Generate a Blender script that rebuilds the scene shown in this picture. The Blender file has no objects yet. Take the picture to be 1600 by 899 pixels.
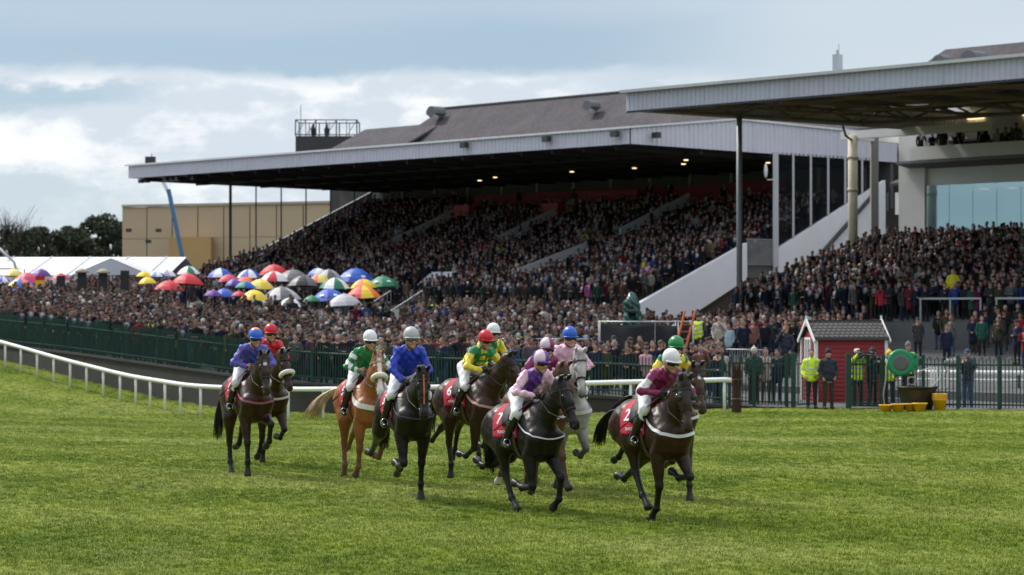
import bpy, bmesh, math, random
import numpy as np
from mathutils import Vector, Matrix, Euler

R = math.radians
rnd = random.Random(7)
nr = np.random.default_rng(11)
sc = bpy.context.scene
C = sc.collection

# ------------------------------------------------------------------ camera, sky, sun, exposure
F = 4000.0 / 1600.0                      # focal length over sensor width
cam = bpy.data.cameras.new('camera')
cam.sensor_width = 36.0
cam.lens = 36.0 * F
cam.clip_start = 0.5
cam.clip_end = 9000
cam.dof.use_dof = True
cam.dof.focus_distance = 36.0
cam.dof.aperture_fstop = 3.0
camo = bpy.data.objects.new('camera', cam)
C.objects.link(camo)
CAMZ = 2.8
camo.location = (0, 0, CAMZ)
camo.rotation_euler = (R(90) + math.atan(31.5 / 4000), 0, 0)
sc.camera = camo

SUN_EL, SUN_AZ = 47.0, -48.0             # azimuth from +Y towards +X
world = bpy.data.worlds.new('World')
sc.world = world
world.use_nodes = True
wt = world.node_tree
for n in list(wt.nodes):
    wt.nodes.remove(n)

def nd(t, kind, **kw):
    n = t.nodes.new(kind)
    for k, v in kw.items():
        if k == 'inp':
            for i, x in v.items():
                n.inputs[i].default_value = x
        else:
            setattr(n, k, v)
    return n

def mth(t, op, a, b=None, c=None, clamp=False):
    n = t.nodes.new('ShaderNodeMath')
    n.operation = op
    n.use_clamp = clamp
    for i, x in enumerate((a, b, c)):
        if x is None:
            continue
        if isinstance(x, (int, float)):
            n.inputs[i].default_value = x
        else:
            t.links.new(x, n.inputs[i])
    return n.outputs[0]

def sstep(t, x, lo, hi):
    n = t.nodes.new('ShaderNodeMapRange')
    n.interpolation_type = 'SMOOTHSTEP'
    t.links.new(x, n.inputs[0])
    n.inputs[1].default_value = lo
    n.inputs[2].default_value = hi
    return n.outputs[0]

def mixc(t, fac, a, b):
    n = t.nodes.new('ShaderNodeMix')
    n.data_type = 'RGBA'
    for i, x in ((0, fac), (6, a), (7, b)):
        if isinstance(x, (int, float)):
            n.inputs[i].default_value = x
        elif isinstance(x, tuple):
            n.inputs[i].default_value = (*x, 1) if len(x) == 3 else x
        else:
            t.links.new(x, n.inputs[i])
    return n.outputs[2]

def build_sky():
    t = wt
    sky = nd(t, 'ShaderNodeTexSky', sky_type='NISHITA', sun_disc=False)
    sky.sun_elevation = R(SUN_EL)
    sky.sun_rotation = R(SUN_AZ)
    sky.air_density = 1.0
    sky.dust_density = 0.6
    sky.ozone_density = 1.5
    tc = nd(t, 'ShaderNodeTexCoord')
    sep = nd(t, 'ShaderNodeSeparateXYZ')
    t.links.new(tc.outputs['Generated'], sep.inputs[0])
    x, y, z = sep.outputs
    az = mth(t, 'ARCTAN2', x, y)                       # radians, 0 straight ahead
    # cloud texture space: azimuth and elevation, elevation stretched
    cmb = nd(t, 'ShaderNodeCombineXYZ')
    t.links.new(mth(t, 'MULTIPLY', az, 13.0), cmb.inputs[0])
    t.links.new(mth(t, 'MULTIPLY', z, 27.0), cmb.inputs[1])
    n1 = nd(t, 'ShaderNodeTexNoise', inp={'Scale': 1.0, 'Detail': 8.0, 'Roughness': 0.58, 'Distortion': 0.35})
    t.links.new(cmb.outputs[0], n1.inputs['Vector'])
    n2 = nd(t, 'ShaderNodeTexNoise', inp={'Scale': 2.6, 'Detail': 6.0, 'Roughness': 0.6})
    t.links.new(cmb.outputs[0], n2.inputs['Vector'])
    cmb2 = nd(t, 'ShaderNodeCombineXYZ')
    t.links.new(mth(t, 'MULTIPLY', az, 4.0), cmb2.inputs[0])
    t.links.new(mth(t, 'MULTIPLY', z, 26.0), cmb2.inputs[1])
    cmb2.inputs[2].default_value = 3.3
    n3 = nd(t, 'ShaderNodeTexNoise', inp={'Scale': 1.0, 'Detail': 4.0, 'Roughness': 0.5})
    t.links.new(cmb2.outputs[0], n3.inputs['Vector'])
    nz = mth(t, 'SUBTRACT', n1.outputs[0], 0.5)
    nz2 = mth(t, 'SUBTRACT', n2.outputs[0], 0.5)
    nf = mth(t, 'ADD', mth(t, 'MULTIPLY', nz, 0.030), mth(t, 'MULTIPLY', nz2, 0.012))
    # upper cloud bank: its top edge runs level, thins out to the right
    zz = mth(t, 'ADD', z, nf)
    top = sstep(t, zz, 0.0955, 0.087)
    # blue gap on the far left under the wisp
    gapx = sstep(t, az, -0.125, -0.165)
    gap = mth(t, 'MULTIPLY', mth(t, 'MULTIPLY', sstep(t, zz, 0.0735, 0.079), sstep(t, zz, 0.0875, 0.083)), gapx)
    low = mth(t, 'MULTIPLY', sstep(t, mth(t, 'ADD', z, mth(t, 'MULTIPLY', nz, 0.07)), 0.064, 0.046),
              sstep(t, mth(t, 'ADD', az, mth(t, 'MULTIPLY', nz2, 0.10)), -0.100, -0.150))
    cl = mth(t, 'SUBTRACT', top, mth(t, 'MULTIPLY', gap, 0.9), clamp=True)
    cl = mth(t, 'SUBTRACT', cl, mth(t, 'MULTIPLY', low, 0.55), clamp=True)
    cl = mth(t, 'MULTIPLY', cl, sstep(t, az, 0.15, 0.0))
    # thin high veil above and to the right
    veil = mth(t, 'MULTIPLY', sstep(t, mth(t, 'ADD', z, mth(t, 'MULTIPLY', mth(t, 'SUBTRACT', n3.outputs[0], 0.5), 0.05)), 0.096, 0.118), 0.55)
    right = mth(t, 'MULTIPLY', sstep(t, az, 0.0, 0.13), mth(t, 'ADD', 0.45, mth(t, 'MULTIPLY', n3.outputs[0], 0.5)))
    veil = mth(t, 'MAXIMUM', veil, right)
    base = nd(t, 'ShaderNodeVectorMath', operation='SCALE')
    t.links.new(sky.outputs[0], base.inputs[0])
    base.inputs[3].default_value = SKY_K
    # broken cloud everywhere else (lights the place softly)
    hi = sstep(t, z, 0.15, 0.4)
    zc = mth(t, 'MAXIMUM', z, 0.05)
    cm3 = nd(t, 'ShaderNodeCombineXYZ')
    t.links.new(mth(t, 'DIVIDE', x, zc), cm3.inputs[0])
    t.links.new(mth(t, 'DIVIDE', y, zc), cm3.inputs[1])
    n4 = nd(t, 'ShaderNodeTexNoise', inp={'Scale': 0.9, 'Detail': 5.0, 'Roughness': 0.55})
    t.links.new(cm3.outputs[0], n4.inputs['Vector'])
    over = mth(t, 'MULTIPLY', hi, sstep(t, n4.outputs[0], 0.38, 0.58))
    lit = mixc(t, sstep(t, mth(t, 'ADD', nz2, nz), -0.10, 0.20), CL_DARK, CL_LIT)
    tint = mixc(t, sstep(t, z, 0.10, 0.03), SKY_HI, SKY_LO)
    bl = mixc(t, SKY_MIX, base.outputs[0], tint)
    col = mixc(t, mth(t, 'MULTIPLY', veil, 0.75), bl, mixc(t, sstep(t, az, -.02, .12), CL_VEIL, (5.9, 6.25, 6.55)))
    col = mixc(t, mth(t, 'MULTIPLY', cl, 0.97), col, lit)
    col = mixc(t, mth(t, 'MULTIPLY', over, 0.8), col, CL_OVER)
    bg = nd(t, 'ShaderNodeBackground')
    bg.inputs[1].default_value = SKY_STRENGTH
    t.links.new(col, bg.inputs[0])
    out = nd(t, 'ShaderNodeOutputWorld')
    t.links.new(bg.outputs[0], out.inputs[0])

SKY_STRENGTH = 0.10
SKY_K = 1.0
SKY_MIX = 0.75
SKY_HI = (2.3, 3.15, 4.15)
SKY_LO = (2.9, 3.9, 4.8)
CL_LIT = (7.2, 7.35, 7.5)
CL_DARK = (4.9, 5.45, 6.05)
CL_VEIL = (4.3, 4.9, 5.6)
CL_OVER = (10.5, 10.8, 11.2)
build_sky()

sun = bpy.data.lights.new('sun', 'SUN')
sun.energy = 3.0
sun.angle = R(6)
sun.color = (1.0, 0.95, 0.88)
suno = bpy.data.objects.new('sun', sun)
C.objects.link(suno)
_sd = Vector((math.sin(R(SUN_AZ)) * math.cos(R(SUN_EL)), math.cos(R(SUN_AZ)) * math.cos(R(SUN_EL)), math.sin(R(SUN_EL))))
suno.rotation_euler = _sd.to_track_quat('Z', 'Y').to_euler()
suno.location = (-60, 20, 60)

vs = sc.view_settings
vs.view_transform = 'Standard'
vs.look = 'None'
vs.exposure = 0.5
vs.gamma = 1.0
vs.use_curve_mapping = False
sc.cycles.max_bounces = 5
sc.cycles.diffuse_bounces = 2
sc.cycles.glossy_bounces = 2
sc.cycles.transmission_bounces = 3
sc.cycles.transparent_max_bounces = 6
sc.cycles.caustics_reflective = False
sc.cycles.caustics_refractive = False

# ------------------------------------------------------------------ object helpers
def mesh_np(name, v, f, smooth=False):
    """mesh from arrays: v (n,3); f a list/array of quads or tris, or a list of such arrays"""
    me = bpy.data.meshes.new(name)
    v = np.asarray(v, dtype=np.float32)
    fl = f if isinstance(f, list) and len(f) and isinstance(f[0], np.ndarray) and f[0].ndim == 2 else [np.asarray(f, dtype=np.int32)]
    loops = np.concatenate([a.reshape(-1) for a in fl]).astype(np.int32)
    tot = np.concatenate([np.full(len(a), a.shape[1]) for a in fl]).astype(np.int32)
    st = np.concatenate([[0], np.cumsum(tot)[:-1]]).astype(np.int32)
    me.vertices.add(len(v)); me.vertices.foreach_set('co', v.reshape(-1))
    me.loops.add(len(loops)); me.loops.foreach_set('vertex_index', loops)
    me.polygons.add(len(tot)); me.polygons.foreach_set('loop_start', st); me.polygons.foreach_set('loop_total', tot)
    if smooth:
        me.polygons.foreach_set('use_smooth', np.ones(len(tot), dtype=bool))
    me.update(calc_edges=True)
    me.validate()
    return me

def set_col(me, col, name='Col'):
    a = me.color_attributes.new(name, 'FLOAT_COLOR', 'POINT')
    c = np.ones((len(me.vertices), 4), dtype=np.float32)
    c[:, :3] = np.asarray(col, dtype=np.float32)[:, :3]
    a.data.foreach_set('color', c.reshape(-1))

def link(name, me, parent=None, mat=None):
    o = bpy.data.objects.new(name, me)
    C.objects.link(o)
    if parent is not None:
        o.parent = parent
    if mat is not None and len(me.materials) == 0:
        me.materials.append(mat)
    return o

def tag(o, label=None, cat=None, group=None, kind=None):
    if label: o['label'] = label
    if cat: o['category'] = cat
    if group: o['group'] = group
    if kind: o['kind'] = kind
    return o

def empty(name, loc, label, cat, group=None, rz=0.0):
    o = bpy.data.objects.new(name, None)
    C.objects.link(o)
    o.location = loc
    o.rotation_euler = (0, 0, rz)
    o.empty_display_size = 0.2
    return tag(o, label, cat, group)

class MB:
    """collects simple solids into one mesh"""
    def __init__(s):
        s.v = []; s.f = []; s.n = 0
    def add(s, v, f):
        v = np.asarray(v, float)
        s.v.append(v)
        s.f += [tuple(i + s.n for i in q) for q in f]
        s.n += len(v)
    def box(s, c, d, rz=0.0, M=None):
        x, y, z = d[0] / 2, d[1] / 2, d[2] / 2
        p = np.array([(-x, -y, -z), (x, -y, -z), (x, y, -z), (-x, y, -z), (-x, -y, z), (x, -y, z), (x, y, z), (-x, y, z)])
        if M is not None:
            p = p @ np.array(M).T
        if rz:
            k, q = math.cos(rz), math.sin(rz)
            p = np.stack([p[:, 0] * k - p[:, 1] * q, p[:, 0] * q + p[:, 1] * k, p[:, 2]], 1)
        s.add(p + np.array(c), [(0, 3, 2, 1), (4, 5, 6, 7), (0, 1, 5, 4), (1, 2, 6, 5), (2, 3, 7, 6), (3, 0, 4, 7)])
    def hexa(s, p):
        s.add(p, [(0, 3, 2, 1), (4, 5, 6, 7), (0, 1, 5, 4), (1, 2, 6, 5), (2, 3, 7, 6), (3, 0, 4, 7)])
    def bar(s, a, b, w, h=None, up=(0, 0, 1)):
        """rectangular bar from a to b, w wide and h deep"""
        a = Vector(a); b = Vector(b); h = h or w
        d = (b - a).normalized(); u = Vector(up)
        if abs(d.dot(u)) > 0.98: u = Vector((0, 1, 0))
        sd = d.cross(u).normalized(); u = sd.cross(d).normalized()
        p = []
        for e in (a, b):
            for i, j in ((-1, -1), (1, -1), (1, 1), (-1, 1)):
                p.append(tuple(e + sd * (i * w / 2) + u * (j * h / 2)))
        s.add(p, [(0, 1, 2, 3), (7, 6, 5, 4), (0, 4, 5, 1), (1, 5, 6, 2), (2, 6, 7, 3), (3, 7, 4, 0)])
    def tube(s, pts, r, n=8, cap=True, close=False, flat=1.0):
        pts = [Vector(p) for p in pts]
        m = len(pts)
        rr = r if isinstance(r, (list, tuple, np.ndarray)) else [r] * m
        v = []; f = []
        u = None
        for i, p in enumerate(pts):
            if close:
                d = pts[(i + 1) % m] - pts[i - 1]
            else:
                d = pts[min(i + 1, m - 1)] - pts[max(i - 1, 0)]
            if d.length < 1e-9: d = Vector((0, 0, 1))
            d.normalize()
            if u is None:
                u = Vector((0, 0, 1)) if abs(d.z) < 0.9 else Vector((0, 1, 0))
            u = (u - d * u.dot(d))
            if u.length < 1e-6: u = Vector((1, 0, 0))
            u.normalize()
            w = d.cross(u)
            for k in range(n):
                t = 2 * math.pi * k / n
                v.append(tuple(p + (u * math.cos(t) + w * math.sin(t) * flat) * rr[i]))
        for i in range(m if close else m - 1):
            j = (i + 1) % m
            for k in range(n):
                l = (k + 1) % n
                f.append((i * n + k, i * n + l, j * n + l, j * n + k))
        if cap and not close:
            f.append(tuple(range(n - 1, -1, -1)))
            f.append(tuple((m - 1) * n + k for k in range(n)))
        s.add(v, f)
    def lathe(s, c, prof, n=20, cap=True):
        v = []; f = []
        for r, z in prof:
            for k in range(n):
                t = 2 * math.pi * k / n
                v.append((c[0] + r * math.cos(t), c[1] + r * math.sin(t), c[2] + z))
        for i in range(len(prof) - 1):
            for k in range(n):
                l = (k + 1) % n
                f.append((i * n + k, i * n + l, (i + 1) * n + l, (i + 1) * n + k))
        if cap:
            f.append(tuple(range(n - 1, -1, -1)))
            f.append(tuple((len(prof) - 1) * n + k for k in range(n)))
        s.add(v, f)
    def prism(s, poly, off):
        """polygon (3D points) swept by vector off"""
        poly = [Vector(p) for p in poly]; off = Vector(off); n = len(poly)
        v = [tuple(p) for p in poly] + [tuple(p + off) for p in poly]
        f = [tuple(range(n - 1, -1, -1)), tuple(range(n, 2 * n))]
        f += [(i, (i + 1) % n, (i + 1) % n + n, i + n) for i in range(n)]
        s.add(v, f)
    def mesh(s, name, smooth=False):
        me = bpy.data.meshes.new(name)
        me.from_pydata(np.concatenate(s.v).tolist(), [], s.f)
        if smooth:
            me.polygons.foreach_set('use_smooth', np.ones(len(me.polygons), dtype=bool))
        me.update()
        return me
    def build(s, name, mat, parent=None, smooth=False):
        return link(name, s.mesh(name, smooth), parent, mat)

def bevel(o, w, seg=2):
    m = o.modifiers.new('bevel', 'BEVEL')
    m.width = w; m.segments = seg; m.limit_method = 'ANGLE'
    return o

# ------------------------------------------------------------------ materials
MATS = {}
def mat(name, col, rough=0.7, metal=0.0, noise=0.0, nscale=8.0, bump=0.0, bscale=60.0, spec=0.5, attr=None, objcol=False, emit=None, alpha=None, coord='Object'):
    if name in MATS: return MATS[name]
    m = bpy.data.materials.new(name)
    m.use_nodes = True
    t = m.node_tree
    b = t.nodes['Principled BSDF']
    b.inputs['Roughness'].default_value = rough
    b.inputs['Metallic'].default_value = metal
    b.inputs['Specular IOR Level'].default_value = spec
    tc = nd(t, 'ShaderNodeTexCoord')
    src = None
    if attr:
        a = nd(t, 'ShaderNodeAttribute', attribute_name=attr)
        src = a.outputs['Color']
    else:
        b.inputs['Base Color'].default_value = (*col, 1)
    if noise:
        n = nd(t, 'ShaderNodeTexNoise', inp={'Scale': nscale, 'Detail': 5.0, 'Roughness': 0.6})
        t.links.new(tc.outputs[coord], n.inputs['Vector'])
        k = mth(t, 'MULTIPLY_ADD', n.outputs[0], 2 * noise, 1 - noise)
        h = nd(t, 'ShaderNodeVectorMath', operation='SCALE')
        if src is not None: t.links.new(src, h.inputs[0])
        else: h.inputs[0].default_value = col
        t.links.new(k, h.inputs[3])
        src = h.outputs[0]
    if src is not None:
        t.links.new(src, b.inputs['Base Color'])
    if bump:
        n = nd(t, 'ShaderNodeTexNoise', inp={'Scale': bscale, 'Detail': 4.0})
        t.links.new(tc.outputs[coord], n.inputs['Vector'])
        bp = nd(t, 'ShaderNodeBump', inp={'Strength': bump, 'Distance': 0.02})
        t.links.new(n.outputs[0], bp.inputs['Height'])
        t.links.new(bp.outputs[0], b.inputs['Normal'])
    if emit:
        b.inputs['Emission Color'].default_value = (*emit[0], 1)
        b.inputs['Emission Strength'].default_value = emit[1]
    MATS[name] = m
    return m
mat('skin', None, .55, attr='Col', noise=.12, nscale=30)
# ------------------------------------------------------------------ smooth bodies (distance fields turned into one continuous skin)
class Prim:
    __slots__ = ('a', 'b', 'ra', 'rb', 'S', 'k', 'c', 'M', 'piv', 'sub')
def P(a, b, ra, rb=None, S=(1, 1, 1), k=0.04, c='body', M=None, piv=None, sub=False):
    p = Prim()
    p.a = np.array(a, float); p.b = np.array(b, float); p.ra = ra; p.rb = ra if rb is None else rb
    p.S = np.array(S, float); p.k = k; p.c = c; p.M = M; p.piv = None if piv is None else np.array(piv, float); p.sub = sub
    return p
def pdist(p, X):
    if p.M is not None:
        X = (X - p.piv) @ p.M + p.piv
    q = (X - p.a) / p.S
    ba = (p.b - p.a) / p.S
    L = float(ba @ ba)
    if L < 1e-9:
        return (np.sqrt((q * q).sum(-1)) - p.ra) * p.S.min()
    t = np.clip((q @ ba) / L, 0, 1)
    w = q - t[..., None] * ba
    return (np.sqrt((w * w).sum(-1)) - (p.ra + (p.rb - p.ra) * t)) * p.S.min()
def smin(a, b, k):
    h = np.maximum(k - np.abs(a - b), 0) / k
    return np.minimum(a, b) - h * h * k * 0.25
def pbox(p, pad):
    r = max(p.ra, p.rb) * p.S.max() + pad
    pts = np.array([p.a, p.b])
    if p.M is not None:
        pts = (pts - p.piv) @ p.M.T + p.piv
    return pts.min(0) - r, pts.max(0) + r
def field_at(prims, X):
    f = np.full(X.shape[:-1], 1.0)
    for p in prims:
        d = pdist(p, X)
        f = np.maximum(f, -d) if p.sub else smin(f, d, p.k)
    return f
def sdf_arrays(prims, h, wob=None):
    lo = np.min([pbox(p, 0.03 + 2 * h)[0] for p in prims if not p.sub], 0)
    hi = np.max([pbox(p, 0.03 + 2 * h)[1] for p in prims if not p.sub], 0)
    n = np.ceil((hi - lo) / h).astype(int) + 1
    f = np.full(n, 1.0, dtype=np.float32)
    ax = [lo[i] + h * np.arange(n[i]) for i in range(3)]
    for p in prims:
        b0, b1 = pbox(p, p.k + 3 * h)
        i0 = np.maximum(np.floor((b0 - lo) / h).astype(int), 0)
        i1 = np.minimum(np.ceil((b1 - lo) / h).astype(int) + 1, n)
        if (i1 <= i0).any(): continue
        g = np.stack(np.meshgrid(*[ax[i][i0[i]:i1[i]] for i in range(3)], indexing='ij'), -1)
        sl = tuple(slice(i0[i], i1[i]) for i in range(3))
        d = pdist(p, g)
        f[sl] = np.maximum(f[sl], -d) if p.sub else smin(f[sl], d, p.k)
    if wob is not None:
        g = np.stack(np.meshgrid(*ax, indexing='ij'), -1)
        m = np.abs(f) < 0.08
        f[m] += wob(g[m])
    return surface_nets(f, lo, h)
def surface_nets(f, lo, h):
    s = f < 0
    nx, ny, nz = f.shape
    cs = (nx - 1, ny - 1, nz - 1)
    acc = np.zeros(cs + (3,), np.float32); cnt = np.zeros(cs, np.int16)
    eye = np.eye(3)
    for ax in range(3):
        A = [slice(None)] * 3; B = [slice(None)] * 3
        A[ax] = slice(0, -1); B[ax] = slice(1, None)
        fa, fb = f[tuple(A)], f[tuple(B)]
        x = s[tuple(A)] != s[tuple(B)]
        idx = np.argwhere(x)
        if len(idx) == 0: continue
        va = fa[x]; vb = fb[x]
        pos = idx.astype(np.float32)
        pos[:, ax] += va / (va - vb)
        o1, o2 = [i for i in range(3) if i != ax]
        for d1 in (0, 1):
            for d2 in (0, 1):
                c = idx.copy(); c[:, o1] -= d1; c[:, o2] -= d2
                ok = (c >= 0).all(1) & (c < np.array(cs)).all(1)
                c = c[ok]
                np.add.at(acc, tuple(c.T), pos[ok]); np.add.at(cnt, tuple(c.T), 1)
    act = cnt > 0
    vid = np.full(cs, -1, np.int32)
    vid[act] = np.arange(act.sum())
    V = acc[act] / cnt[act][:, None] * h + lo
    Q = []
    for ax in range(3):
        A = [slice(None)] * 3; B = [slice(None)] * 3
        A[ax] = slice(0, -1); B[ax] = slice(1, None)
        sa, sb = s[tuple(A)], s[tuple(B)]
        o1, o2 = (ax + 1) % 3, (ax + 2) % 3
        for flip, x in ((0, sa & ~sb), (1, ~sa & sb)):
            idx = np.argwhere(x)
            if len(idx) == 0: continue
            q = []
            for d1, d2 in ((0, 0), (1, 0), (1, 1), (0, 1)):
                c = idx.copy(); c[:, o1] -= d1; c[:, o2] -= d2
                q.append(vid[tuple(c.T)])
            q = np.stack(q, 1)
            Q.append(q[:, ::-1] if flip else q)
    return V.astype(np.float32), np.concatenate(Q)[:, ::-1].copy() if False else np.concatenate(Q)
def relax(V, Q, it=1, lam=0.5):
    n = len(V)
    for _ in range(it):
        acc = np.zeros((n, 3)); cnt = np.zeros(n)
        for i in range(4):
            j = Q[:, (i + 1) % 4]; a = Q[:, i]
            np.add.at(acc, a, V[j]); np.add.at(cnt, a, 1)
            np.add.at(acc, j, V[a]); np.add.at(cnt, j, 1)
        V = V + lam * (acc / np.maximum(cnt, 1)[:, None] - V)
    return V
def soft_cols(prims, V, cols, tau=0.010):
    keys = [p.c for p in prims if not p.sub]
    D = np.stack([pdist(p, V) for p in prims if not p.sub], 1)
    W = np.exp(-np.clip((D - D.min(1, keepdims=True)) / tau, 0, 30))
    W /= W.sum(1, keepdims=True)
    K = np.array([cols[k] for k in keys])
    return W @ K
def project(prims, X, off=0.006, it=6):
    X = np.array(X, float)
    e = 1e-3
    for _ in range(it):
        d = field_at(prims, X)
        g = np.stack([field_at(prims, X + np.eye(3)[i] * e) - field_at(prims, X - np.eye(3)[i] * e) for i in range(3)], -1) / (2 * e)
        gl = np.maximum(np.sqrt((g * g).sum(-1, keepdims=True)), 0.3)
        X = X - (g / gl) * np.clip(((d - off) / gl[..., 0]), -0.06, 0.06)[..., None]
    return X
def rotm(axis, deg):
    return np.array(Matrix.Rotation(R(deg), 3, axis))
# ------------------------------------------------------------------ lie of the land
def PX(px, d): return (px - 800.0) * d / 4000.0
def ZY(y, d): return CAMZ + (481.0 - y) * d / 4000.0

RAILP = [(-160, 116, 1.25), (-60, 110, .75), (0, 106, .386), (100, 101, -.28), (200, 96, -.78), (300, 90, -.98), (400, 87.5, -1.0), (500, 85.5, -.95), (700, 83.5, -.80), (900, 82, -.64), (1132, 80, -.48)]
FENCEP = [(-160, 124, 1.75), (-60, 117, 1.45), (0, 112, 1.18), (100, 106, .98), (200, 101, .72), (300, 96.5, .48), (400, 92.5, .26), (500, 90, .10), (700, 87, -.02), (900, 85, -.10), (1000, 84, -.16), (1140, 82.3, -.36)]
FENCER = [(1140, 82.3, -.36), (1250, 81, -.36), (1400, 79.5, -.34), (1600, 78, -.33), (1750, 77, -.33)]
RX = np.array([PX(p, d) for p, d, z in RAILP]); RY = np.array([d for p, d, z in RAILP]); RZ = np.array([z for p, d, z in RAILP])
_fa = FENCEP + FENCER[1:]
FX = np.array([PX(p, d) for p, d, z in _fa]); FY = np.array([d for p, d, z in _fa]); FZ = np.array([z for p, d, z in _fa])
WB = np.concatenate([[1.35, .95, .50, .06, -.42, -.76, -.88, -.90, -.85, -.72, -.60, -.42], FZ[-4:]])      # foot of the wall under the fence

_cp = []
for yy in (0, 14, 26, 34, 40, 46):
    for xx in (-22, -11, 0, 11, 22): _cp.append((xx, yy, 0.0))
for xx, z in ((-24, .05), (-12, -.30), (0, -.32), (12, -.20), (24, -.14)): _cp.append((xx, 62, z))
for xx, z in ((-24, .02), (-12, -.12), (0, -.13), (12, -.08), (24, -.05)): _cp.append((xx, 53, z))
_cp += list(zip(RX, RY, RZ)) + list(zip(FX, FY, np.minimum(WB, FZ)))
_cp += [(-45, 90, 1.6), (-45, 60, .5), (40, 80, -.3), (40, 50, 0)]
_cp = np.array(_cp, float)
def _phi(r2): return 0.5 * r2 * np.log(np.maximum(r2, 1e-9))
def _tps():
    n = len(_cp); A = np.zeros((n + 3, n + 3)); b = np.zeros(n + 3)
    D = ((_cp[:, None, :2] - _cp[None, :, :2]) ** 2).sum(-1)
    A[:n, :n] = _phi(D) + np.eye(n) * 2.0
    A[:n, n] = 1; A[:n, n + 1:] = _cp[:, :2]; A[n, :n] = 1; A[n + 1:, :n] = _cp[:, :2].T
    b[:n] = _cp[:, 2]
    return np.linalg.solve(A, b)
_tw = _tps()
def turf_h(x, y):
    x = np.clip(np.asarray(x, float), -45, 42); y = np.clip(np.asarray(y, float), 0, 118)
    q = np.stack([x, y], -1)
    D = ((q[..., None, :] - _cp[:, :2]) ** 2).sum(-1)
    return _phi(D) @ _tw[:-3] + _tw[-3] + q @ _tw[-2:]
def turf_z(x, y): return float(turf_h(x, y))
def fence_y(x): return np.interp(x, FX, FY)
def encl_h(x, y):
    x = np.asarray(x, float); y = np.asarray(y, float)
    s = np.maximum(y - fence_y(x), 0)
    rt = np.clip((x - 6.0) / 3.0, 0, 1)
    return np.interp(x, FX, FZ) + np.minimum(s, 75) * (.028 * (1 - rt) + .020 * rt)

def grass_colour(t, fine_too):
    """shared by the soil sheet and the blades: patches, mown bands along the course, worn pale streaks"""
    g = nd(t, 'ShaderNodeNewGeometry')
    def noise(scale, det=4.0, sx=1.0, sy=1.0, rough=.55):
        mp = nd(t, 'ShaderNodeMapping'); mp.inputs['Scale'].default_value = (sx, sy, 0)
        t.links.new(g.outputs['Position'], mp.inputs['Vector'])
        n = nd(t, 'ShaderNodeTexNoise', inp={'Scale': scale, 'Detail': det, 'Roughness': rough})
        t.links.new(mp.outputs[0], n.inputs['Vector']); return n.outputs[0]
    big = noise(.16, 4, 1, .6); mid = noise(.8, 6, 1, .40, .66)
    sp = nd(t, 'ShaderNodeSeparateXYZ'); t.links.new(g.outputs['Position'], sp.inputs[0])
    ph = mth(t, 'ADD', mth(t, 'ADD', mth(t, 'MULTIPLY', sp.outputs[1], .80), mth(t, 'MULTIPLY', sp.outputs[0], .52)), mth(t, 'MULTIPLY', big, 4.0))
    bd = mth(t, 'SINE', ph)
    c = mixc(t, sstep(t, mid, .34, .66), (.100, .152, .012), (.174, .224, .024))
    c = mixc(t, mth(t, 'MULTIPLY', sstep(t, bd, -.4, .9), .55), c, (.245, .280, .058))
    c = mixc(t, mth(t, 'MULTIPLY', sstep(t, big, .50, .62), .4), c, (.29, .31, .10))
    c = mixc(t, mth(t, 'MULTIPLY', sstep(t, noise(2.4, 5, 1, .5, .7), .58, .72), .35), c, (.080, .125, .007))
    return c, noise

def grass_mat():
    m = bpy.data.materials.new('grass'); m.use_nodes = True
    t = m.node_tree; b = t.nodes['Principled BSDF']
    c, noise = grass_colour(t, True)
    fine = noise(9.0, 5, 1, .8, .7)
    k = nd(t, 'ShaderNodeVectorMath', operation='SCALE'); t.links.new(c, k.inputs[0]); k.inputs[3].default_value = .78
    c = mixc(t, mth(t, 'MULTIPLY', sstep(t, fine, .42, .25), .3), k.outputs[0], (.050, .080, .006))
    t.links.new(c, b.inputs['Base Color'])
    b.inputs['Roughness'].default_value = .8
    b.inputs['Specular IOR Level'].default_value = .05
    bp = nd(t, 'ShaderNodeBump', inp={'Strength': .4, 'Distance': .04})
    t.links.new(fine, bp.inputs['Height']); t.links.new(bp.outputs[0], b.inputs['Normal'])
    return m

def blade_mat():
    m = bpy.data.materials.new('grass_blade'); m.use_nodes = True
    t = m.node_tree; b = t.nodes['Principled BSDF']
    c, noise = grass_colour(t, False)
    oi = nd(t, 'ShaderNodeObjectInfo')
    k = nd(t, 'ShaderNodeVectorMath', operation='SCALE'); t.links.new(c, k.inputs[0]); t.links.new(mth(t, 'MULTIPLY_ADD', oi.outputs['Random'], .75, .95), k.inputs[3])
    c = mixc(t, mth(t, 'MULTIPLY', sstep(t, oi.outputs['Random'], .72, 1.0), .4), k.outputs[0], (.38, .40, .15))
    t.links.new(c, b.inputs['Base Color'])
    b.inputs['Roughness'].default_value = .5
    b.inputs['Specular IOR Level'].default_value = .12
    return m

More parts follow.
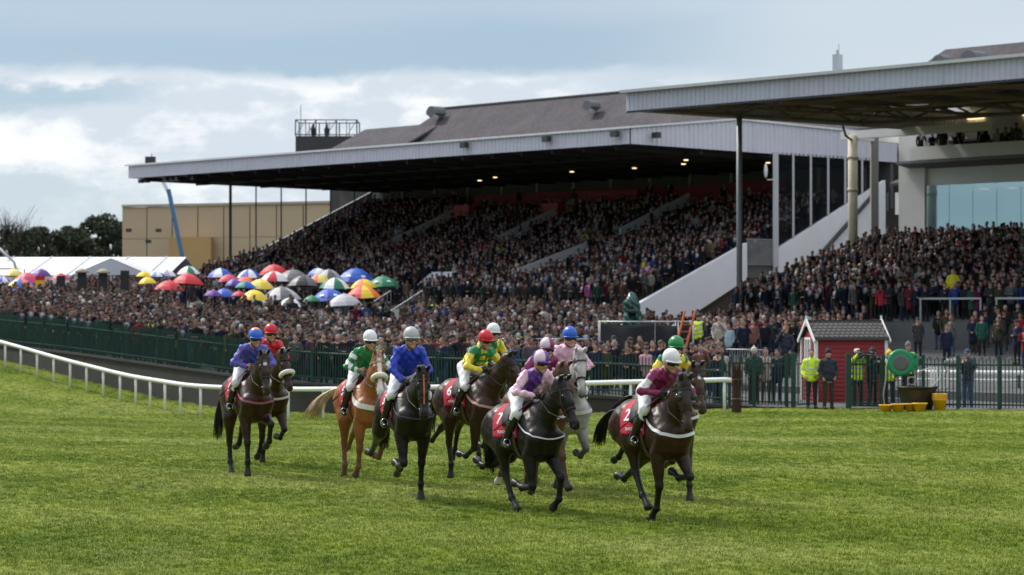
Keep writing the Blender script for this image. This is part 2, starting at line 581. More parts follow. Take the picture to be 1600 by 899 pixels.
def ground():
    xs = np.concatenate([[-5000, -1500, -500, -200, -100, -60, -45], np.linspace(-38, 36, 120), [42, 60, 100, 200, 500, 1500, 5000]])
    ys = np.concatenate([[-3000, -600, -150, -40, 0, 8], np.linspace(14, 118, 150), [124, 135, 160, 220, 400, 900, 2500, 7000]])
    X, Y = np.meshgrid(xs, ys, indexing='ij')
    Z = turf_h(X, Y)
    fy = fence_y(X)
    Z = Z - np.clip((Y - fy - .15) / .9, 0, 1) * 1.0
    lump = .012 * np.sin(X * 2.3 + np.sin(Y * 1.1) * 2) * np.sin(Y * 1.7 + X * .4) + .018 * np.sin(X * .9 + Y * .5) * np.sin(Y * .43)
    Z = Z + lump * (np.abs(X) < 40)
    nx, ny = X.shape
    i, j = np.meshgrid(np.arange(nx - 1), np.arange(ny - 1), indexing='ij')
    q = np.stack([i * ny + j, (i + 1) * ny + j, (i + 1) * ny + j + 1, i * ny + j + 1], -1).reshape(-1, 4)
    me = mesh_np('ground', np.stack([X, Y, Z], -1).reshape(-1, 3), q, True)
    go = link('ground', me, None, grass_mat()); tag(go, kind='structure')
    # the enclosure behind the fence
    xs = np.concatenate([[-400, -150, -80, -50], np.linspace(-40, 24, 60), [30, 50, 90, 200]])
    ss = np.concatenate([np.linspace(.12, 75, 26), [110, 200, 500, 1200]])
    X, S = np.meshgrid(xs, ss, indexing='ij')
    Y = fence_y(X) + S
    Z = encl_h(X, Y)
    nx, ny = X.shape
    i, j = np.meshgrid(np.arange(nx - 1), np.arange(ny - 1), indexing='ij')
    q = np.stack([i * ny + j, (i + 1) * ny + j, (i + 1) * ny + j + 1, i * ny + j + 1], -1).reshape(-1, 4)
    me = mesh_np('pavement', np.stack([X, Y, Z], -1).reshape(-1, 3), q, True)
    tag(link('pavement', me, None, mat('tarmac', (.085, .085, .09), .9, noise=.25, nscale=.7)), kind='structure')
    # grass blades: tufts scattered over the course as one ground cover
    tb = []
    bm_ = blade_mat()
    for v in range(5):
        b = MB()
        for k in range(16):
            a = rnd.uniform(0, 6.28); r_ = rnd.uniform(0, .075); L = rnd.uniform(.020, .048); ln = rnd.uniform(.2, .95); w = rnd.uniform(.0022, .0044)
            x, y = r_ * math.cos(a), r_ * math.sin(a); da = a + rnd.uniform(-1.2, 1.2)
            dx, dy = math.cos(da) * L * ln, math.sin(da) * L * ln
            px_, py_ = -math.sin(da) * w, math.cos(da) * w
            b.add([(x - px_, y - py_, -.006), (x + px_, y + py_, -.006), (x + dx * .45 + px_ * .8, y + dy * .45 + py_ * .8, L * .62), (x + dx * .45 - px_ * .8, y + dy * .45 - py_ * .8, L * .62), (x + dx, y + dy, L * .85)],
                  [(0, 1, 2, 3), (3, 2, 4)])
        me = b.mesh('tuft'); me.materials.append(bm_)
        o = bpy.data.objects.new('tuft', me)
        tb.append(o)
    col = bpy.data.collections.new('tufts')
    for o in tb: col.objects.link(o)
    pts = []
    for (d0, d1, dens) in ((24.5, 34, 150), (34, 44, 95), (44, 58, 60), (58, 84, 34)):
        n = int((d1 ** 2 - d0 ** 2) * .225 * dens)
        d = np.sqrt(nr.uniform(d0 ** 2, d1 ** 2, n)); x = nr.uniform(-.225, .225, n) * d
        pts.append(np.stack([x, d], 1))
    d = np.sqrt(nr.uniform(84 ** 2, 112 ** 2, 16000)); x = nr.uniform(-.225, -.06, 16000) * d; pts.append(np.stack([x, d], 1))
    p = np.concatenate(pts)
    p = p[p[:, 1] < fence_y(p[:, 0]) - .3]
    z = np.concatenate([turf_h(a[:, 0], a[:, 1]) for a in np.array_split(p, 40)])
    lump = .012 * np.sin(p[:, 0] * 2.3 + np.sin(p[:, 1] * 1.1) * 2) * np.sin(p[:, 1] * 1.7 + p[:, 0] * .4) + .018 * np.sin(p[:, 0] * .9 + p[:, 1] * .5) * np.sin(p[:, 1] * .43)
    me = bpy.data.meshes.new('grass'); me.vertices.add(len(p))
    me.vertices.foreach_set('co', np.stack([p[:, 0], p[:, 1], z + lump], 1).astype(np.float32).reshape(-1)); me.update()
    go = link('grass', me); tag(go, 'short green turf of the racecourse', 'grass', None, 'stuff')
    ng = bpy.data.node_groups.new('tufts', 'GeometryNodeTree')
    ng.interface.new_socket('Geometry', in_out='INPUT', socket_type='NodeSocketGeometry')
    ng.interface.new_socket('Geometry', in_out='OUTPUT', socket_type='NodeSocketGeometry')
    gi = ng.nodes.new('NodeGroupInput'); gq = ng.nodes.new('NodeGroupOutput')
    ci = ng.nodes.new('GeometryNodeCollectionInfo'); ci.inputs['Collection'].default_value = col; ci.inputs['Separate Children'].default_value = True; ci.inputs['Reset Children'].default_value = True
    ip = ng.nodes.new('GeometryNodeInstanceOnPoints'); ip.inputs['Pick Instance'].default_value = True
    rv = ng.nodes.new('FunctionNodeRandomValue'); rv.data_type = 'FLOAT_VECTOR'
    rv.inputs['Min'].default_value = (-.15, -.15, 0); rv.inputs['Max'].default_value = (.15, .15, 6.28)
    rs = ng.nodes.new('FunctionNodeRandomValue'); rs.data_type = 'FLOAT'
    fl = [i for i in rs.inputs if i.type == 'VALUE']; fl[0].default_value = .65; fl[1].default_value = 1.35
    L = ng.links.new
    L(gi.outputs[0], ip.inputs['Points']); L(ci.outputs[0], ip.inputs['Instance']); L(rv.outputs['Value'], ip.inputs['Rotation'])
    L([o for o in rs.outputs if o.type == 'VALUE'][0], ip.inputs['Scale']); L(ip.outputs[0], gq.inputs[0])
    md = go.modifiers.new('tufts', 'NODES'); md.node_group = ng
ground()
# ------------------------------------------------------------------ rail, wall and fences
def path(xs, ys, zs, step, off=0.0):
    """points about `step` apart along a smooth line"""
    p = np.stack([xs, ys, zs], 1)
    s = np.concatenate([[0], np.cumsum(np.linalg.norm(np.diff(p, axis=0), axis=1))])
    t = np.linspace(0, s[-1], 400)
    q = np.stack([np.interp(t, s, p[:, i]) for i in range(3)], 1)
    k = np.hanning(41); k /= k.sum()
    qq = np.stack([np.convolve(np.pad(q[:, i], 20, 'reflect', reflect_type='odd'), k, 'valid') for i in range(3)], 1)
    s = np.concatenate([[0], np.cumsum(np.linalg.norm(np.diff(qq, axis=0), axis=1))])
    n = max(int(round(s[-1] / step)), 1)
    t = np.linspace(0, s[-1], n + 1)
    return np.stack([np.interp(t, s, qq[:, i]) for i in range(3)], 1)

def fences():
    wp = mat('white_plastic', (.78, .78, .78), .4, noise=.06, nscale=2)
    r = path(RX, RY, RZ, 1.55)
    for p in r: p[2] = turf_z(p[0], p[1])
    root = empty('running_rail', tuple(r[-1]), 'white running rail curving along the far side of the course', 'rail')
    o = np.array(r[-1])
    def sub(b, nm, m, **k):
        x = b.build(nm, m, root, **k); return x
    b = MB(); top = [tuple(p - o + (0, 0, 1.02)) for p in path(RX, RY, np.array([turf_z(a, c) for a, c in zip(RX, RY)]), .8)]
    e = Vector(top[-1]); e2 = e + Vector((.28, -.02, -.02))
    b.tube(top + [tuple(e2)], .076, 10); sub(b, 'rail', wp, smooth=True)
    for p in r[1::1]:
        q = p - o
        b = MB(); b.tube([tuple(q + (0, 0, -.05)), tuple(q + (0, .05, .62)), tuple(q + (0, .02, .99))], .046, 8); sub(b, 'post', wp, smooth=True)
    # retaining wall under the palisade
    n = len(FENCEP)
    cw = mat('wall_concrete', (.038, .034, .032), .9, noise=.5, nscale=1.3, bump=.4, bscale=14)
    f0 = path(FX[:n], FY[:n], FZ[:n], 2.4); w0 = path(FX[:n], FY[:n], WB[:n], 2.4)
    root = empty('retaining_wall', tuple(w0[-1]), 'dark concrete retaining wall below the green palisade fence', 'wall'); o = np.array(w0[-1])
    b = MB()
    m = len(f0)
    v = []; f = []
    for i in range(m):
        a = f0[i] - o; w = w0[i if i < len(w0) else -1] - o
        for y, z in ((-.22, min(w[2], a[2]) - .5), (-.18, a[2] - .06), (.25, a[2] - .06), (.25, min(w[2], a[2]) - .5)):
            v.append((a[0], a[1] + y, z))
    for i in range(m - 1):
        for k in range(4):
            l = (k + 1) % 4; f.append((i * 4 + k, i * 4 + l, i * 4 + 4 + l, i * 4 + 4 + k))
    f += [(3, 2, 1, 0), tuple((m - 1) * 4 + k for k in range(4))]
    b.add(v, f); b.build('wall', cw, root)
    b = MB(); v = []; f = []
    for i in range(m):
        a = f0[i] - o
        for y, z in ((-.27, a[2] - .058), (-.27, a[2] + .03), (.30, a[2] + .03), (.30, a[2] - .058)): v.append((a[0], a[1] + y, z))
    for i in range(m - 1):
        for k in range(4):
            l = (k + 1) % 4; f.append((i * 4 + k, i * 4 + l, i * 4 + 4 + l, i * 4 + 4 + k))
    f += [(3, 2, 1, 0), tuple((m - 1) * 4 + k for k in range(4))]
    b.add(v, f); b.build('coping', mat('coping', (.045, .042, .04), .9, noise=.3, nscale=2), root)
    # palisade
    gp = mat('fence_green', (.004, .042, .035), .45, noise=.15, nscale=3)
    H = 1.37
    root = empty('palisade_fence', tuple(f0[-1]), 'dark green palisade fence on the retaining wall', 'fence'); o = np.array(f0[-1])
    fp = path(FX[:n], FY[:n], FZ[:n], .122)
    b = MB()
    for p in fp:
        q = p - o
        b.hexa([tuple(q + d) for d in ((-.017, -.008, .05), (.017, -.008, .05), (.017, .008, .05), (-.017, .008, .05), (-.017, -.008, H - .05), (.017, -.008, H - .05), (.017, .008, H - .05), (-.017, .008, H - .05))])
        b.add([tuple(q + d) for d in ((-.017, -.008, H - .05), (.017, -.008, H - .05), (.017, .008, H - .05), (-.017, .008, H - .05), (0, 0, H + .03))], [(0, 1, 4), (1, 2, 4), (2, 3, 4), (3, 0, 4)])
    tag(b.build('pickets', gp, root), kind='stuff')
    for z in (.22, H - .28):
        b = MB(); b.tube([tuple(p - o + (0, .03, z)) for p in path(FX[:n], FY[:n], FZ[:n], 1.2)], .030, 6); b.build('rail', gp, root)
    for p in path(FX[:n], FY[:n], FZ[:n], 2.75):
        q = p - o; b = MB(); b.box(tuple(q + (0, .06, H / 2 + .02)), (.085, .085, H + .06)); b.build('post', gp, root)
    # bow-topped fence on the right
    rr = path(*[np.array(a) for a in (FX[n - 1:], FY[n - 1:], FZ[n - 1:])], .115)
    root = empty('bow_top_fence', tuple(rr[0]), 'green bow topped metal fence beside the red hut', 'fence'); o = np.array(rr[0])
    H = 1.60
    g0, g1 = PX(1245, 81), PX(1322, 80.2)
    b = MB()
    T = [(math.cos(a), math.sin(a)) for a in np.linspace(math.pi, 0, 6)]
    i = 0
    while i < len(rr) - 1:
        p, q = rr[i] - o, rr[i + 1] - o
        i += 2
        if g0 - .1 < rr[i - 1][0] < g1 + .1: continue
        c = (p + q) / 2; w = .0575
        pts = [(c[0] - w, c[1], c[2] + .06)] + [(c[0] + w * k, c[1], c[2] + H - .07 + .075 * s) for k, s in T] + [(c[0] + w, c[1], c[2] + .06)]
        b.tube(pts, .019, 5)
    tag(b.build('bars', gp, root), kind='stuff')
    for x0, x1 in ((rr[0][0], g0), (g1, rr[-1][0])):
        for z in (.16, H - .22):
            b = MB(); b.bar((x0 - o[0], fence_y(x0) - o[1], z + np.interp(x0, FX, FZ) - o[2]), (x1 - o[0], fence_y(x1) - o[1], z + np.interp(x1, FX, FZ) - o[2]), .03, .05); b.build('rail', gp, root)
    for px in (1139, 1187, 1236, 1378, 1436, 1486, 1545, 1604, 1660):
        x = PX(px, 80); b = MB(); b.box((x - o[0], float(fence_y(x)) - o[1] + .02, np.interp(x, FX, FZ) - o[2] + .82), (.10, .10, 1.72)); b.build('post', gp, root)
    # gate: two stout posts and an open leaf behind each
    root = empty('metal_gate', (PX(1282, 80.6), 80.6, -.36), 'open green metal gate between stout posts in front of the hut', 'gate')
    gx, gy = PX(1282, 80.6), 80.6
    for px in (1243, 1324):
        x = PX(px, 80.5); b = MB(); b.box((x - gx, float(fence_y(x)) - gy, .86), (.17 if px > 1300 else .14, .16, 1.74)); bevel(b.build('gate_post', gp, root), .01)
    for px, px2, dy in ((1250, 1281, .85), (1331, 1372, .1)):
        x0, x1 = PX(px, 80.5) - gx, PX(px2, 80.7) - gx; y0 = float(fence_y(x0 + gx)) - gy + .03; y1 = y0 + dy
        leaf = MB()
        for z in (.10, 1.38): leaf.bar((x0, y0, z), (x1, y1, z), .04, .05)
        for t in (0, 1): leaf.bar((x0 + (x1 - x0) * t, y0 + dy * t, .08), (x0 + (x1 - x0) * t, y0 + dy * t, 1.40), .04, .04)
        for k in range(1, 8):
            t = k / 8; leaf.tube([(x0 + (x1 - x0) * t, y0 + dy * t, .1), (x0 + (x1 - x0) * t, y0 + dy * t, 1.38)], .010, 5)
        leaf.build('gate_leaf', gp, root)
    # white rail and low green fence of the horse walk behind
    b = MB(); z0 = .62
    root = empty('walkway_rail', (PX(1300, 87), 87, -.2), 'broad white rail of the walkway behind the green fence', 'rail')
    b.tube([(0, 0, .82), (4, -1.2, .82), (12, -3.2, .82)], .085, 10); b.build('rail', wp, root, True)
    b = MB(); b.tube([(0, .05, .58), (4, -1.15, .58), (12, -3.15, .58)], .04, 8); b.build('rail', wp, root, True)
    for x, y in ((1.0, -.3), (3.4, -1.02), (6.0, -1.72), (8.6, -2.4), (11.2, -3.0)):
        b = MB(); b.tube([(x, y, -.05), (x, y, .8)], .04, 8); b.build('post', mat('fence_green', None), root, True)
fences()
# ------------------------------------------------------------------ grandstands
SO = np.array((6.9, 150.0)); SU = np.array((.6607, -.7507)); SV = np.array((.7507, .6607))   # along (towards the near end), and inwards
def SP(a, L, z=0.0):
    p = SO + SU * a + SV * L
    return (p[0], p[1], z)
def zmain(L): return float(np.interp(L, [0, 10, 12, 23, 26], [2.6, 5.6, 6.0, 10.3, 10.3]))
def zterr(L): return float(np.interp(L, [-38, -20, -14, -11.6, -11.5, 6, 8], [.05, .55, .95, 1.35, 2.1, 5.7, 5.7]))
def aleft(L): return float(np.interp(L, [-38, -25, -12, 6], [45, 29, 18.7, 13.4]))

def sheet(pts, thick, name, m, parent, smooth=False):
    b = MB(); n = len(pts)
    b.prism(pts, (0, 0, -thick)); return b.build(name, m, parent)

def corrugated(p0, p1, z0a, z1a, z0b, z1b, pitch, depth, out):
    """ribbed upright sheet from p0 to p1; z0a..z1a at the start, z0b..z1b at the end"""
    p0 = np.array(p0[:2], float); p1 = np.array(p1[:2], float); out = np.array(out, float)
    L = np.linalg.norm(p1 - p0); n = int(L / pitch)
    v = []; f = []
    k = 0
    prof = [(0, 0), (.30, 0), (.42, 1), (.72, 1), (.84, 0)]
    for i in range(n + 1):
        for t, e in prof:
            w = min((i + t) / (n + 1), 1)
            p = p0 + (p1 - p0) * w + out * depth * e
            v.append((p[0], p[1], z0a + (z0b - z0a) * w)); v.append((p[0], p[1], z1a + (z1b - z1a) * w))
            q = p - out * .08
            k += 1
    for i in range(k - 1): f.append((2 * i, 2 * i + 2, 2 * i + 3, 2 * i + 1))
    return v, f

def cladding_mat(name, col):
    m = mat(name, col, .55, noise=.10, nscale=.8)
    t = m.node_tree; b = t.nodes['Principled BSDF']
    # rain streaks running down the sheets
    tc = nd(t, 'ShaderNodeTexCoord'); mp = nd(t, 'ShaderNodeMapping'); mp.inputs['Scale'].default_value = (2.2, 2.2, .12)
    t.links.new(tc.outputs['Object'], mp.inputs[0])
    n = nd(t, 'ShaderNodeTexNoise', inp={'Scale': 1.0, 'Detail': 6.0, 'Roughness': .65}); t.links.new(mp.outputs[0], n.inputs['Vector'])
    src = b.inputs['Base Color'].links[0].from_socket
    c = mixc(t, mth(t, 'MULTIPLY', sstep(t, n.outputs[0], .52, .74), .30), src, (.20, .20, .16))
    t.links.new(c, b.inputs['Base Color'])
    return m

def slate_mat():
    m = mat('slate', (.098, .090, .100), .85, noise=.30, nscale=.5, spec=.08)
    t = m.node_tree; b = t.nodes['Principled BSDF']
    tc = nd(t, 'ShaderNodeTexCoord'); mp = nd(t, 'ShaderNodeMapping'); mp.inputs['Scale'].default_value = (1, 1, 1)
    mp.inputs['Rotation'].default_value = (0, 0, R(48.6))
    t.links.new(tc.outputs['Object'], mp.inputs[0])
    sp = nd(t, 'ShaderNodeSeparateXYZ'); t.links.new(mp.outputs[0], sp.inputs[0])
    cb = nd(t, 'ShaderNodeCombineXYZ'); t.links.new(sp.outputs[0], cb.inputs[0]); t.links.new(mth(t, 'MULTIPLY', sp.outputs[2], 1.8), cb.inputs[1])
    br = nd(t, 'ShaderNodeTexBrick', inp={'Scale': 2.6, 'Mortar Size': .03, 'Bias': 0.0}); br.inputs['Color1'].default_value = (.75, .75, .75, 1); br.inputs['Color2'].default_value = (1.2, 1.2, 1.2, 1); br.inputs['Mortar'].default_value = (.5, .5, .5, 1)
    t.links.new(cb.outputs[0], br.inputs['Vector'])
    src = b.inputs['Base Color'].links[0].from_socket
    v = nd(t, 'ShaderNodeVectorMath', operation='MULTIPLY'); t.links.new(src, v.inputs[0]); t.links.new(br.outputs['Color'], v.inputs[1])
    n = nd(t, 'ShaderNodeTexNoise', inp={'Scale': .35, 'Detail': 5.0}); t.links.new(tc.outputs['Object'], n.inputs['Vector'])
    c = mixc(t, mth(t, 'MULTIPLY', sstep(t, n.outputs[0], .55, .72), .4), v.outputs[0], (.11, .105, .11))
    t.links.new(c, b.inputs['Base Color'])
    return m

CLAD = WALLW = DARK = None
def main_stand():
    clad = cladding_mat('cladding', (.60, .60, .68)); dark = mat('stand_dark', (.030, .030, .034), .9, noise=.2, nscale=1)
    roofm = cladding_mat('roof_sheet', (.72, .73, .75)); conc = mat('terrace_concrete', (.13, .13, .13), .9, noise=.25, nscale=1.5)
    white = mat('white_render', (.80, .80, .84), .8, noise=.08, nscale=1.2); red = mat('red_paint', (.20, .018, .022), .7, noise=.15, nscale=2)
    steel = mat('galvanised', (.42, .43, .45), .45, .6, noise=.1, nscale=4); brown = mat('brown_render', (.075, .055, .045), .9, noise=.25, nscale=2)
    g = empty('grandstand', SP(0, 0, 1.5), 'long grandstand with white roof and packed terrace under it', 'grandstand')
    base = np.array(SP(0, 0, 1.5))
    def put(b, nm, m, **k):
        b.v = [np.array(v) - base for v in b.v]
        return b.build(nm, m, g, **k)
    A0, A1 = 0.0, -53.5
    zr = lambda L: float(np.interp(L, [0, 9, 24], [13.42, 14.35, 14.0]))
    b = MB()
    for L0, L1 in ((-.25, 9), (9, 24.5)):
        b.prism([SP(A0 + .25, L0, zr(L0)), SP(A1 - .25, L0, zr(L0)), SP(A1 - .25, L1, zr(L1)), SP(A0 + .25, L1, zr(L1))], (0, 0, -.12))
    put(b, 'roof', roofm)
    b = MB(); b.add(*corrugated(SP(A0 + .05, -.05), SP(A1 - .05, -.05), 12.40, 13.32, 12.40, 13.32, .34, .045, -SV)); put(b, 'fascia', clad)
    b = MB()
    b.add(*corrugated(SP(A0 + .10, 0), SP(A0 + .10, 9), 12.40, 13.30, 12.32, 14.22, .40, .06, SU))
    b.add(*corrugated(SP(A0 + .10, 9), SP(A0 + .10, 24), 12.32, 14.22, 12.2, 13.88, .40, .06, SU)); put(b, 'end_fascia', clad)
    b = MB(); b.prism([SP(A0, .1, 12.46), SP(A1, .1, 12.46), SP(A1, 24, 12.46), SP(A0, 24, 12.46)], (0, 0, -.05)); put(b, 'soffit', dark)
    b = MB()
    for i in range(19):
        a = A0 - 1.5 - i * 2.8
        b.bar(SP(a, .3, 12.28), SP(a, 23.6, 12.1), .16, .30)
    for L in (6, 12, 18): b.bar(SP(A0, L, 12.15), SP(A1, L, 12.15), .12, .2)
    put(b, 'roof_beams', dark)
    # stepped terrace
    b = MB()
    L = 0.0
    while L < 23:
        b.prism([SP(A0, L, zmain(L + .4)), SP(A1, L, zmain(L + .4)), SP(A1, L + .82, zmain(L + .4)), SP(A0, L + .82, zmain(L + .4))], (0, 0, -1.2)); L += .8
    b.prism([SP(A0, 0, 2.5), SP(A1, 0, 2.5), SP(A1, .6, 2.5), SP(A0, .6, 2.5)], (0, 0, -1.9))
    put(b, 'terrace', conc)
    b = MB(); b.prism([SP(A0, 23.4, 9.2), SP(A1, 23.4, 9.2), SP(A1, 23.7, 9.2), SP(A0, 23.7, 9.2)], (0, 0, 3.2)); put(b, 'back_wall', mat('back_wall_grey', (.10, .10, .105), .9, noise=.3, nscale=.6))
    for i in range(13):
        b = MB(); b.prism([SP(-2 - i * 4, 23.3, 9.6), SP(-2.25 - i * 4, 23.3, 9.6), SP(-2.25 - i * 4, 23.39, 9.6), SP(-2 - i * 4, 23.39, 9.6)], (0, 0, 2.8)); put(b, 'wall_pier', mat('pier_grey', (.30, .30, .31), .8))
    for a0, a1, L, z0, h in ((-8, -40, 22.1, 9.9, .85), (-1, -14, 19.0, 8.9, .75), (-20, -26, 20.0, 9.2, 1.25)):
        b = MB(); b.prism([SP(a0, L, z0), SP(a1, L, z0), SP(a1, L + .2, z0), SP(a0, L + .2, z0)], (0, 0, h + .55)); put(b, 'red_parapet', red)
    for a0, L, w, z in ((-35.5, 17.8, 1.7, 2.1), (-26, 18.0, 1.7, 1.9)):
        b = MB(); b.prism([SP(a0, L, zmain(L)), SP(a0 - w, L, zmain(L)), SP(a0 - w, L + .8, zmain(L)), SP(a0, L + .8, zmain(L))], (0, 0, z)); put(b, 'red_kiosk', mat('red_paint_light', (.30, .045, .04), .7, noise=.15, nscale=2))
    # end wall: white stringers, gate landing, glazed screen
    b = MB()
    b.prism([SP(.05, -.3, 1.2), SP(.05, .3, 3.0), SP(.05, 9.6, 6.75), SP(.05, 9.6, 4.55), SP(.05, 3.2, 1.6), SP(.05, 2.0, 1.2)], tuple(np.append(SU * .3, 0))); put(b, 'stringer_wall', white)
    b = MB(); b.prism([SP(.05, 12.2, 3.9), SP(.05, 12.2, 6.35), SP(.05, 22.5, 11.0), SP(.05, 22.5, 7.6), SP(.05, 17.0, 5.4)], tuple(np.append(SU * .3, 0))); put(b, 'stringer_wall', white)
    b = MB(); b.prism([SP(0, 3.0, 1.2), SP(0, 9.6, 4.6), SP(0, 12.2, 4.7), SP(0, 12.2, 5.4), SP(0, 9.4, 5.3), SP(0, 23, 10.2), SP(0, 23, 1.2)], tuple(np.append(-SU * .3, 0))); put(b, 'end_wall', brown)
    b = MB()
    for i in range(20): b.bar(SP(.2, 9.75 + i * .13, 5.4), SP(.2, 9.75 + i * .13, 7.0), .035)
    b.bar(SP(.2, 9.7, 7.0), SP(.2, 12.2, 7.0), .05); b.bar(SP(.2, 9.7, 5.45), SP(.2, 12.2, 5.45), .05); put(b, 'landing_gate', steel)
    b = MB(); b.tube([SP(.50, 21.5, 10.3), SP(.50, 15.8, 5.9), SP(.50, 15.2, 5.2)], .13, 8); put(b, 'drain_pipe', mat('black_pipe', (.03, .03, .032), .5), smooth=True)
    b = MB(); b.bar(SP(.2, 12.3, 5.3), SP(.2, 12.3, 12.4), .34, .34); put(b, 'screen_column', mat('pale_steel', (.50, .51, .54), .5, .1))
    for i in range(1, 6):
        L = 12.3 + i * 1.62; b = MB(); b.bar(SP(.2, L, 6.4 + (L - 12.2) * .4515), SP(.2, L, 12.4), .13, .13); put(b, 'mullion', mat('pale_steel', None))
    b = MB(); b.prism([SP(.12, 12.4, 6.3), SP(.12, 21.5, 10.4), SP(.12, 21.5, 12.4), SP(.12, 12.4, 12.4)], tuple(np.append(SU * .03, 0)))
    gm = mat('screen_glass', (.02, .025, .03), .08)
    t = gm.node_tree; pb = t.nodes['Principled BSDF']; pb.inputs['Alpha'].default_value = .22
    put(b, 'glass_screen', gm)
    # far end: slender posts
    for i in range(6):
        L = 9.0 + i * 2.4; b = MB(); b.bar(SP(A1 + .2, L, zmain(L)), SP(A1 + .2, L, 12.4), .2 if i == 0 else .10); put(b, 'end_post', mat('post_dark', (.05, .05, .055), .6))
    b = MB(); b.prism([SP(A1, 9.5, 6.2), SP(A1, 22.8, 12.1), SP(A1, 22.8, 10.7), SP(A1, 9.5, 4.8)], tuple(np.append(SU * .2, 0))); put(b, 'stringer_wall', mat('grey_render', (.38, .39, .42), .8, noise=.1, nscale=1))
    # passages between the blocks of terrace
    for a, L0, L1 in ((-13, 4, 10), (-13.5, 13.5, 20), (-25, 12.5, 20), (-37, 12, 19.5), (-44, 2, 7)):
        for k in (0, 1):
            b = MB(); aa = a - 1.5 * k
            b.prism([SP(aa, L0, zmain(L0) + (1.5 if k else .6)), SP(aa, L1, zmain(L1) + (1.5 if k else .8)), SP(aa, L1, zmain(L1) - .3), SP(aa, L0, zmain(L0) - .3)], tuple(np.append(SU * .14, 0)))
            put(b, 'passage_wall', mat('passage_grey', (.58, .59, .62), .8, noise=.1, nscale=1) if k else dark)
    for a, L0, w in ((-24, 3.2, 3.4), (-38, 3.4, 2.8)):
        b = MB(); z0 = zmain(L0)
        b.prism([SP(a, L0 - 2.6, z0 - 1.2), SP(a, L0 + 1.4, z0 + 1.5), SP(a, L0 + 4.2, z0 + 1.62), SP(a, L0 + 4.2, z0 - .2), SP(a, L0 - 2.6, z0 - 1.4)], tuple(np.append(SU * .2, 0))); put(b, 'vomitory_wall', white)
        b = MB(); b.prism([SP(a + .2, L0 + 1.4, z0 + 1.0), SP(a + w, L0 + 1.4, z0 + 1.0), SP(a + w, L0 + 1.6, z0 + 1.0), SP(a + .2, L0 + 1.6, z0 + 1.0)], (0, 0, .62)); put(b, 'vomitory_lintel', white)
        b = MB(); b.prism([SP(a + .2, L0 + 1.62, z0 - 1), SP(a + w, L0 + 1.62, z0 - 1), SP(a + w, L0 + 1.7, z0 - 1), SP(a + .2, L0 + 1.7, z0 - 1)], (0, 0, 2.0)); put(b, 'vomitory_panel', mat('red_panel', (.36, .02, .03), .6))
    # stairs with handrails up to the front of the terrace
    b = MB()
    for i in range(6): b.prism([SP(-19.5, -2.4 + i * .4, 1.5 + i * .2), SP(-23, -2.4 + i * .4, 1.5 + i * .2), SP(-23, 0, 1.5 + i * .2), SP(-19.5, 0, 1.5 + i * .2)], (0, 0, .2))
    put(b, 'front_steps', mat('step_concrete', (.30, .30, .29), .9, noise=.15, nscale=2))
    for a in (-19.6, -22.9):
        b = MB()
        b.bar(SP(a, -2.6, 2.4), SP(a, .4, 3.9), .07); b.bar(SP(a, -2.6, 1.75), SP(a, .4, 3.2), .05)
        for i in range(11): b.bar(SP(a, -2.6 + i * .3, 1.6 + i * .14), SP(a, -2.6 + i * .3, 2.4 + i * .15), .025)
        put(b, 'handrail', steel)
    lampm = mat('lamp_warm', (.9, .7, .4), .5, emit=((1.0, .70, .34), 1.5))
    for a, L in ((-3.3, 8.0), (-6.5, 11), (-12, 12), (-18, 12), (-27, 13), (-31, 15), (-2.0, 14)):
        b = MB(); p = SP(a, L, 11.9); b.box(p, (.20, .20, .06), 0.85); put(b, 'ceiling_lamp', lampm)
    for a in (-.8, -6.8, -14.5):
        b = MB(); p = np.array(SP(a, -.45, 13.0)); b.box(p, (.55, .30, .34), 2.2); b.bar(p, np.array(SP(a, -.05, 13.15)), .08); put(b, 'floodlight', mat('lamp_black', (.03, .03, .034), .4))
    p = np.array(SP(.6, 1.6, 12.95)); b = MB(); b.box(p, (.5, .32, .34), 2.2); put(b, 'floodlight', mat('lamp_black', None))
    for a in (-52.8, -52.0, -49.5, -48.7, -48, -46): 
        b = MB(); b.box(np.array(SP(a, .6, 12.2)), (.45, .3, .3), 2.2); put(b, 'eave_speaker', mat('lamp_black', None))
    b = MB(); q = np.array(SP(.4, 11.2, 11.2)); b.lathe(tuple(q), [(.02, -.45), (.10, -.32), (.13, 0), (.09, .32), (.02, .45)], 10); b.bar(tuple(q + (.1, 0, -.55)), SP(.2, 12.2, 10.7), .06); put(b, 'hanging_camera', mat('cover_white', (.75, .75, .76), .5), smooth=True)

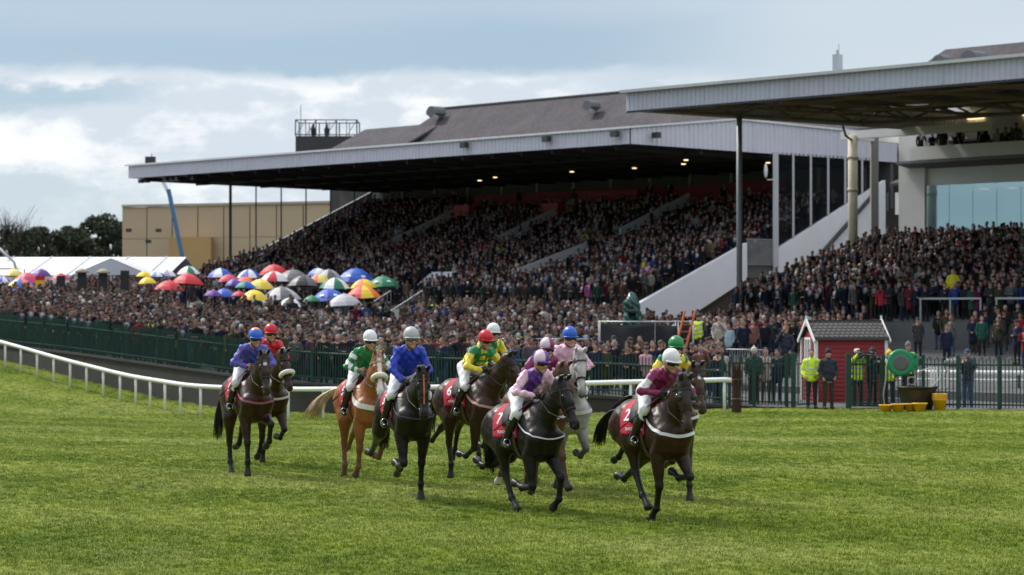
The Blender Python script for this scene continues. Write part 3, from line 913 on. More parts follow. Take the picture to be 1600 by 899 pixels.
def main_back():
    """slate roofed building rising behind the grandstand"""
    sl = slate_mat(); dk = mat('stand_dark', None)
    g = empty('slate_building', SP(-15, 36, 1.5), 'slate roofed building rising behind the grandstand roof', 'building'); base = np.array(SP(-15, 36, 1.5))
    def put(b, nm, m, **k):
        b.v = [np.array(v) - base for v in b.v]; return b.build(nm, m, g, **k)
    n0, n1, LR, ZR = 36.0, -60.0, 35.8, 19.8
    b = MB()
    b.prism([SP(n0, 27, 13.4), SP(n1 - 4, 27, 13.4), SP(n1, LR, ZR), SP(n0, LR, ZR)], (0, 0, -.2))
    b.prism([SP(n0, LR, ZR), SP(n1, LR, ZR), SP(n1 - 4, 45, 13.4), SP(n0, 45, 13.4)], (0, 0, -.2))
    b.prism([SP(n1, LR, ZR), SP(n1 - 4, 27, 13.4), SP(n1 - 4, 45, 13.4)], (0, 0, -.2))
    put(b, 'roof', sl)
    b = MB(); b.bar(SP(n0, LR, ZR + .04), SP(n1, LR, ZR + .04), .35, .16); put(b, 'ridge', mat('ridge_dark', (.05, .05, .052), .7))
    b = MB(); b.prism([SP(n0, 27.4, 1.5), SP(n1 - 3.6, 27.4, 1.5), SP(n1 - 3.6, 44.6, 1.5), SP(n0, 44.6, 1.5)], (0, 0, 11.7)); put(b, 'wall', mat('back_wall_render', (.06, .055, .05), .9, noise=.15, nscale=1))
    # lower wing at the far end
    b = MB()
    b.prism([SP(n1 + 2, 29.5, 16.2), SP(n1 - 8.5, 29.5, 16.2), SP(n1 - 8.5, 34, 18.4), SP(n1 + 2, 34, 18.4)], (0, 0, -.2))
    b.prism([SP(n1 + 2, 34, 18.4), SP(n1 - 8.5, 34, 18.4), SP(n1 - 8.5, 39, 16.2), SP(n1 + 2, 39, 16.2)], (0, 0, -.2)); put(b, 'roof', sl)
    b = MB(); b.prism([SP(n1, 30, 1.5), SP(n1 - 8.3, 30, 1.5), SP(n1 - 8.3, 38.5, 1.5), SP(n1, 38.5, 1.5)], (0, 0, 14.5)); put(b, 'wall', dk)
    # raised gable to the right, skylights and vents
    b = MB()
    b.prism([SP(34, 28.5, 15), SP(-10, 28.5, 15), SP(-6.5, 37, 20.9), SP(34, 37, 20.9)], (0, 0, -.2)); b.prism([SP(34, 37, 20.9), SP(-6.5, 37, 20.9), SP(-10, 45, 15), SP(34, 45, 15)], (0, 0, -.2)); b.prism([SP(-6.5, 37, 20.9), SP(-10, 28.5, 15), SP(-10, 45, 15)], (0, 0, -.2)); put(b, 'roof', sl)
    vm = mat('vent_metal', (.10, .11, .12), .5, .3)
    for a, L, z, r_ in ((-58.8, 34.0, 19.2, .65), (-38.5, 33.0, 18.5, .55), (-4.6, 34.4, 19.6, .6), (-1.6, 34.0, 19.5, .75)):
        b = MB(); c = np.array(SP(a, L, z)); pts = []
        for t in np.linspace(0, math.pi, 9):
            pts.append((math.cos(t), math.sin(t)))
        v = []; f = []
        for w in (-.9, .9):
            for x, s in pts: v.append(tuple(c + np.append(SU * r_ * x + SV * w * r_, s * r_)))
            v.append(tuple(c + np.append(SV * w * r_, -.6 * r_)))
        n = len(pts) + 1
        f = [(i, i + 1, n + i + 1, n + i) for i in range(len(pts) - 1)] + [tuple(range(n - 1, -1, -1)), tuple(range(n, 2 * n))]
        b.add(v, f); put(b, 'roof_vent', vm)
    # lookout platform
    g2 = empty('lookout_platform', (PX(512, 229), 229, 1.5), 'dark steel lookout platform with railings above the roof', 'platform'); base2 = np.array((PX(512, 229), 229, 1.5))
    m2 = mat('platform_dark', (.045, .045, .05), .8)
    W = PX(558, 229) - PX(463, 229); x0 = -W / 2; zb, zf, zt = 13.5, ZY(215, 229) - 1.5, ZY(190, 229) - 1.5
    b = MB(); b.box((0, 0, zf - .9), (W, 4, 1.8)); b.build('base', m2, g2)
    b = MB(); b.box((W / 2 - .5, 0, (zf - 1.8) / 2), (.8, 2.5, zf - 1.81)); b.build('support', m2, g2)
    for y in (-2, 2):
        for i in range(7):
            x = x0 + W * i / 6; b = MB(); b.bar((x, y, zf), (x, y, zt), .10 if i % 2 == 0 else .06); b.build('post', m2, g2)
        b = MB()
        b.bar((x0, y, zt), (x0 + W, y, zt), .08); b.bar((x0, y, zf + .12), (x0 + W, y, zf + .12), .08)
        for i in (0, 1, 3, 5) if y < 0 else ():
            a, c = x0 + W * i / 6, x0 + W * (i + 1) / 6
            b.bar((a, y, zf), (c, y, zt), .05)
        for x in (x0, x0 + W): b.bar((x, -2, zt), (x, 2, zt), .06)
        b.build('railing', m2, g2)
    b = MB(); b.bar((x0 + .3, 0, zt - 1.4), (x0 + .3, 0, zt + 1.5), .05); b.build('mast', m2, g2)
    for x in (-1.3, -.1):
        b = MB(); b.lathe((x, 0, zf), [(.12, 0), (.2, .3), (.24, .75), (.1, .95), (.12, 1.05), (.09, 1.2), (.01, 1.25)], 8); tag(b.build('person', mat('dark_coat', (.02, .02, .025), .9), None, True), 'distant person in dark clothes up on the lookout platform, %s' % ('standing left' if x < -.5 else 'beside the middle post'), 'person').location = tuple(base2)

def second_stand():
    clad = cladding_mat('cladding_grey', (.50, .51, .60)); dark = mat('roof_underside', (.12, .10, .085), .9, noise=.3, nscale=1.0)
    wall = mat('cream_render', (.68, .67, .65), .85, noise=.12, nscale=.8); conc = mat('terrace_concrete', None)
    steel = mat('truss_steel', (.24, .18, .13), .8, noise=.3, nscale=2); pale = mat('pale_pipe', (.48, .43, .32), .7, noise=.2, nscale=2)
    g = empty('terrace_stand', SP(17.9, -17.5, 0), 'nearer stand on the right with ribbed grey roof edge and glazed lounge', 'grandstand'); base = np.array(SP(17.9, -17.5, 0))
    def put(b, nm, m, **k):
        b.v = [np.array(v) - base for v in b.v]; return b.build(nm, m, g, **k)
    A0, A1, E = 17.9, 64.0, -17.5
    zr = lambda L: float(np.interp(L, [E, E + 14, 16], [13.42, 14.2, 15.2]))
    zc = lambda L: float(np.interp(L, [E, 0, 12.5], [12.5, 12.62, 13.75]))
    b = MB()
    for L0, L1 in ((E - .3, E + 14), (E + 14, 16)):
        b.prism([SP(A0 - .2, L0, zr(L0)), SP(A1, L0, zr(L0)), SP(A1, L1, zr(L1)), SP(A0 - .2, L1, zr(L1))], (0, 0, -.14))
    put(b, 'roof', cladding_mat('roof_grey', (.45, .46, .48)))
    b = MB(); b.add(*corrugated(SP(A0, E), SP(A1, E), 12.40, 13.32, 12.40, 13.32, .30, .05, -SV)); put(b, 'fascia', clad)
    b = MB(); b.add(*corrugated(SP(A0 - .05, 16), SP(A0 - .05, E), 12.5, 13.8, 12.4, 13.3, .30, .05, -SU)); put(b, 'end_fascia', clad)
    b = MB(); b.bar(SP(A0, E + .06, 12.37), SP(A1, E + .06, 12.37), .10, .12); put(b, 'gutter', mat('gutter_dark', (.05, .05, .055), .6))
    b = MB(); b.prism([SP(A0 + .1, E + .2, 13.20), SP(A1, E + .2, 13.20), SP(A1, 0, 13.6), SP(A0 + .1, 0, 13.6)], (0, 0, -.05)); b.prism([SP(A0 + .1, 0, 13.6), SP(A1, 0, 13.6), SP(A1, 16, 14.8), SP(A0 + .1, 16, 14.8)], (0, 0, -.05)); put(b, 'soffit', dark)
    # trusses: bottom chord, top chord, zigzag
    for i in range(12):
        a = A0 + .4 + i * 3.9
        b = MB(); n = 14
        Ls = np.linspace(E + .5, 12.5, n)
        for k in range(n - 1):
            l0, l1 = Ls[k], Ls[k + 1]
            b.bar(SP(a, l0, zc(l0)), SP(a, l1, zc(l1)), .14, .14); b.bar(SP(a, l0, zc(l0) + .6), SP(a, l1, zc(l1) + .6), .12, .12)
            b.bar(SP(a, l0, zc(l0) + (0 if k % 2 else .6)), SP(a, l1, zc(l1) + (.6 if k % 2 else 0)), .08)
        put(b, 'truss', steel)
    b = MB()
    for L in np.linspace(E + 1.5, 11, 9): b.bar(SP(A0, L, zc(L) + .68), SP(A1, L, zc(L) + .68), .09, .14)
    for L in (E + 4.0, E + 10, 0): b.bar(SP(A0, L, 12.55), SP(A1, L, 12.55), .10, .10)
    put(b, 'purlins', steel)
    # supports
    b = MB(); b.tube([SP(A0 + .35, E + 7.6, 1.0), SP(A0 + .35, E + 7.6, 12.5)], .15, 10); put(b, 'slim_column', mat('post_grey', (.20, .21, .23), .5, .2), smooth=True)
    b = MB(); b.tube([SP(14.4, 3.2, 4.0), SP(14.4, 3.2, 12.3)], .27, 12); b.tube([SP(14.4, 3.2, 11.0), SP(14.4, 3.2, 11.2)], .31, 12); b.tube([SP(14.4, 3.2, 9.2), SP(14.4, 3.2, 9.4)], .30, 12); put(b, 'round_column', pale, smooth=True)
    b = MB(); b.tube([SP(14.4, 3.2, 12.0), SP(15.2, 1.7, 12.2), SP(15.6, 1.0, 12.7)], .07, 8); put(b, 'drain_pipe', mat('black_pipe', None), smooth=True)
    b = MB(); b.bar(SP(13.9, 5.6, 4.0), SP(13.9, 5.6, 12.4), .42, .42); put(b, 'square_column', mat('grey_column', (.26, .25, .23), .8, noise=.2, nscale=1))
    b = MB(); b.bar(SP(13.5, 3.4, 12.35), SP(24, 3.4, 12.35), .35, .45); b.bar(SP(13.9, 3.2, 12.3), SP(13.9, 8, 12.3), .3, .4); put(b, 'head_beam', wall)
    # lounge block: pier, glazing, balcony
    L0 = 6.5
    b = MB(); b.prism([SP(14.9, L0, 3.5), SP(16.75, L0, 3.5), SP(16.75, L0 + 9, 3.5), SP(14.9, L0 + 9, 3.5)], (0, 0, 9.7)); put(b, 'wall', wall)
    b = MB(); b.prism([SP(16.75, L0 + .3, 9.55), SP(A1, L0 + .3, 9.55), SP(A1, L0 + .6, 9.55), SP(16.75, L0 + .6, 9.55)], (0, 0, 1.0)); put(b, 'wall', wall)
    b = MB(); b.prism([SP(15.6, L0 - 1.1, 10.75), SP(A1, L0 - 1.1, 10.75), SP(A1, L0 + .6, 10.45), SP(15.6, L0 + .6, 10.45)], (0, 0, .14)); put(b, 'balcony_floor', mat('balcony_grey', (.20, .20, .21), .9))
    b = MB(); b.prism([SP(16.6, L0 - 1.12, 10.92), SP(A1, L0 - 1.12, 10.92), SP(A1, L0 - .9, 10.92), SP(16.6, L0 - .9, 10.92)], (0, 0, .72)); put(b, 'balcony_parapet', wall)
    b = MB(); b.prism([SP(16.75, L0 + 3.5, 10.6), SP(A1, L0 + 3.5, 10.6), SP(A1, L0 + 3.7, 10.6), SP(16.75, L0 + 3.7, 10.6)], (0, 0, 1.6)); put(b, 'balcony_back', mat('stand_dark', None))
    b = MB(); b.prism([SP(16.76, L0 + 2.0, 12.15), SP(A1, L0 + 2.0, 12.15), SP(A1, L0 + 3.7, 12.15), SP(16.76, L0 + 3.7, 12.15)], (0, 0, 1.95)); put(b, 'upper_wall', wall)
    for a in (18.8, 22.6, 26.4): 
        b = MB(); c = np.array(SP(a, L0 + 1.9, 13.30)); b.bar(c - np.append(SU * .55, 0), c + np.append(SU * .55, 0), .12, .14); put(b, 'strip_lamp', mat('lamp_warm', None))
    b = MB(); b.bar(SP(17.5, L0 + 1.4, 12.4), SP(17.5, L0 + 1.9, 11.8), .1); b.bar(SP(17.5, L0 + 1.4, 12.5), SP(17.5, L0 + 1.4, 12.3), .6, .1); put(b, 'bracket', steel)
    # glazing
    gm = bpy.data.materials.new('lounge_glass'); gm.use_nodes = True
    pb = gm.node_tree.nodes['Principled BSDF']; pb.inputs['Base Color'].default_value = (.42, .62, .68, 1); pb.inputs['Roughness'].default_value = .05; pb.inputs['Metallic'].default_value = .75; pb.inputs['Alpha'].default_value = .72
    for i in range(9):
        a = 16.8 + i * 1.62; b = MB(); b.prism([SP(a, L0 + .1, 6.2), SP(a + 1.59, L0 + .1, 6.2), SP(a + 1.59, L0 + .1, 9.55), SP(a, L0 + .1, 9.55)], tuple(np.append(SV * .04, 0))); put(b, 'glass_pane', gm)
    b = MB(); b.prism([SP(16.8, L0 + 5, 6.0), SP(A1, L0 + 5, 6.0), SP(A1, L0 + 5.2, 6.0), SP(16.8, L0 + 5.2, 6.0)], (0, 0, 3.6)); put(b, 'lounge_back', mat('lounge_wall', (.45, .48, .48), .9))
    b = MB(); b.prism([SP(16.8, L0 + .2, 5.6), SP(A1, L0 + .2, 5.6), SP(A1, L0 + 5, 5.6), SP(16.8, L0 + 5, 5.6)], (0, 0, .5)); put(b, 'lounge_floor', mat('balcony_grey', None))
    b = MB()
    for i in range(4): b.box(SP(18.5 + i * 1.9, L0 + 3, 9.4), (.9, .12, .05), .85)
    put(b, 'lounge_lamp', mat('lamp_warm', None))
    # link building between the two stands
    b = MB(); b.prism([SP(9.5, 13.5, 3), SP(14.8, 13.5, 3), SP(14.8, 18, 3), SP(9.5, 18, 3)], (0, 0, 7.2)); put(b, 'link_wall', mat('link_dark', (.06, .05, .05), .8, noise=.2, nscale=1))
    b = MB(); b.prism([SP(9.5, 12.6, 8.3), SP(14.8, 12.6, 8.3), SP(14.8, 13.4, 8.3), SP(9.5, 13.4, 8.3)], (0, 0, 1.3)); put(b, 'link_balcony', wall)
    b = MB(); b.prism([SP(9.3, 12.3, 10.0), SP(14.8, 12.3, 10.0), SP(14.8, 18, 11.8), SP(9.3, 18, 11.8)], (0, 0, .15)); put(b, 'link_roof', mat('slate', None))
    # standing steps
    b = MB(); L = -38.0
    while L < 6.3:
        st = .75
        z = zterr(L + .3); a0 = aleft(L)
        b.prism([SP(a0, L, z), SP(A1, L, z), SP(A1, L + st + .02, z), SP(a0, L + st + .02, z)], (0, 0, -2.2)); L += st
    put(b, 'terrace', conc)
    b = MB()
    for p, q in zip(np.linspace(-25, 5, 9)[:-1], np.linspace(-25, 5, 9)[1:]):
        b.prism([SP(aleft(p) - .02, p, zterr(p) - 2), SP(aleft(q) - .02, q, zterr(q) - 2), SP(aleft(q) - .02, q, zterr(q) + .3), SP(aleft(p) - .02, p, zterr(p) + .3)], tuple(np.append(SU * .18, 0)))
    put(b, 'terrace_wall', mat('brown_render', None))
    # crush barriers between the upper and lower steps
    gs = mat('galvanised', None)
    for a0, n in ((31.2, 2), (35.6, 3), (43, 2)):
        b = MB(); z = 2.12; w = 1.75
        for k in range(n + 1): b.bar(SP(a0 + w * k, -11.35, z - .9), SP(a0 + w * k, -11.35, z + 1.08), .075)
        b.bar(SP(a0 - .05, -11.35, z + 1.1), SP(a0 + w * n + .05, -11.35, z + 1.1), .09); put(b, 'crush_barrier', gs)
    for a0, L, n in ((20, -2, 2), (30, 0, 2), (37, -1, 2), (24, -5, 2)):
        b = MB(); z = zterr(L); w = 1.75
        for k in range(n + 1): b.bar(SP(a0 + w * k, L, z), SP(a0 + w * k, L, z + 1.15), .07)
        b.bar(SP(a0, L, z + 1.15), SP(a0 + w * n, L, z + 1.15), .09); put(b, 'crush_barrier', gs)
    # slim chimney and rooflight on the near roof
    b = MB(); c = np.array(SP(28.9, E + 3.0, 13.9)); b.box(c + np.array((0, 0, .1)), (.34, .34, 1.1), .85); b.tube([tuple(c + (0, 0, .6)), tuple(c + (0, 0, .86))], .08, 8); b.tube([tuple(c + (.06, 0, .6)), tuple(c + (.06, 0, 1.15))], .02, 6); put(b, 'chimney', mat('chimney_grey', (.36, .40, .43), .6))
main_stand(); main_back(); second_stand()
# ------------------------------------------------------------------ horses
def leg_fore(E, s, a1, a2, a3):
    d = lambda a: np.array((math.sin(R(a)), 0, -math.cos(R(a))))
    K = E + d(a1) * 0.43; K = K + np.array((0, -s * 0.015, 0))
    Ft = K + d(a2) * 0.305
    Pa = Ft + d(a3) * 0.13
    Hf = Pa + d(a3 * 0.85) * 0.075
    return K, Ft, Pa, Hf
def leg_hind(H, s, b0, b1, b2, b3):
    d = lambda a: np.array((math.sin(R(a)), 0, -math.cos(R(a))))
    St = H + d(b0) * 0.36 + np.array((0, s * 0.03, 0))
    Hk = St + d(b1) * 0.42 + np.array((0, -s * 0.03, 0))
    Ft = Hk + d(b2) * 0.36
    Pa = Ft + d(b3) * 0.13
    Hf = Pa + d(b3 * 0.85) * 0.075
    return St, Hk, Ft, Pa, Hf

def horse_prims(h):
    pr = []
    A = lambda *a, **k: pr.append(P(*a, **k))
    # trunk
    A((.32, 0, 1.15), (-.30, 0, 1.20), .292, .27, S=(1, .88, 1.17), k=.08)
    A((-.30, 0, 1.26), (-.66, 0, 1.29), .235, .24, S=(1, .95, 1), k=.10)
    A((-.62, 0, 1.33), (-.86, 0, 1.25), .22, .16, S=(1, 1.1, 1), k=.08)
    A((.32, 0, 1.49), (-.02, 0, 1.47), .085, .08, S=(1, .7, 1), k=.10)
    A((-.05, 0, 1.40), (-.6, 0, 1.44), .10, .11, k=.08)
    A((.42, 0, .98), (-.05, 0, .96), .165, .14, S=(1, 1.0, 1), k=.07)
    for s in (1, -1):
        A((.24, s * .14, 1.40), (.52, s * .145, 1.15), .09, .125, k=.06)
        A((.54, s * .10, 1.15), (.50, s * .105, .98), .13, .115, k=.05)
        E = np.array((.38, s * .168, .90))
        A((.52, s * .15, 1.13), tuple(E + (0.02, 0, .02)), .115, .10, k=.05)
        K, Ft, Pa, Hf = leg_fore(E, s, *h['RF' if s < 0 else 'LF'])
        u = (K - E) / np.linalg.norm(K - E)
        n = np.array((u[2], 0, -u[0])) * -1.0           # forward of the forearm
        A(E, K, .104, .054, S=(1, .92, 1), k=.04, c='fore')
        A(E + u * .08 + n * .025, E + u * .24 + n * .012, .088, .056, S=(1, .9, 1), k=.05)
        A(K - u * .015, K + (Ft - K) * .06, .056, .053, k=.025, c='low')
        v = (Ft - K) / np.linalg.norm(Ft - K); n2 = np.array((v[2], 0, -v[0])) * -1.0
        A(K, Ft, .041, .038, k=.02, c='low')
        A(K + v * .04 - n2 * .016, Ft - v * .02 - n2 * .014, .027, .027, k=.025, c='low')
        A(Ft, Ft - n2 * .012, .049, k=.02, c='sock')
        A(Ft, Pa, .037, .043, k=.02, c='sock')
        A(Pa + (Hf - Pa) * .1, Hf, .048, .064, S=(1.05, 1, 1), k=.008, c='hoof')
        w_ = (Hf - Pa) / np.linalg.norm(Hf - Pa); pr.append(P(Hf + w_ * .107, Hf + w_ * .107, .085, sub=True))
        # hind
        H = np.array((-.66, s * .14, 1.21))
        St, Hk, F2, P2, H2 = leg_hind(H, s, *h['RH' if s < 0 else 'LH'])
        A(H, St, .205, .145, S=(1, .76, 1), k=.09)
        A(H + np.array((-.16, 0, -.04)), St + (Hk - St) * .25 + np.array((-.03, 0, 0)), .13, .08, S=(1, .8, 1), k=.08)
        A(St, Hk, .125, .060, S=(1, .8, 1), k=.05, c='fore')
        w = (Hk - St) / np.linalg.norm(Hk - St); n3 = np.array((w[2], 0, -w[0])) * -1.0
        v = (F2 - Hk) / np.linalg.norm(F2 - Hk); n4 = np.array((v[2], 0, -v[0])) * -1.0
        A(Hk - v * .03 - n4 * .045, Hk + v * .02 - n4 * .02, .026, .032, S=(1, .85, 1), k=.03, c='low')
        A(St + w * .25 - n3 * .035, Hk - n4 * .045 - v * .02, .028, .02, k=.03, c='fore')
        A(Hk, Hk + v * .05, .058, .050, S=(1, .85, 1), k=.025, c='low')
        A(Hk, F2, .047, .039, S=(1, .9, 1), k=.02, c='low')
        A(Hk + v * .06 - n4 * .018, F2 - n4 * .014, .028, .026, k=.025, c='low')
        A(F2, F2 - n4 * .012, .050, k=.02, c='sock')
        A(F2, P2, .038, .044, k=.02, c='sock')
        A(P2 + (H2 - P2) * .1, H2, .048, .062, k=.008, c='hoof')
        w_ = (H2 - P2) / np.linalg.norm(H2 - P2); pr.append(P(H2 + w_ * .107, H2 + w_ * .107, .085, sub=True))
    # neck
    na, hp, yaw, ny = R(h['neck']), R(h['head']), h.get('yaw', 0), h.get('nyaw', 0)
    N0 = np.array((.44, 0, 1.34)); nl = h.get('nlen', .70)
    PO = N0 + np.array((math.cos(na), 0, math.sin(na))) * nl
    Mn = rotm('Z', ny)
    kn = dict(M=Mn, piv=N0)
    up = np.array((-math.sin(na), 0, math.cos(na)))
    A(N0 + (-.05, 0, -.02), N0 + (PO - N0) * .55 - up * .02, .25, .155, S=(1, .62, 1), k=.09, **kn)
    A(N0 + (PO - N0) * .4 + up * .01, PO - up * .015, .165, .108, S=(1, .66, 1), k=.06, **kn)
    A(N0 + up * .10 + (-.14, 0, 0), N0 + (PO - N0) * .8 + up * .06, .075, .045, S=(1, .6, 1), k=.06, **kn)
    # head
    POr = (PO - N0) @ Mn.T + N0
    Mh = rotm('Z', yaw + ny)
    kh = dict(M=Mh, piv=POr)
    d = np.array((math.cos(hp), 0, -math.sin(hp))); n = np.array((math.sin(hp), 0, math.cos(hp)))
    o = POr
    i0 = len(pr)
    A(o - d * .01, o + d * .26, .088, .078, S=(1, .82, 1), k=.05, **kh)
    A(o + d * .08 - n * .07, o + d * .20 - n * .085, .088, .068, S=(1, .66, 1), k=.04, **kh)
    A(o + d * .22 - n * .01, o + d * .50 - n * .02, .075, .050, S=(1, .78, 1), k=.04, c='face', **kh)
    A(o + d * .28 - n * .07, o + d * .50 - n * .065, .045, .035, S=(1, .75, 1), k=.03, c='face', **kh)
    A(o + d * .50 - n * .025, o + d * .545 - n * .035, .055, .050, S=(1, .95, 1), k=.03, c='muz', **kh)
    A(o + d * .51 - n * .085, o + d * .53 - n * .085, .030, .026, S=(1, .95, 1), k=.02, c='muz', **kh)
    for s in (1, -1):
        A(o + d * .165 + n * .035 + (0, s * .062, 0), o + d * .19 + n * .03 + (0, s * .066, 0), .026, k=.02, **kh)
        A(o + d * .555 - n * .015 + (0, s * .036, 0), o + d * .56 - n * .035 + (0, s * .036, 0), .018, k=.012, c='muz', **kh)
        A(o - d * .02 + n * .055 + (0, s * .045, 0), o - d * .035 + n * .12 + (0, s * .062, 0), .028, .030, S=(1, .8, 1), k=.02, c='ear', **kh)
        A(o - d * .035 + n * .12 + (0, s * .062, 0), o - d * .03 + n * .20 + (0, s * .060, 0), .030, .006, S=(1, .75, 1), k=.015, c='ear', **kh)
    HS = 1.15
    for p in pr[i0:]:
        p.a = o + (p.a - o) * HS; p.b = o + (p.b - o) * HS; p.ra *= HS; p.rb *= HS
    h['HS'] = HS
    h['hd'] = d @ Mh.T; h['hn'] = n @ Mh.T; h['hs'] = np.array((0, 1, 0)) @ Mh.T; h['po'] = o
    h['N0'] = N0; h['PO'] = POr; h['up'] = up @ Mn.T
    return pr

COAT = {
    'black':    dict(body=(.008, .0055, .005), fore=(.006, .0045, .0045), low=(.005, .004, .004), face=(.009, .0065, .0055), muz=(.012, .009, .008)),
    'brown':    dict(body=(.030, .0115, .0055), fore=(.015, .0065, .0045), low=(.006, .0045, .0045), face=(.018, .0085, .0055), muz=(.040, .020, .012)),
    'bay':      dict(body=(.050, .018, .007), fore=(.026, .011, .006), low=(.009, .007, .007), face=(.060, .029, .015), muz=(.030, .019, .015)),
    'chestnut': dict(body=(.27, .098, .030), fore=(.19, .075, .030), low=(.15, .065, .032), face=(.24, .10, .042), muz=(.30, .17, .12)),
    'redbay':   dict(body=(.095, .038, .018), fore=(.085, .034, .017), low=(.065, .028, .016), face=(.09, .04, .02), muz=(.05, .03, .022)),
    'grey':     dict(body=(.40, .39, .38), fore=(.20, .19, .185), low=(.085, .080, .080), face=(.50, .49, .48), muz=(.09, .085, .085)),
}
def coat_mat(kind):
    nm = 'coat_' + kind
    if nm in MATS: return MATS[nm]
    m = bpy.data.materials.new(nm); m.use_nodes = True
    t = m.node_tree; b = t.nodes['Principled BSDF']
    tc = nd(t, 'ShaderNodeTexCoord')
    a = nd(t, 'ShaderNodeAttribute', attribute_name='Col')
    n = nd(t, 'ShaderNodeTexNoise', inp={'Scale': 14.0 if kind == 'grey' else 5.0, 'Detail': 4.0, 'Roughness': 0.6})
    t.links.new(tc.outputs['Object'], n.inputs['Vector'])
    amp = 0.35 if kind == 'grey' else 0.45
    k = mth(t, 'MULTIPLY_ADD', n.outputs[0], 2 * amp, 1 - amp)
    h = nd(t, 'ShaderNodeVectorMath', operation='SCALE')
    t.links.new(a.outputs['Color'], h.inputs[0]); t.links.new(k, h.inputs[3])
    t.links.new(h.outputs[0], b.inputs['Base Color'])
    n2 = nd(t, 'ShaderNodeTexNoise', inp={'Scale': 26.0, 'Detail': 5.0, 'Roughness': 0.65})
    t.links.new(tc.outputs['Object'], n2.inputs['Vector'])
    bp = nd(t, 'ShaderNodeBump', inp={'Strength': 0.3, 'Distance': 0.02})
    t.links.new(n2.outputs[0], bp.inputs['Height']); t.links.new(bp.outputs[0], b.inputs['Normal'])
    t.links.new(mth(t, 'MULTIPLY_ADD', n2.outputs[0], 0.3, 0.24), b.inputs['Roughness'])
    b.inputs['Specular IOR Level'].default_value = 0.28 if kind != 'grey' else .15
    MATS[nm] = m
    return m

def strands(curves, r, n=4):
    b = MB()
    for c in curves:
        m = len(c)
        b.tube(c, [r * (1 - 0.75 * i / (m - 1)) for i in range(m)], n)
    return b

def ribbon_on(prims, pts, w, off=0.008, sub=14, th=0.006, closed=False):
    """flat strap that follows the body through the given points"""
    pts = np.array(pts, float)
    m = len(pts); out = []
    rng = m if closed else m - 1
    for i in range(rng):
        a, b = pts[i], pts[(i + 1) % m]
        for k in range(sub):
            out.append(a + (b - a) * k / sub)
    if not closed: out.append(pts[-1])
    X = project(prims, np.array(out), off)
    n = len(X)
    e = 1e-3
    g = np.stack([field_at(prims, X + np.eye(3)[i] * e) - field_at(prims, X - np.eye(3)[i] * e) for i in range(3)], -1)
    g /= np.maximum(np.linalg.norm(g, axis=1, keepdims=True), 1e-9)
    T = (np.roll(X, -1, 0) - np.roll(X, 1, 0)) if closed else np.gradient(X, axis=0)
    T /= np.maximum(np.linalg.norm(T, axis=1, keepdims=True), 1e-9)
    W = np.cross(T, g)
    W /= np.maximum(np.linalg.norm(W, axis=1, keepdims=True), 1e-9)
    v = np.concatenate([X - W * w / 2, X + W * w / 2, X + W * w / 2 + g * th, X - W * w / 2 + g * th])
    f = []
    for i in range(n if closed else n - 1):
        j = (i + 1) % n
        for p in range(4):
            q = (p + 1) % 4
            f.append((p * n + i, p * n + j, q * n + j, q * n + i))
    return v, f
def text_mesh(body, size):
    cu = bpy.data.curves.new('t', 'FONT')
    cu.body = body; cu.size = size; cu.align_x = 'CENTER'; cu.align_y = 'CENTER'; cu.offset = size * 0.018
    ob = bpy.data.objects.new('t', cu); C.objects.link(ob)
    dg = bpy.context.evaluated_depsgraph_get()
    me = bpy.data.meshes.new_from_object(ob.evaluated_get(dg))
    bm = bmesh.new(); bm.from_mesh(me)
    bmesh.ops.triangulate(bm, faces=bm.faces[:])
    bmesh.ops.subdivide_edges(bm, edges=[e for e in bm.edges if e.calc_length() > size * 0.25], cuts=2)
    bmesh.ops.triangulate(bm, faces=bm.faces[:])
    v = np.array([tuple(x.co) for x in bm.verts]); f = [tuple(q.index for q in fc.verts) for fc in bm.faces]
    bm.free()
    bpy.data.objects.remove(ob); bpy.data.curves.remove(cu); bpy.data.meshes.remove(me)
    return v, f

def head_prims(c, M, skin='skin', neck_to=None, K=1.0):
    c = np.array(c, float); pr = []
    def A(a, b, ra, rb=None, **k):
        b = a if b is None else b
        a = np.array(a) * K; b = np.array(b) * K; ra = ra * K; rb = None if rb is None else rb * K
        pr.append(P(c + a, c + b, ra, rb, M=M, piv=c, **{**dict(c=skin), **k}))
    A((-.025, 0, .02), (.015, 0, .02), .094, .092, S=(1, .82, 1.06), k=.02)
    A((.03, 0, -.02), (.047, 0, -.075), .066, .043, S=(1, .86, 1), k=.03)
    A((.083, 0, .012), (.108, 0, -.028), .010, .015, k=.012)
    A((.072, 0, -.098), None, .023, k=.02)
    for s in (1, -1):
        A((-.005, s * .077, -.018), (-.012, s * .080, .018), .015, .022, S=(.75, .5, 1), k=.008)
        A((.070, s * .032, .030), None, .017, k=.015)
        A((.058, s * .035, -.03), None, .030, k=.02)
        A((.080, s * .030, .008), None, .013, k=.004, c='eye')
    A((.080, -.016, -.066), (.080, .016, -.066), .011, k=.006, c='lip')
    if neck_to is not None:
        b = c + np.array((-.025, 0, -.06)) @ M.T
        pr.append(P(b, neck_to, .058, .064, k=.03, c=skin))
    return pr

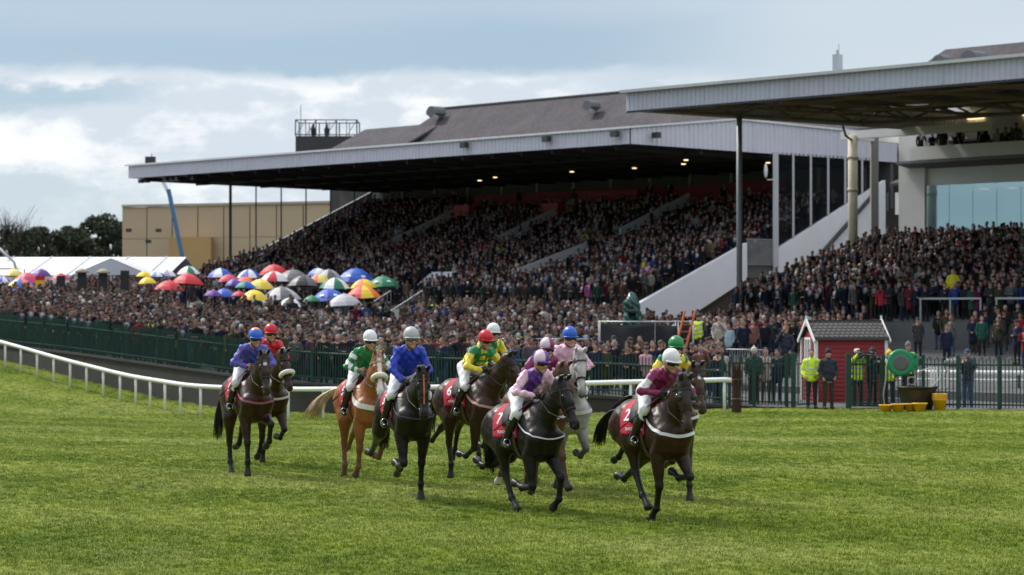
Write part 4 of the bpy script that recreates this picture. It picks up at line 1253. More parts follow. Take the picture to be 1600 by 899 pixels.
def hand_arrays():
    pr = []
    A = lambda *a, **k: pr.append(P(*a, **k))
    A((-.05, 0, 0), (.005, 0, 0), .026, .028, S=(1, .7, 1), k=.02)          # wrist
    A((.01, .0, .022), (.07, 0, .026), .022, .020, S=(1, .62, 1), k=.02)     # palm, thumb side up
    A((.01, .0, -.018), (.065, 0, -.026), .022, .018, S=(1, .62, 1), k=.02)
    for i, (z, L) in enumerate(((.032, 1.0), (.011, 1.08), (-.010, 1.0), (-.029, .82))):
        p = np.array((.078, 0, z))
        q = p + np.array((.024 * L, .022 * L, 0)); r_ = q + np.array((-.010, .026 * L, 0)); t = r_ + np.array((-.026 * L, .004, 0))
        A(p, q, .0098, .0090, k=.006); A(q, r_, .0090, .0082, k=.003); A(r_, t, .0082, .0070, k=.003)
    A((.015, .006, .035), (.040, .022, .056), .014, .011, k=.01)
    A((.040, .022, .056), (.068, .032, .050), .011, .0085, k=.004)
    return sdf_arrays(pr, .0055)
HAND = None

def ik(a, b, l1, l2, hint):
    a = Vector(a); b = Vector(b); d = b - a; L = min(d.length, (l1 + l2) * .995)
    u = d.normalized()
    x = (l1 * l1 - l2 * l2 + L * L) / (2 * L)
    y = math.sqrt(max(l1 * l1 - x * x, 0))
    h = Vector(hint); h = (h - u * h.dot(u)).normalized()
    return np.array(a + u * x + h * y), np.array(a + u * L)

WHITE = (.72, .72, .76)
def push_out(pr, X, off):
    X = np.array([X], float)
    for _ in range(8):
        d = field_at(pr, X)[0]
        if d >= off: break
        e = 1e-3
        g = np.array([(field_at(pr, X + np.eye(3)[i] * e) - field_at(pr, X - np.eye(3)[i] * e))[0] for i in range(3)]) / (2 * e)
        X = X + g / max(np.linalg.norm(g), .3) * (off - d)
    return X[0]

def rider(h, j, root_loc, rz, hpr):
    """a jockey crouched over the withers, in the horse's own frame"""
    global HAND
    lean = R(j.get('lean', 44) + 10); yaw = j.get('yaw', 0); hz = h['dz'] - .035
    hip = np.array((j.get('hx', -.10), 0, j.get('hz', 1.80) - .06 + hz))
    sp = np.array((math.sin(lean), 0, math.cos(lean)))
    sh = hip + sp * .47
    fw = np.array((math.cos(lean), 0, -math.sin(lean)))
    hl = lean * .55
    hc = sh + np.array((math.sin(hl) * .165 + .05, 0, math.cos(hl) * .165 + .01))
    M = rotm('Z', yaw) @ rotm('Y', j.get('nod', 4))
    o = tag(bpy.data.objects.new('person', None), j['label'], 'jockey', 'jockeys riding in the race')
    C.objects.link(o); o.location = root_loc; o.rotation_euler = (0, 0, rz)
    hands = {}; arms = {}; legs = {}
    for s in (1, -1):
        S_ = sh + np.array((0, s * .18, -.01)) + fw * .0
        Hn = np.array((h['hand'][0], s * .075, h['hand'][1] - .02 + hz + (.02 if s > 0 else 0)))
        Hn = push_out(hpr, Hn + np.array((0, s * .03, .05)), .075)
        el, Hn = ik(S_, Hn, .29, .27, (-.35, s * .8, -.25))
        arms[s] = (S_, el, Hn)
        Hp = hip + np.array((.0, s * .095, -.01))
        kn = np.array((.20, s * .265, 1.50 + hz)); an = np.array((-.03, s * .325, 1.10 + hz)); toe = np.array((.135, s * .345, 1.055 + hz))
        legs[s] = (Hp, kn, an, toe)
    def limbs(inf, which):
        pr = []
        A = lambda *a, **k: pr.append(P(*a, **k))
        if 'torso' in which:
            A(hip + sp * .06 - fw * .01, hip + sp * .30, .120 + inf, .130 + inf, S=(1, 1.22, 1), k=.06, c='torso')
            A(hip + sp * .28, sh - sp * .07, .130 + inf, .118 + inf, S=(1, 1.32, 1), k=.06, c='torso')
            A(sh + np.array((0, -.13, -.015)), sh + np.array((0, .13, -.015)), .066 + inf, k=.06, c='torso')
            A(sh, sh + (hc - sh) * .35, .075 + inf * .5, .062 + inf * .5, k=.04, c='collar')
        for s in (1, -1):
            S_, el, Hn = arms[s]
            if 'arms' in which:
                A(S_, el, .058 + inf, .046 + inf, k=.04, c='ua')
                A(el, Hn + (el - Hn) * .12, .046 + inf, .033 + inf, k=.02, c='fa')
            Hp, kn, an, toe = legs[s]
            if 'thigh' in which:
                A(Hp, kn, .098 + inf, .064 + inf, k=.06, c='leg')
                A(hip + np.array((-.05, s * .07, .0)), hip + np.array((-.03, s * .075, -.04)), .105 + inf, k=.05, c='leg')
                A(kn, kn + (an - kn) * .3, .060 + inf, .055 + inf, k=.03, c='leg')
            if 'boot' in which:
                A(kn + (an - kn) * (.06 if inf > 0 else 0), kn + (an - kn) * .45, .058 + inf, .056 + inf, k=.02, c='boot')
                A(kn + (an - kn) * .4, an, .056 + inf, .040 + inf, k=.02, c='boot')
                A(an + (-.03, 0, -.03), toe, .040 + inf, .030 + inf, S=(1, .9, .8), k=.02, c='boot')
        if 'seat' in which:
            A(hip + sp * .09, hip - sp * .02, .112 + inf, .105 + inf, S=(1, 1.2, 1), k=.06, c='leg')
        return pr
    cols = dict(skin=(.48, .26, .19), eye=(.03, .02, .02), lip=(.38, .15, .13), torso=(.6, .6, .6), collar=(.48, .26, .19), ua=(.48, .26, .19), fa=(.48, .26, .19), leg=(.6, .6, .6), boot=(.02, .02, .02))
    body = limbs(-.020, ('torso', 'arms', 'thigh', 'boot', 'seat')) + head_prims(hc, M, neck_to=sh, K=1.07)
    V, Q = sdf_arrays(body, .0135)
    me = mesh_np('body', V, Q, True); set_col(me, soft_cols(body, V, cols, .004))
    link('body', me, o, mat('skin', None, .55, attr='Col', noise=.12, nscale=30))
    wr = nr.uniform(0, 6, 6)
    def wob(X, k=1.0):
        return k * (.011 * np.sin(X[:, 0] * 34 + 14 * X[:, 2] + wr[0] + 2.0 * np.sin(X[:, 1] * 17)) * np.sin(X[:, 2] * 23 + wr[1] + X[:, 1] * 21)
                + .007 * np.sin(X[:, 1] * 55 + X[:, 0] * 30 + wr[2]) * np.sin(X[:, 2] * 48 + wr[3]))
    jk = limbs(.007, ('torso', 'arms'))
    V, Q = sdf_arrays(jk, .0125, wob)
    D = np.stack([pdist(p, V) for p in jk], 1); ii = D.argmin(1)
    reg = np.array([p.c for p in jk])[ii]
    T = np.zeros(len(V))
    for i, p in enumerate(jk):
        m = ii == i; ba = p.b - p.a
        T[m] = ((V[m] - p.a) @ ba) / (ba @ ba)
    u = (V - hip) @ sp / .47; f = (V - hip) @ fw
    col = np.array([j['silk'](r_, t, y, uu, ff) for r_, t, y, uu, ff in zip(reg, T, V[:, 1], u, f)])
    me = mesh_np('jacket', V, Q, True); set_col(me, col)
    link('jacket', me, o, mat('silk', None, .48, attr='Col', noise=.10, nscale=16, bump=.55, bscale=26))
    br = limbs(.006, ('thigh', 'seat'))
    V, Q = sdf_arrays(br, .013, lambda X: wob(X, .5))
    me = mesh_np('breeches', V, Q, True)
    link('breeches', me, o, mat('breeches', (.70, .70, .73), .6, noise=.08, nscale=12, bump=.2, bscale=18))
    for s in (1, -1):
        bt = [p for p in limbs(.008, ('boot',)) if (p.a[1] > 0) == (s > 0)]
        V, Q = sdf_arrays(bt, .012)
        link('boot', mesh_np('boot', V, Q, True), o, mat('boot_leather', (.012, .012, .013), .22, noise=.3, nscale=14))
    # gloves / hands: five curled fingers and a thumb
    if HAND is None: HAND = hand_arrays()
    for s in (1, -1):
        S_, el, Hn = arms[s]
        x = (Hn - el) / np.linalg.norm(Hn - el)
        y = np.array((0, -s, 0.0)); y -= x * (x @ y); y /= np.linalg.norm(y); z = np.cross(x, y) * (1 if s < 0 else -1)
        if z[2] < 0: z = -z
        Vh = HAND[0][:, :1] * x + HAND[0][:, 1:2] * y + HAND[0][:, 2:] * z + (Hn - x * .03)
        Qh = HAND[1] if np.cross(x, y) @ z > 0 else HAND[1][:, ::-1]
        gm = mat('skin_plain', (.45, .25, .19), .5) if j.get('bare') else mat('glove', (.018, .018, .022), .6)
        link('hand' if j.get('bare') else 'glove', mesh_np('hand', Vh, Qh, True), o, gm)
        hands[s] = Hn + x * .03
    # helmet
    hm = MB(); n = 28; prof = [(.9 * .114, -.045), (.116, -.02), (.120, .01)]
    prof += [(.120 * math.cos(a), .01 + .118 * math.sin(a)) for a in np.linspace(.12, 1.5, 10)]
    v = []; f = []; cc = []
    for i, (r_, z) in enumerate(prof):
        for k in range(n):
            t = 2 * math.pi * k / n
            zz = z - (.03 * (1 - math.cos(t)) / 2 if i < 2 else 0)
            p = np.array((r_ * math.cos(t) * 1.04 - .008, r_ * math.sin(t) * .90, zz + .058))
            v.append(p); cc.append(j['cap'](p, t))
    for i in range(len(prof) - 1):
        for k in range(n):
            l = (k + 1) % n; f.append((i * n + k, i * n + l, (i + 1) * n + l, (i + 1) * n + k))
    f.append(tuple((len(prof) - 1) * n + k for k in range(n)))
    hm.add(np.array(v) @ M.T * 1.03 + hc, f)
    me = hm.mesh('helmet', True); set_col(me, np.array(cc))
    hel = link('helmet', me, o, mat('cap_silk', None, .38, attr='Col', noise=.06, nscale=14, bump=.15, bscale=30))
    pk = MB(); v = []; f = []
    m = 15
    for i in range(m):
        t = (-70 + 140 * i / (m - 1)) * math.pi / 180
        e = math.cos(t * .64)
        for rr, z in ((.113, .046), (.113 + .040 * e, .034), (.113 + .040 * e, .029), (.111, .038)):
            v.append(np.array((rr * math.cos(t) * 1.04 - .008, rr * math.sin(t) * .90, z)))
    for i in range(m - 1):
        for q in range(4):
            w = (q + 1) % 4; f.append((i * 4 + q, i * 4 + w, i * 4 + 4 + w, i * 4 + 4 + q))
    pk.add(np.array(v) @ M.T * 1.03 + hc, f)
    me = pk.mesh('peak', True); pc = np.array([j.get('peak', j['cap'](np.array((.1, 0, .0)), 0))] * len(v)); set_col(me, pc)
    link('peak', me, hel, mat('cap_silk', None))
    # goggles: dark lens strip and strap; chin strap
    gg = MB(); v = []; f = []; m = 15
    for i in range(m):
        t = (-66 + 132 * i / (m - 1)) * math.pi / 180
        for rr, z in ((.102, .040), (.121, .036), (.119, -.022 + .016 * (abs(t) < .22)), (.100, -.024)):
            v.append(np.array((rr * math.cos(t) * 1.0 + .001, rr * math.sin(t) * .86, z)))
    for i in range(m - 1):
        for q in range(4):
            w = (q + 1) % 4; f.append((i * 4 + q, i * 4 + w, i * 4 + 4 + w, i * 4 + 4 + q))
    f += [(0, 1, 2, 3), tuple((m - 1) * 4 + q for q in (3, 2, 1, 0))]
    gg.add(np.array(v) @ M.T * 1.03 + hc, f)
    gg.build('goggles', mat('goggle', (.012, .012, .014), .12) if not j.get('amber') else mat('goggle_clear', (.16, .11, .04), .1), o, True)
    st = MB(); pts = []
    for t in np.linspace(-1.25, 1.25, 17):
        pts.append(np.array((.012 + .035 * math.cos(t), .088 * math.sin(t), -.03 - .095 * math.cos(t))) @ M.T * 1.03 + hc)
    st.tube(pts, .009, 6); st.build('chin_strap', mat('strap', (.015, .015, .017), .6), hel, True)
    return o, hands, legs

WHIP = []
def whip(o, hands, s, label, d=(-.55, -.28, -.42)):
    b = MB(); H = Vector(hands[s]); v = Vector(d)
    b.tube([H - v * .18, H + v * .1, H + v * .55, H + v * 1.0], [.009, .009, .007, .008], 6)
    w = b.build('whip', mat('whip_leather', (.02, .018, .02), .4), None, True)
    w.location = o.location; w.rotation_euler = o.rotation_euler
    tag(w, label, 'whip', 'whips held by the jockeys')
    fl = MB(); fl.bar(H + v * .98, H + v * 1.16, .03, .008); fl.build('flap', mat('whip_leather', None), w)

def build_horse(h):
    pr = horse_prims(h)
    # set the lowest hoof on the turf (or the given height above it)
    low = min(p.b[2] - .036 for p in pr if p.c == 'hoof')
    dz = h.get('lift', 0.0) - low
    h['dz'] = dz
    px, d = h['px'], h['d']
    X = (px - 800) * d / 4000.0
    rz = -R(90 - h['th'])
    root = empty('horse', (X, d, turf_z(X, d)), h['label'], 'horse', 'horses in the race', rz)
    kind = h['coat']
    mu = lambda X: (.0045 * np.sin(X[:, 0] * 19 + 2.2 * np.sin(X[:, 2] * 9)) * np.sin(X[:, 2] * 15 + X[:, 1] * 7) + .0025 * np.sin(X[:, 0] * 41 + X[:, 2] * 23) * np.sin(X[:, 2] * 37 - X[:, 0] * 17)) * np.clip((X[:, 2] - .75) * 4, 0, 1)
    V, Q = sdf_arrays(pr, h.get('vox', .016), mu)
    cols = dict(COAT[kind]); cols.update(h.get('cols', {}))
    hoof = h.get('hoofcol', (.035, .03, .028))
    cd = dict(body=cols['body'], fore=cols['fore'], low=cols['low'], sock=cols.get('sock', cols['low']), hoof=hoof, face=cols['face'], muz=cols['muz'], ear=cols.get('ear', cols['low']))
    col = soft_cols(pr, V, cd, .022)
    rel = V - h['po']
    hd = rel @ h['hd'] / h['HS']; hn = rel @ h['hn'] / h['HS']; hs = rel @ h['hs'] / h['HS']
    for (a, b, w, c) in h.get('blaze', []):
        m = (hd > a) & (hd < b) & (hn > -.01) & (np.abs(hs) < w)
        col[m] = c
    for (side, which, z0, c) in h.get('socks', []):
        m = (V[:, 2] < z0) & ((V[:, 1] > 0) == (side > 0)) & ((V[:, 0] > -.1) == (which == 'f')) & (col.max(1) > 0)
        m &= V[:, 2] > low + .085
        col[m] = c
    V[:, 2] += dz
    for p in pr:
        p.a = p.a + (0, 0, dz); p.b = p.b + (0, 0, dz)
        if p.piv is not None: p.piv = p.piv + (0, 0, dz)
    for k in ('po', 'N0', 'PO'): h[k] = h[k] + (0, 0, dz)
    me = mesh_np('body', V, Q, True); set_col(me, col)
    link('body', me, root, coat_mat(kind))
    o, d_, n_, s_ = h['po'], h['hd'], h['hn'], h['hs']
    hp = lambda a, b, c=0: o + (d_ * a + n_ * b + s_ * c) * h['HS']
    for s in (1, -1):
        eb = MB(); r_ = .025
        eb.lathe((0, 0, 0), [(r_ * math.cos(a), r_ * math.sin(a)) for a in np.linspace(-1.5, 1.5, 8)], 10)
        me = eb.mesh('eye', True)
        e = link('eye', me, root, mat('eye_dark', (.006, .005, .005), .08))
        e.location = tuple(hp(.178, .034, s * .070))
    # mane and tail
    curves = []
    N0, PO, up = h['N0'], h['PO'], h['up']
    ms = h.get('mane_side', -1)
    dn = np.array((0, ms * .8, -.6))
    for i in range(130):
        t = rnd.uniform(.02, 1.02)
        b = N0 + (PO - N0) * t + up * (.19 - .11 * t) + (0, rnd.uniform(-.02, .02), 0) + np.array((-.10 * (1 - t), 0, 0))
        L = rnd.uniform(.06, .13)
        curves.append([b - up * .03, b + up * .02 + dn * L * .25, b + dn * L * .7 - up * .02, b + dn * L - up * .05])
    for i in range(14):
        c = rnd.uniform(-.03, .03)
        curves.append([hp(-.03, .09, c), hp(.02, .105, c), hp(.06, .085, c * 1.3), hp(.10 + rnd.uniform(0, .04), .075, c * 1.4)])
    mc = h.get('manecol', cols['low'])
    hm = mat('hair_%s' % (kind if 'manecol' not in h else 'flax'), mc, .5, noise=.4, nscale=20)
    if h.get('plaits'):
        pb = MB()
        for i in range(13):
            t = .08 + .88 * i / 12
            b = N0 + (PO - N0) * t + up * (.205 - .11 * t) + np.array((-.10 * (1 - t), 0, 0))
            pb.lathe(tuple(b), [(.001, -.03), (.020, -.018), (.024, 0), (.018, .02), (.001, .03)], 8)
        pb.build('mane', hm, root, True)
    else:
        strands(curves, .011).build('mane', hm, root, True)
    T0 = np.array((-1.0, 0, 1.34 + dz)); tp = [np.array(p, float) for p in h.get('tail', [(-.10, 0, .02), (-.24, .0, -.12), (-.30, 0, -.40), (-.30, 0, -.72)])]
    tc = []
    for i in range(110):
        a, e = rnd.uniform(0, 6.28), rnd.random() ** .6
        L = rnd.uniform(.72, 1.05)
        ctrl = [np.array((.08, 0, -.01))] + tp
        pts = []
        for k, q in enumerate(ctrl):
            w = (.018, .03, .055, .075, h.get('tspread', .085))[min(k, 4)]
            q = q if k < 2 else ctrl[1] + (q - ctrl[1]) * L
            pts.append(T0 + q + np.array((math.cos(a) * w * e, math.sin(a) * w * e, math.cos(a + 1) * w * e * .6)))
        # smooth the control points
        out = []
        for k in range(len(pts) - 1):
            for t in (0, .5):
                p0 = pts[max(k - 1, 0)]; p1 = pts[k]; p2 = pts[k + 1]; p3 = pts[min(k + 2, len(pts) - 1)]
                out.append(.5 * ((2 * p1) + (-p0 + p2) * t + (2 * p0 - 5 * p1 + 4 * p2 - p3) * t * t + (-p0 + 3 * p1 - 3 * p2 + p3) * t ** 3))
        out.append(pts[-1])
        tc.append(out)
    strands(tc, .014).build('tail', mat('tail_%s' % (kind if 'tailcol' not in h else 'flax'), h.get('tailcol', cols['low']), .5, noise=.4, nscale=20), root, True)
    # saddle cloth with its number, saddle, girth, breastplate
    nu, nv = 26, 40
    x0, x1 = h.get('cloth', (-.50, .10))
    g = []
    for i in range(nu):
        for k in range(nv):
            ph = R(-96 + 192 * k / (nv - 1)); x = x0 + (x1 - x0) * i / (nu - 1)
            x += .10 * (1 - math.cos(ph)) * .9
            g.append((x, math.sin(ph) * .40, 1.17 + dz + math.cos(ph) * .42))
    X0 = project(pr, np.array(g), .016)
    X1 = project(pr, np.array(g), .004)
    idx = lambda i, k: i * nv + k
    f = [(idx(i, k), idx(i, k + 1), idx(i + 1, k + 1), idx(i + 1, k)) for i in range(nu - 1) for k in range(nv - 1)]
    N = nu * nv
    ring = [idx(i, 0) for i in range(nu)] + [idx(nu - 1, k) for k in range(1, nv)] + [idx(i, nv - 1) for i in range(nu - 2, -1, -1)] + [idx(0, k) for k in range(nv - 2, 0, -1)]
    fb = [tuple(N + q for q in reversed(p)) for p in f] + [(ring[i], ring[(i + 1) % len(ring)], N + ring[(i + 1) % len(ring)], N + ring[i]) for i in range(len(ring))]
    b = MB(); b.add(np.concatenate([X0, X1]), f + fb)
    cl = b.build('saddle_cloth', mat('cloth_red', (.42, .008, .035), .75, noise=.15, nscale=10, bump=.3, bscale=30), root, True)
    for s in (-1, 1):
        for body, size, tx, arc in ((h.get('num', ''), .30, h.get('numx', -.36), .40), ('PUNCHESTOWN' if h.get('num') else '', .058, -.16, .62)):
            if not body: continue
            v, tf = text_mesh(body, size)
            pts = []
            for q in v:
                a = (arc - q[1]) / .42
                pts.append((tx + (q[0] if s < 0 else -q[0]) + .10 * (1 - math.cos(a)), s * math.sin(a) * .42, 1.17 + dz + math.cos(a) * .42))
            tb = MB(); tb.add(project(pr, np.array(pts), .020), tf if s < 0 else [q[::-1] for q in tf])
            tb.build('number' if size > .1 else 'lettering', mat('print_white', (.75, .75, .75), .6), cl)
    sd = []
    for i in range(14):
        for k in range(15):
            ph = R(-72 + 144 * k / 14); x = -.30 + .42 * i / 13 + .16 * (1 - math.cos(ph))
            sd.append((x, math.sin(ph) * .40, 1.17 + dz + math.cos(ph) * .42))
    hgt = np.array([.034 + .035 * (abs(i - 6.5) / 6.5) ** 2 * (1 - (abs(k - 7) / 7) ** 2) for i in range(14) for k in range(15)])
    Xs = project(pr, np.array(sd), .03); Xs[:, 2] += hgt - .034
    Xb = project(pr, np.array(sd), .019)
    ix = lambda i, k: i * 15 + k
    f = [(ix(i, k), ix(i, k + 1), ix(i + 1, k + 1), ix(i + 1, k)) for i in range(13) for k in range(14)]
    N = 210
    ring = [ix(i, 0) for i in range(14)] + [ix(13, k) for k in range(1, 15)] + [ix(i, 14) for i in range(12, -1, -1)] + [ix(0, k) for k in range(13, 0, -1)]
    f += [tuple(N + q for q in reversed(p)) for p in f] + [(ring[i], ring[(i + 1) % len(ring)], N + ring[(i + 1) % len(ring)], N + ring[i]) for i in range(len(ring))]
    b = MB(); b.add(np.concatenate([Xs, Xb]), f); b.build('saddle', mat('saddle_leather', (.014, .009, .009), .65, noise=.3, nscale=9), root, True)
    gv, gf = ribbon_on(pr, [(.06, -.34, 1.30 + dz), (.10, -.36, 1.10 + dz), (.12, -.2, .82 + dz), (.12, 0, .76 + dz), (.12, .2, .82 + dz), (.10, .36, 1.10 + dz), (.06, .34, 1.30 + dz)], .085, .012)
    b = MB(); b.add(gv, gf); b.build('girth', mat('girth_' + kind, h.get('girth', (.10, .05, .04)), .6), root)
    bc = h.get('breast', (.62, .60, .62))
    gv, gf = ribbon_on(pr, [(.14, -.33, 1.36 + dz), (.36, -.30, 1.27 + dz), (.58, -.20, 1.16 + dz), (.68, 0, 1.13 + dz), (.58, .20, 1.16 + dz), (.36, .30, 1.27 + dz), (.14, .33, 1.36 + dz)], h.get('bw', .04), .010)
    b = MB(); b.add(gv, gf); b.build('breastplate', mat('breast_%.2f_%.2f' % bc[:2], bc, .6), root)
    # bridle
    bm_ = mat('bridle_%.2f' % h.get('bridle', (.02, .014, .012))[0], h.get('bridle', (.02, .014, .012)), .4)
    b = MB()
    def ring_at(a, w, tilt=0.0, off=.007):
        pts = [hp(a + tilt * math.cos(t), -.03 + .16 * math.cos(t), .16 * math.sin(t)) for t in np.linspace(0, 2 * math.pi, 9)[:-1]]
        return ribbon_on(pr, pts, w, off, 5, closed=True)
    b.add(*ring_at(.36, .026))
    b.add(*ring_at(.07, .022, .05))
    for s in (1, -1):
        b.add(*ribbon_on(pr, [hp(.06, .05, s * .09), hp(.20, -.02, s * .10), hp(.34, -.04, s * .09), hp(.45, -.055, s * .08)], .018, .007, 6))
        b.tube([hp(.47 + .028 * math.cos(t), -.055 + .028 * math.sin(t), s * .052) for t in np.linspace(0, 6.28, 11)[:-1]], .006, 6, close=True)
    br = b.build('bridle', bm_, root)
    if h.get('stripe'):
        b = MB(); b.add(*ribbon_on(pr, [hp(.05, .10, 0), hp(.20, .08, 0), hp(.34, .06, 0), hp(.42, .05, 0)], .022, .011, 6)); b.build('face_strap', mat('tan_leather', (.42, .10, .03), .5), br)
    if h.get('sheep'):
        b = MB(); pts = project(pr, np.array([hp(.33, -.03 + .16 * math.cos(t), .16 * math.sin(t)) for t in np.linspace(-2.2, 2.2, 15)]), .03)
        b.tube(pts, [.03] + [.042] * 13 + [.03], 12); b.build('noseband', mat('fleece', (.72, .69, .60), .95, bump=.8, bscale=60), br, True)
    if h.get('hood'):
        hv = [p for p in pr if p.M is not None and p.piv is not None and np.allclose(p.piv, h['po']) and p.c in ('body', 'ear')]
        Z = []
        for p in hv:
            Z.append(P(p.a, p.b, p.ra + .007, p.rb + .006, p.S, p.k, 'hood', p.M, p.piv))
        Vh, Qh = sdf_arrays(Z, .014)
        link('hood', mesh_np('hood', Vh, Qh, True), br, mat('hood_cloth', (.016, .015, .017), .7, bump=.2))
        for s in (1, -1):
            cb = MB(); ctr = hp(.19, .03, s * .088)
            cb.lathe((0, 0, 0), [(.052, -.02), (.050, .015), (.036, .038), (.01, .046)], 14)
            q = link('blinker_cup', cb.mesh('cup', True), br, mat('blinker', (.03, .03, .034), .25))
            q.location = tuple(ctr); q.rotation_euler = Vector(tuple(s_ * s + d_ * .5)).to_track_quat('Z', 'Y').to_euler()
    return root, pr, rz

def reins(h, root, hands, pr):
    b = MB()
    hp = lambda a, b_, c=0: h['po'] + (h['hd'] * a + h['hn'] * b_ + h['hs'] * c) * h['HS']
    for s in (1, -1):
        A = hp(.47, -.055, s * .06); B = np.array(hands[s])
        mid = (A + B) / 2 + np.array((0, s * .05, -.05))
        pts = [A, A * .55 + mid * .45, mid, mid * .5 + B * .5, B]
        q = np.array(pts)
        d = field_at(pr, q); 
        q[1:4] = np.where((d[1:4] < .015)[:, None], project(pr, q[1:4], .02), q[1:4])
        b.tube(q, .0085, 6, flat=.5)
    b.build('reins', mat('rein', h.get('reincol', (.02, .014, .012)), .5), root, True)
def stirrups(h, root, legs):
    for s in (1, -1):
        Hp, kn, an, toe = legs[s]
        b = MB(); c = toe * .55 + an * .45 + np.array((0, 0, .0))
        pts = [c + np.array((0, s * .052 * math.sin(t), -.045 + .06 * (1 + math.cos(t)))) for t in np.linspace(0, 6.28, 15)[:-1]]
        b.tube(pts, .008, 6, close=True)
        st = b.build('stirrup', mat('steel', (.55, .56, .58), .25, 1.0), root, True)
        l = MB(); l.bar(c + np.array((0, 0, .07)), np.array((.02, s * .29, 1.45 + h['dz'])), .022, .006); l.build('strap', mat('saddle_leather', None), st)
# ------------------------------------------------------------------ people in the stands
COATS = [((.010, .010, .012), 'black', 30), ((.010, .015, .035), 'navy', 24), ((.030, .030, .033), 'charcoal', 13), ((.045, .027, .018), 'dark brown', 7), ((.042, .042, .022), 'olive', 8),
         ((.085, .085, .09), 'grey', 6), ((.15, .105, .07), 'tan', 3), ((.40, .36, .30), 'cream', 2.5), ((.22, .015, .025), 'red', 2.2), ((.025, .06, .20), 'blue', 2), ((.10, .012, .035), 'burgundy', 2.5), ((.02, .07, .05), 'dark green', 3),
         ((.45, .16, .22), 'pink', .4), ((.38, .40, .44), 'pale grey', 1.5)]
_cw = np.array([c[2] for c in COATS]); _cw = _cw / _cw.sum()
HAIRS = [((.010, .008, .008), 36), ((.026, .016, .011), 22), ((.11, .07, .038), 5), ((.20, .195, .19), 11), ((.40, .385, .37), 6), ((.06, .055, .05), 10)]
_hw = np.array([c[1] for c in HAIRS], float); _hw /= _hw.sum()
def low_figure(pose):
    """simple lofted figure for the far rows, facing +x; returns verts, quads, region per vertex"""
    n = 8; V = []; Fq = []; Rg = []
    def loft(rings, cap=True):
        o = len(V)
        for (cx, cy, z, rx, ry, reg) in rings:
            for k in range(n):
                t = 2 * math.pi * k / n
                V.append((cx + rx * math.cos(t), cy + ry * math.sin(t), z))
                if reg == 'head':
                    Rg.append(0 if math.cos(t) > .2 and z < 1.65 else 1)
                elif reg == 'chest':
                    Rg.append(4 if k == 0 else 2)
                else:
                    Rg.append({'coat': 2, 'leg': 3, 'skin': 0, 'hair': 1}[reg])
        for i in range(len(rings) - 1):
            for k in range(n):
                l = (k + 1) % n
                Fq.append((o + i * n + k, o + i * n + l, o + (i + 1) * n + l, o + (i + 1) * n + k))
        e = o + (len(rings) - 1) * n
        Fq.append((e, e + 1, e + 2, e + 3)); Fq.append((e, e + 3, e + 4, e + 7)); Fq.append((e + 4, e + 5, e + 6, e + 7))
    for s in (1, -1):
        loft([(0.02, s * .09, 0, .11, .06, 'leg'), (0, s * .09, .10, .06, .06, 'leg'), (0, s * .095, .48, .07, .07, 'leg'), (0, s * .09, .86, .09, .09, 'leg')])
    loft([(0, 0, .72, .13, .18, 'coat'), (0, 0, .95, .13, .175, 'coat'), (0, 0, 1.15, .125, .17, 'coat'), (0.01, 0, 1.32, .13, .205, 'chest'), (0, 0, 1.42, .105, .19, 'chest'), (0, 0, 1.475, .065, .075, 'coat')])
    loft([(.005, 0, 1.46, .055, .055, 'skin'), (.015, 0, 1.515, .06, .055, 'head'), (.022, 0, 1.55, .085, .068, 'head'), (.015, 0, 1.61, .098, .078, 'head'), (.005, 0, 1.67, .098, .080, 'head'), (-.005, 0, 1.72, .08, .066, 'head'), (-.008, 0, 1.745, .04, .035, 'head')])
    def arm(pts, r):
        o = len(V); m = 5
        for i, p in enumerate(pts):
            d = Vector(pts[min(i + 1, len(pts) - 1)]) - Vector(pts[max(i - 1, 0)]); d.normalize()
            u = Vector((1, 0, 0)) if abs(d.x) < .8 else Vector((0, 0, 1)); u = (u - d * u.dot(d)).normalized(); w = d.cross(u)
            for k in range(m):
                t = 2 * math.pi * k / m; q = Vector(p) + (u * math.cos(t) + w * math.sin(t)) * r[i]
                V.append(tuple(q)); Rg.append(0 if i >= len(pts) - 2 else 2)
        for i in range(len(pts) - 1):
            for k in range(m):
                l = (k + 1) % m; Fq.append((o + i * m + k, o + i * m + l, o + (i + 1) * m + l, o + (i + 1) * m + k))
        e = o + (len(pts) - 1) * m
        Fq.append((e, e + 1, e + 2, e + 3)); Fq.append((e, e + 3, e + 4, e + 4))
    A = {0: ([(0, .2, 1.40), (-.03, .25, 1.12), (.05, .24, .88), (.06, .24, .84), (.08, .23, .77)],) * 2,
         1: ([(0, .2, 1.40), (.02, .27, 1.14), (.17, .12, 1.10), (.2, .08, 1.10), (.25, .02, 1.12)],) * 2,
         2: ([(0, .2, 1.40), (.06, .29, 1.15), (.19, .15, 1.42), (.19, .13, 1.47), (.17, .09, 1.56)], [(0, .2, 1.40), (-.03, .25, 1.12), (.05, .24, .88), (.06, .24, .84), (.08, .23, .77)])}[pose]
    for s, a in zip((1, -1), A):
        arm([(p[0], p[1] * s, p[2]) for p in a], (.065, .055, .045, .04, .035))
    return np.array(V), np.array(Fq), np.array(Rg)
LOWF = [low_figure(i) for i in range(3)]

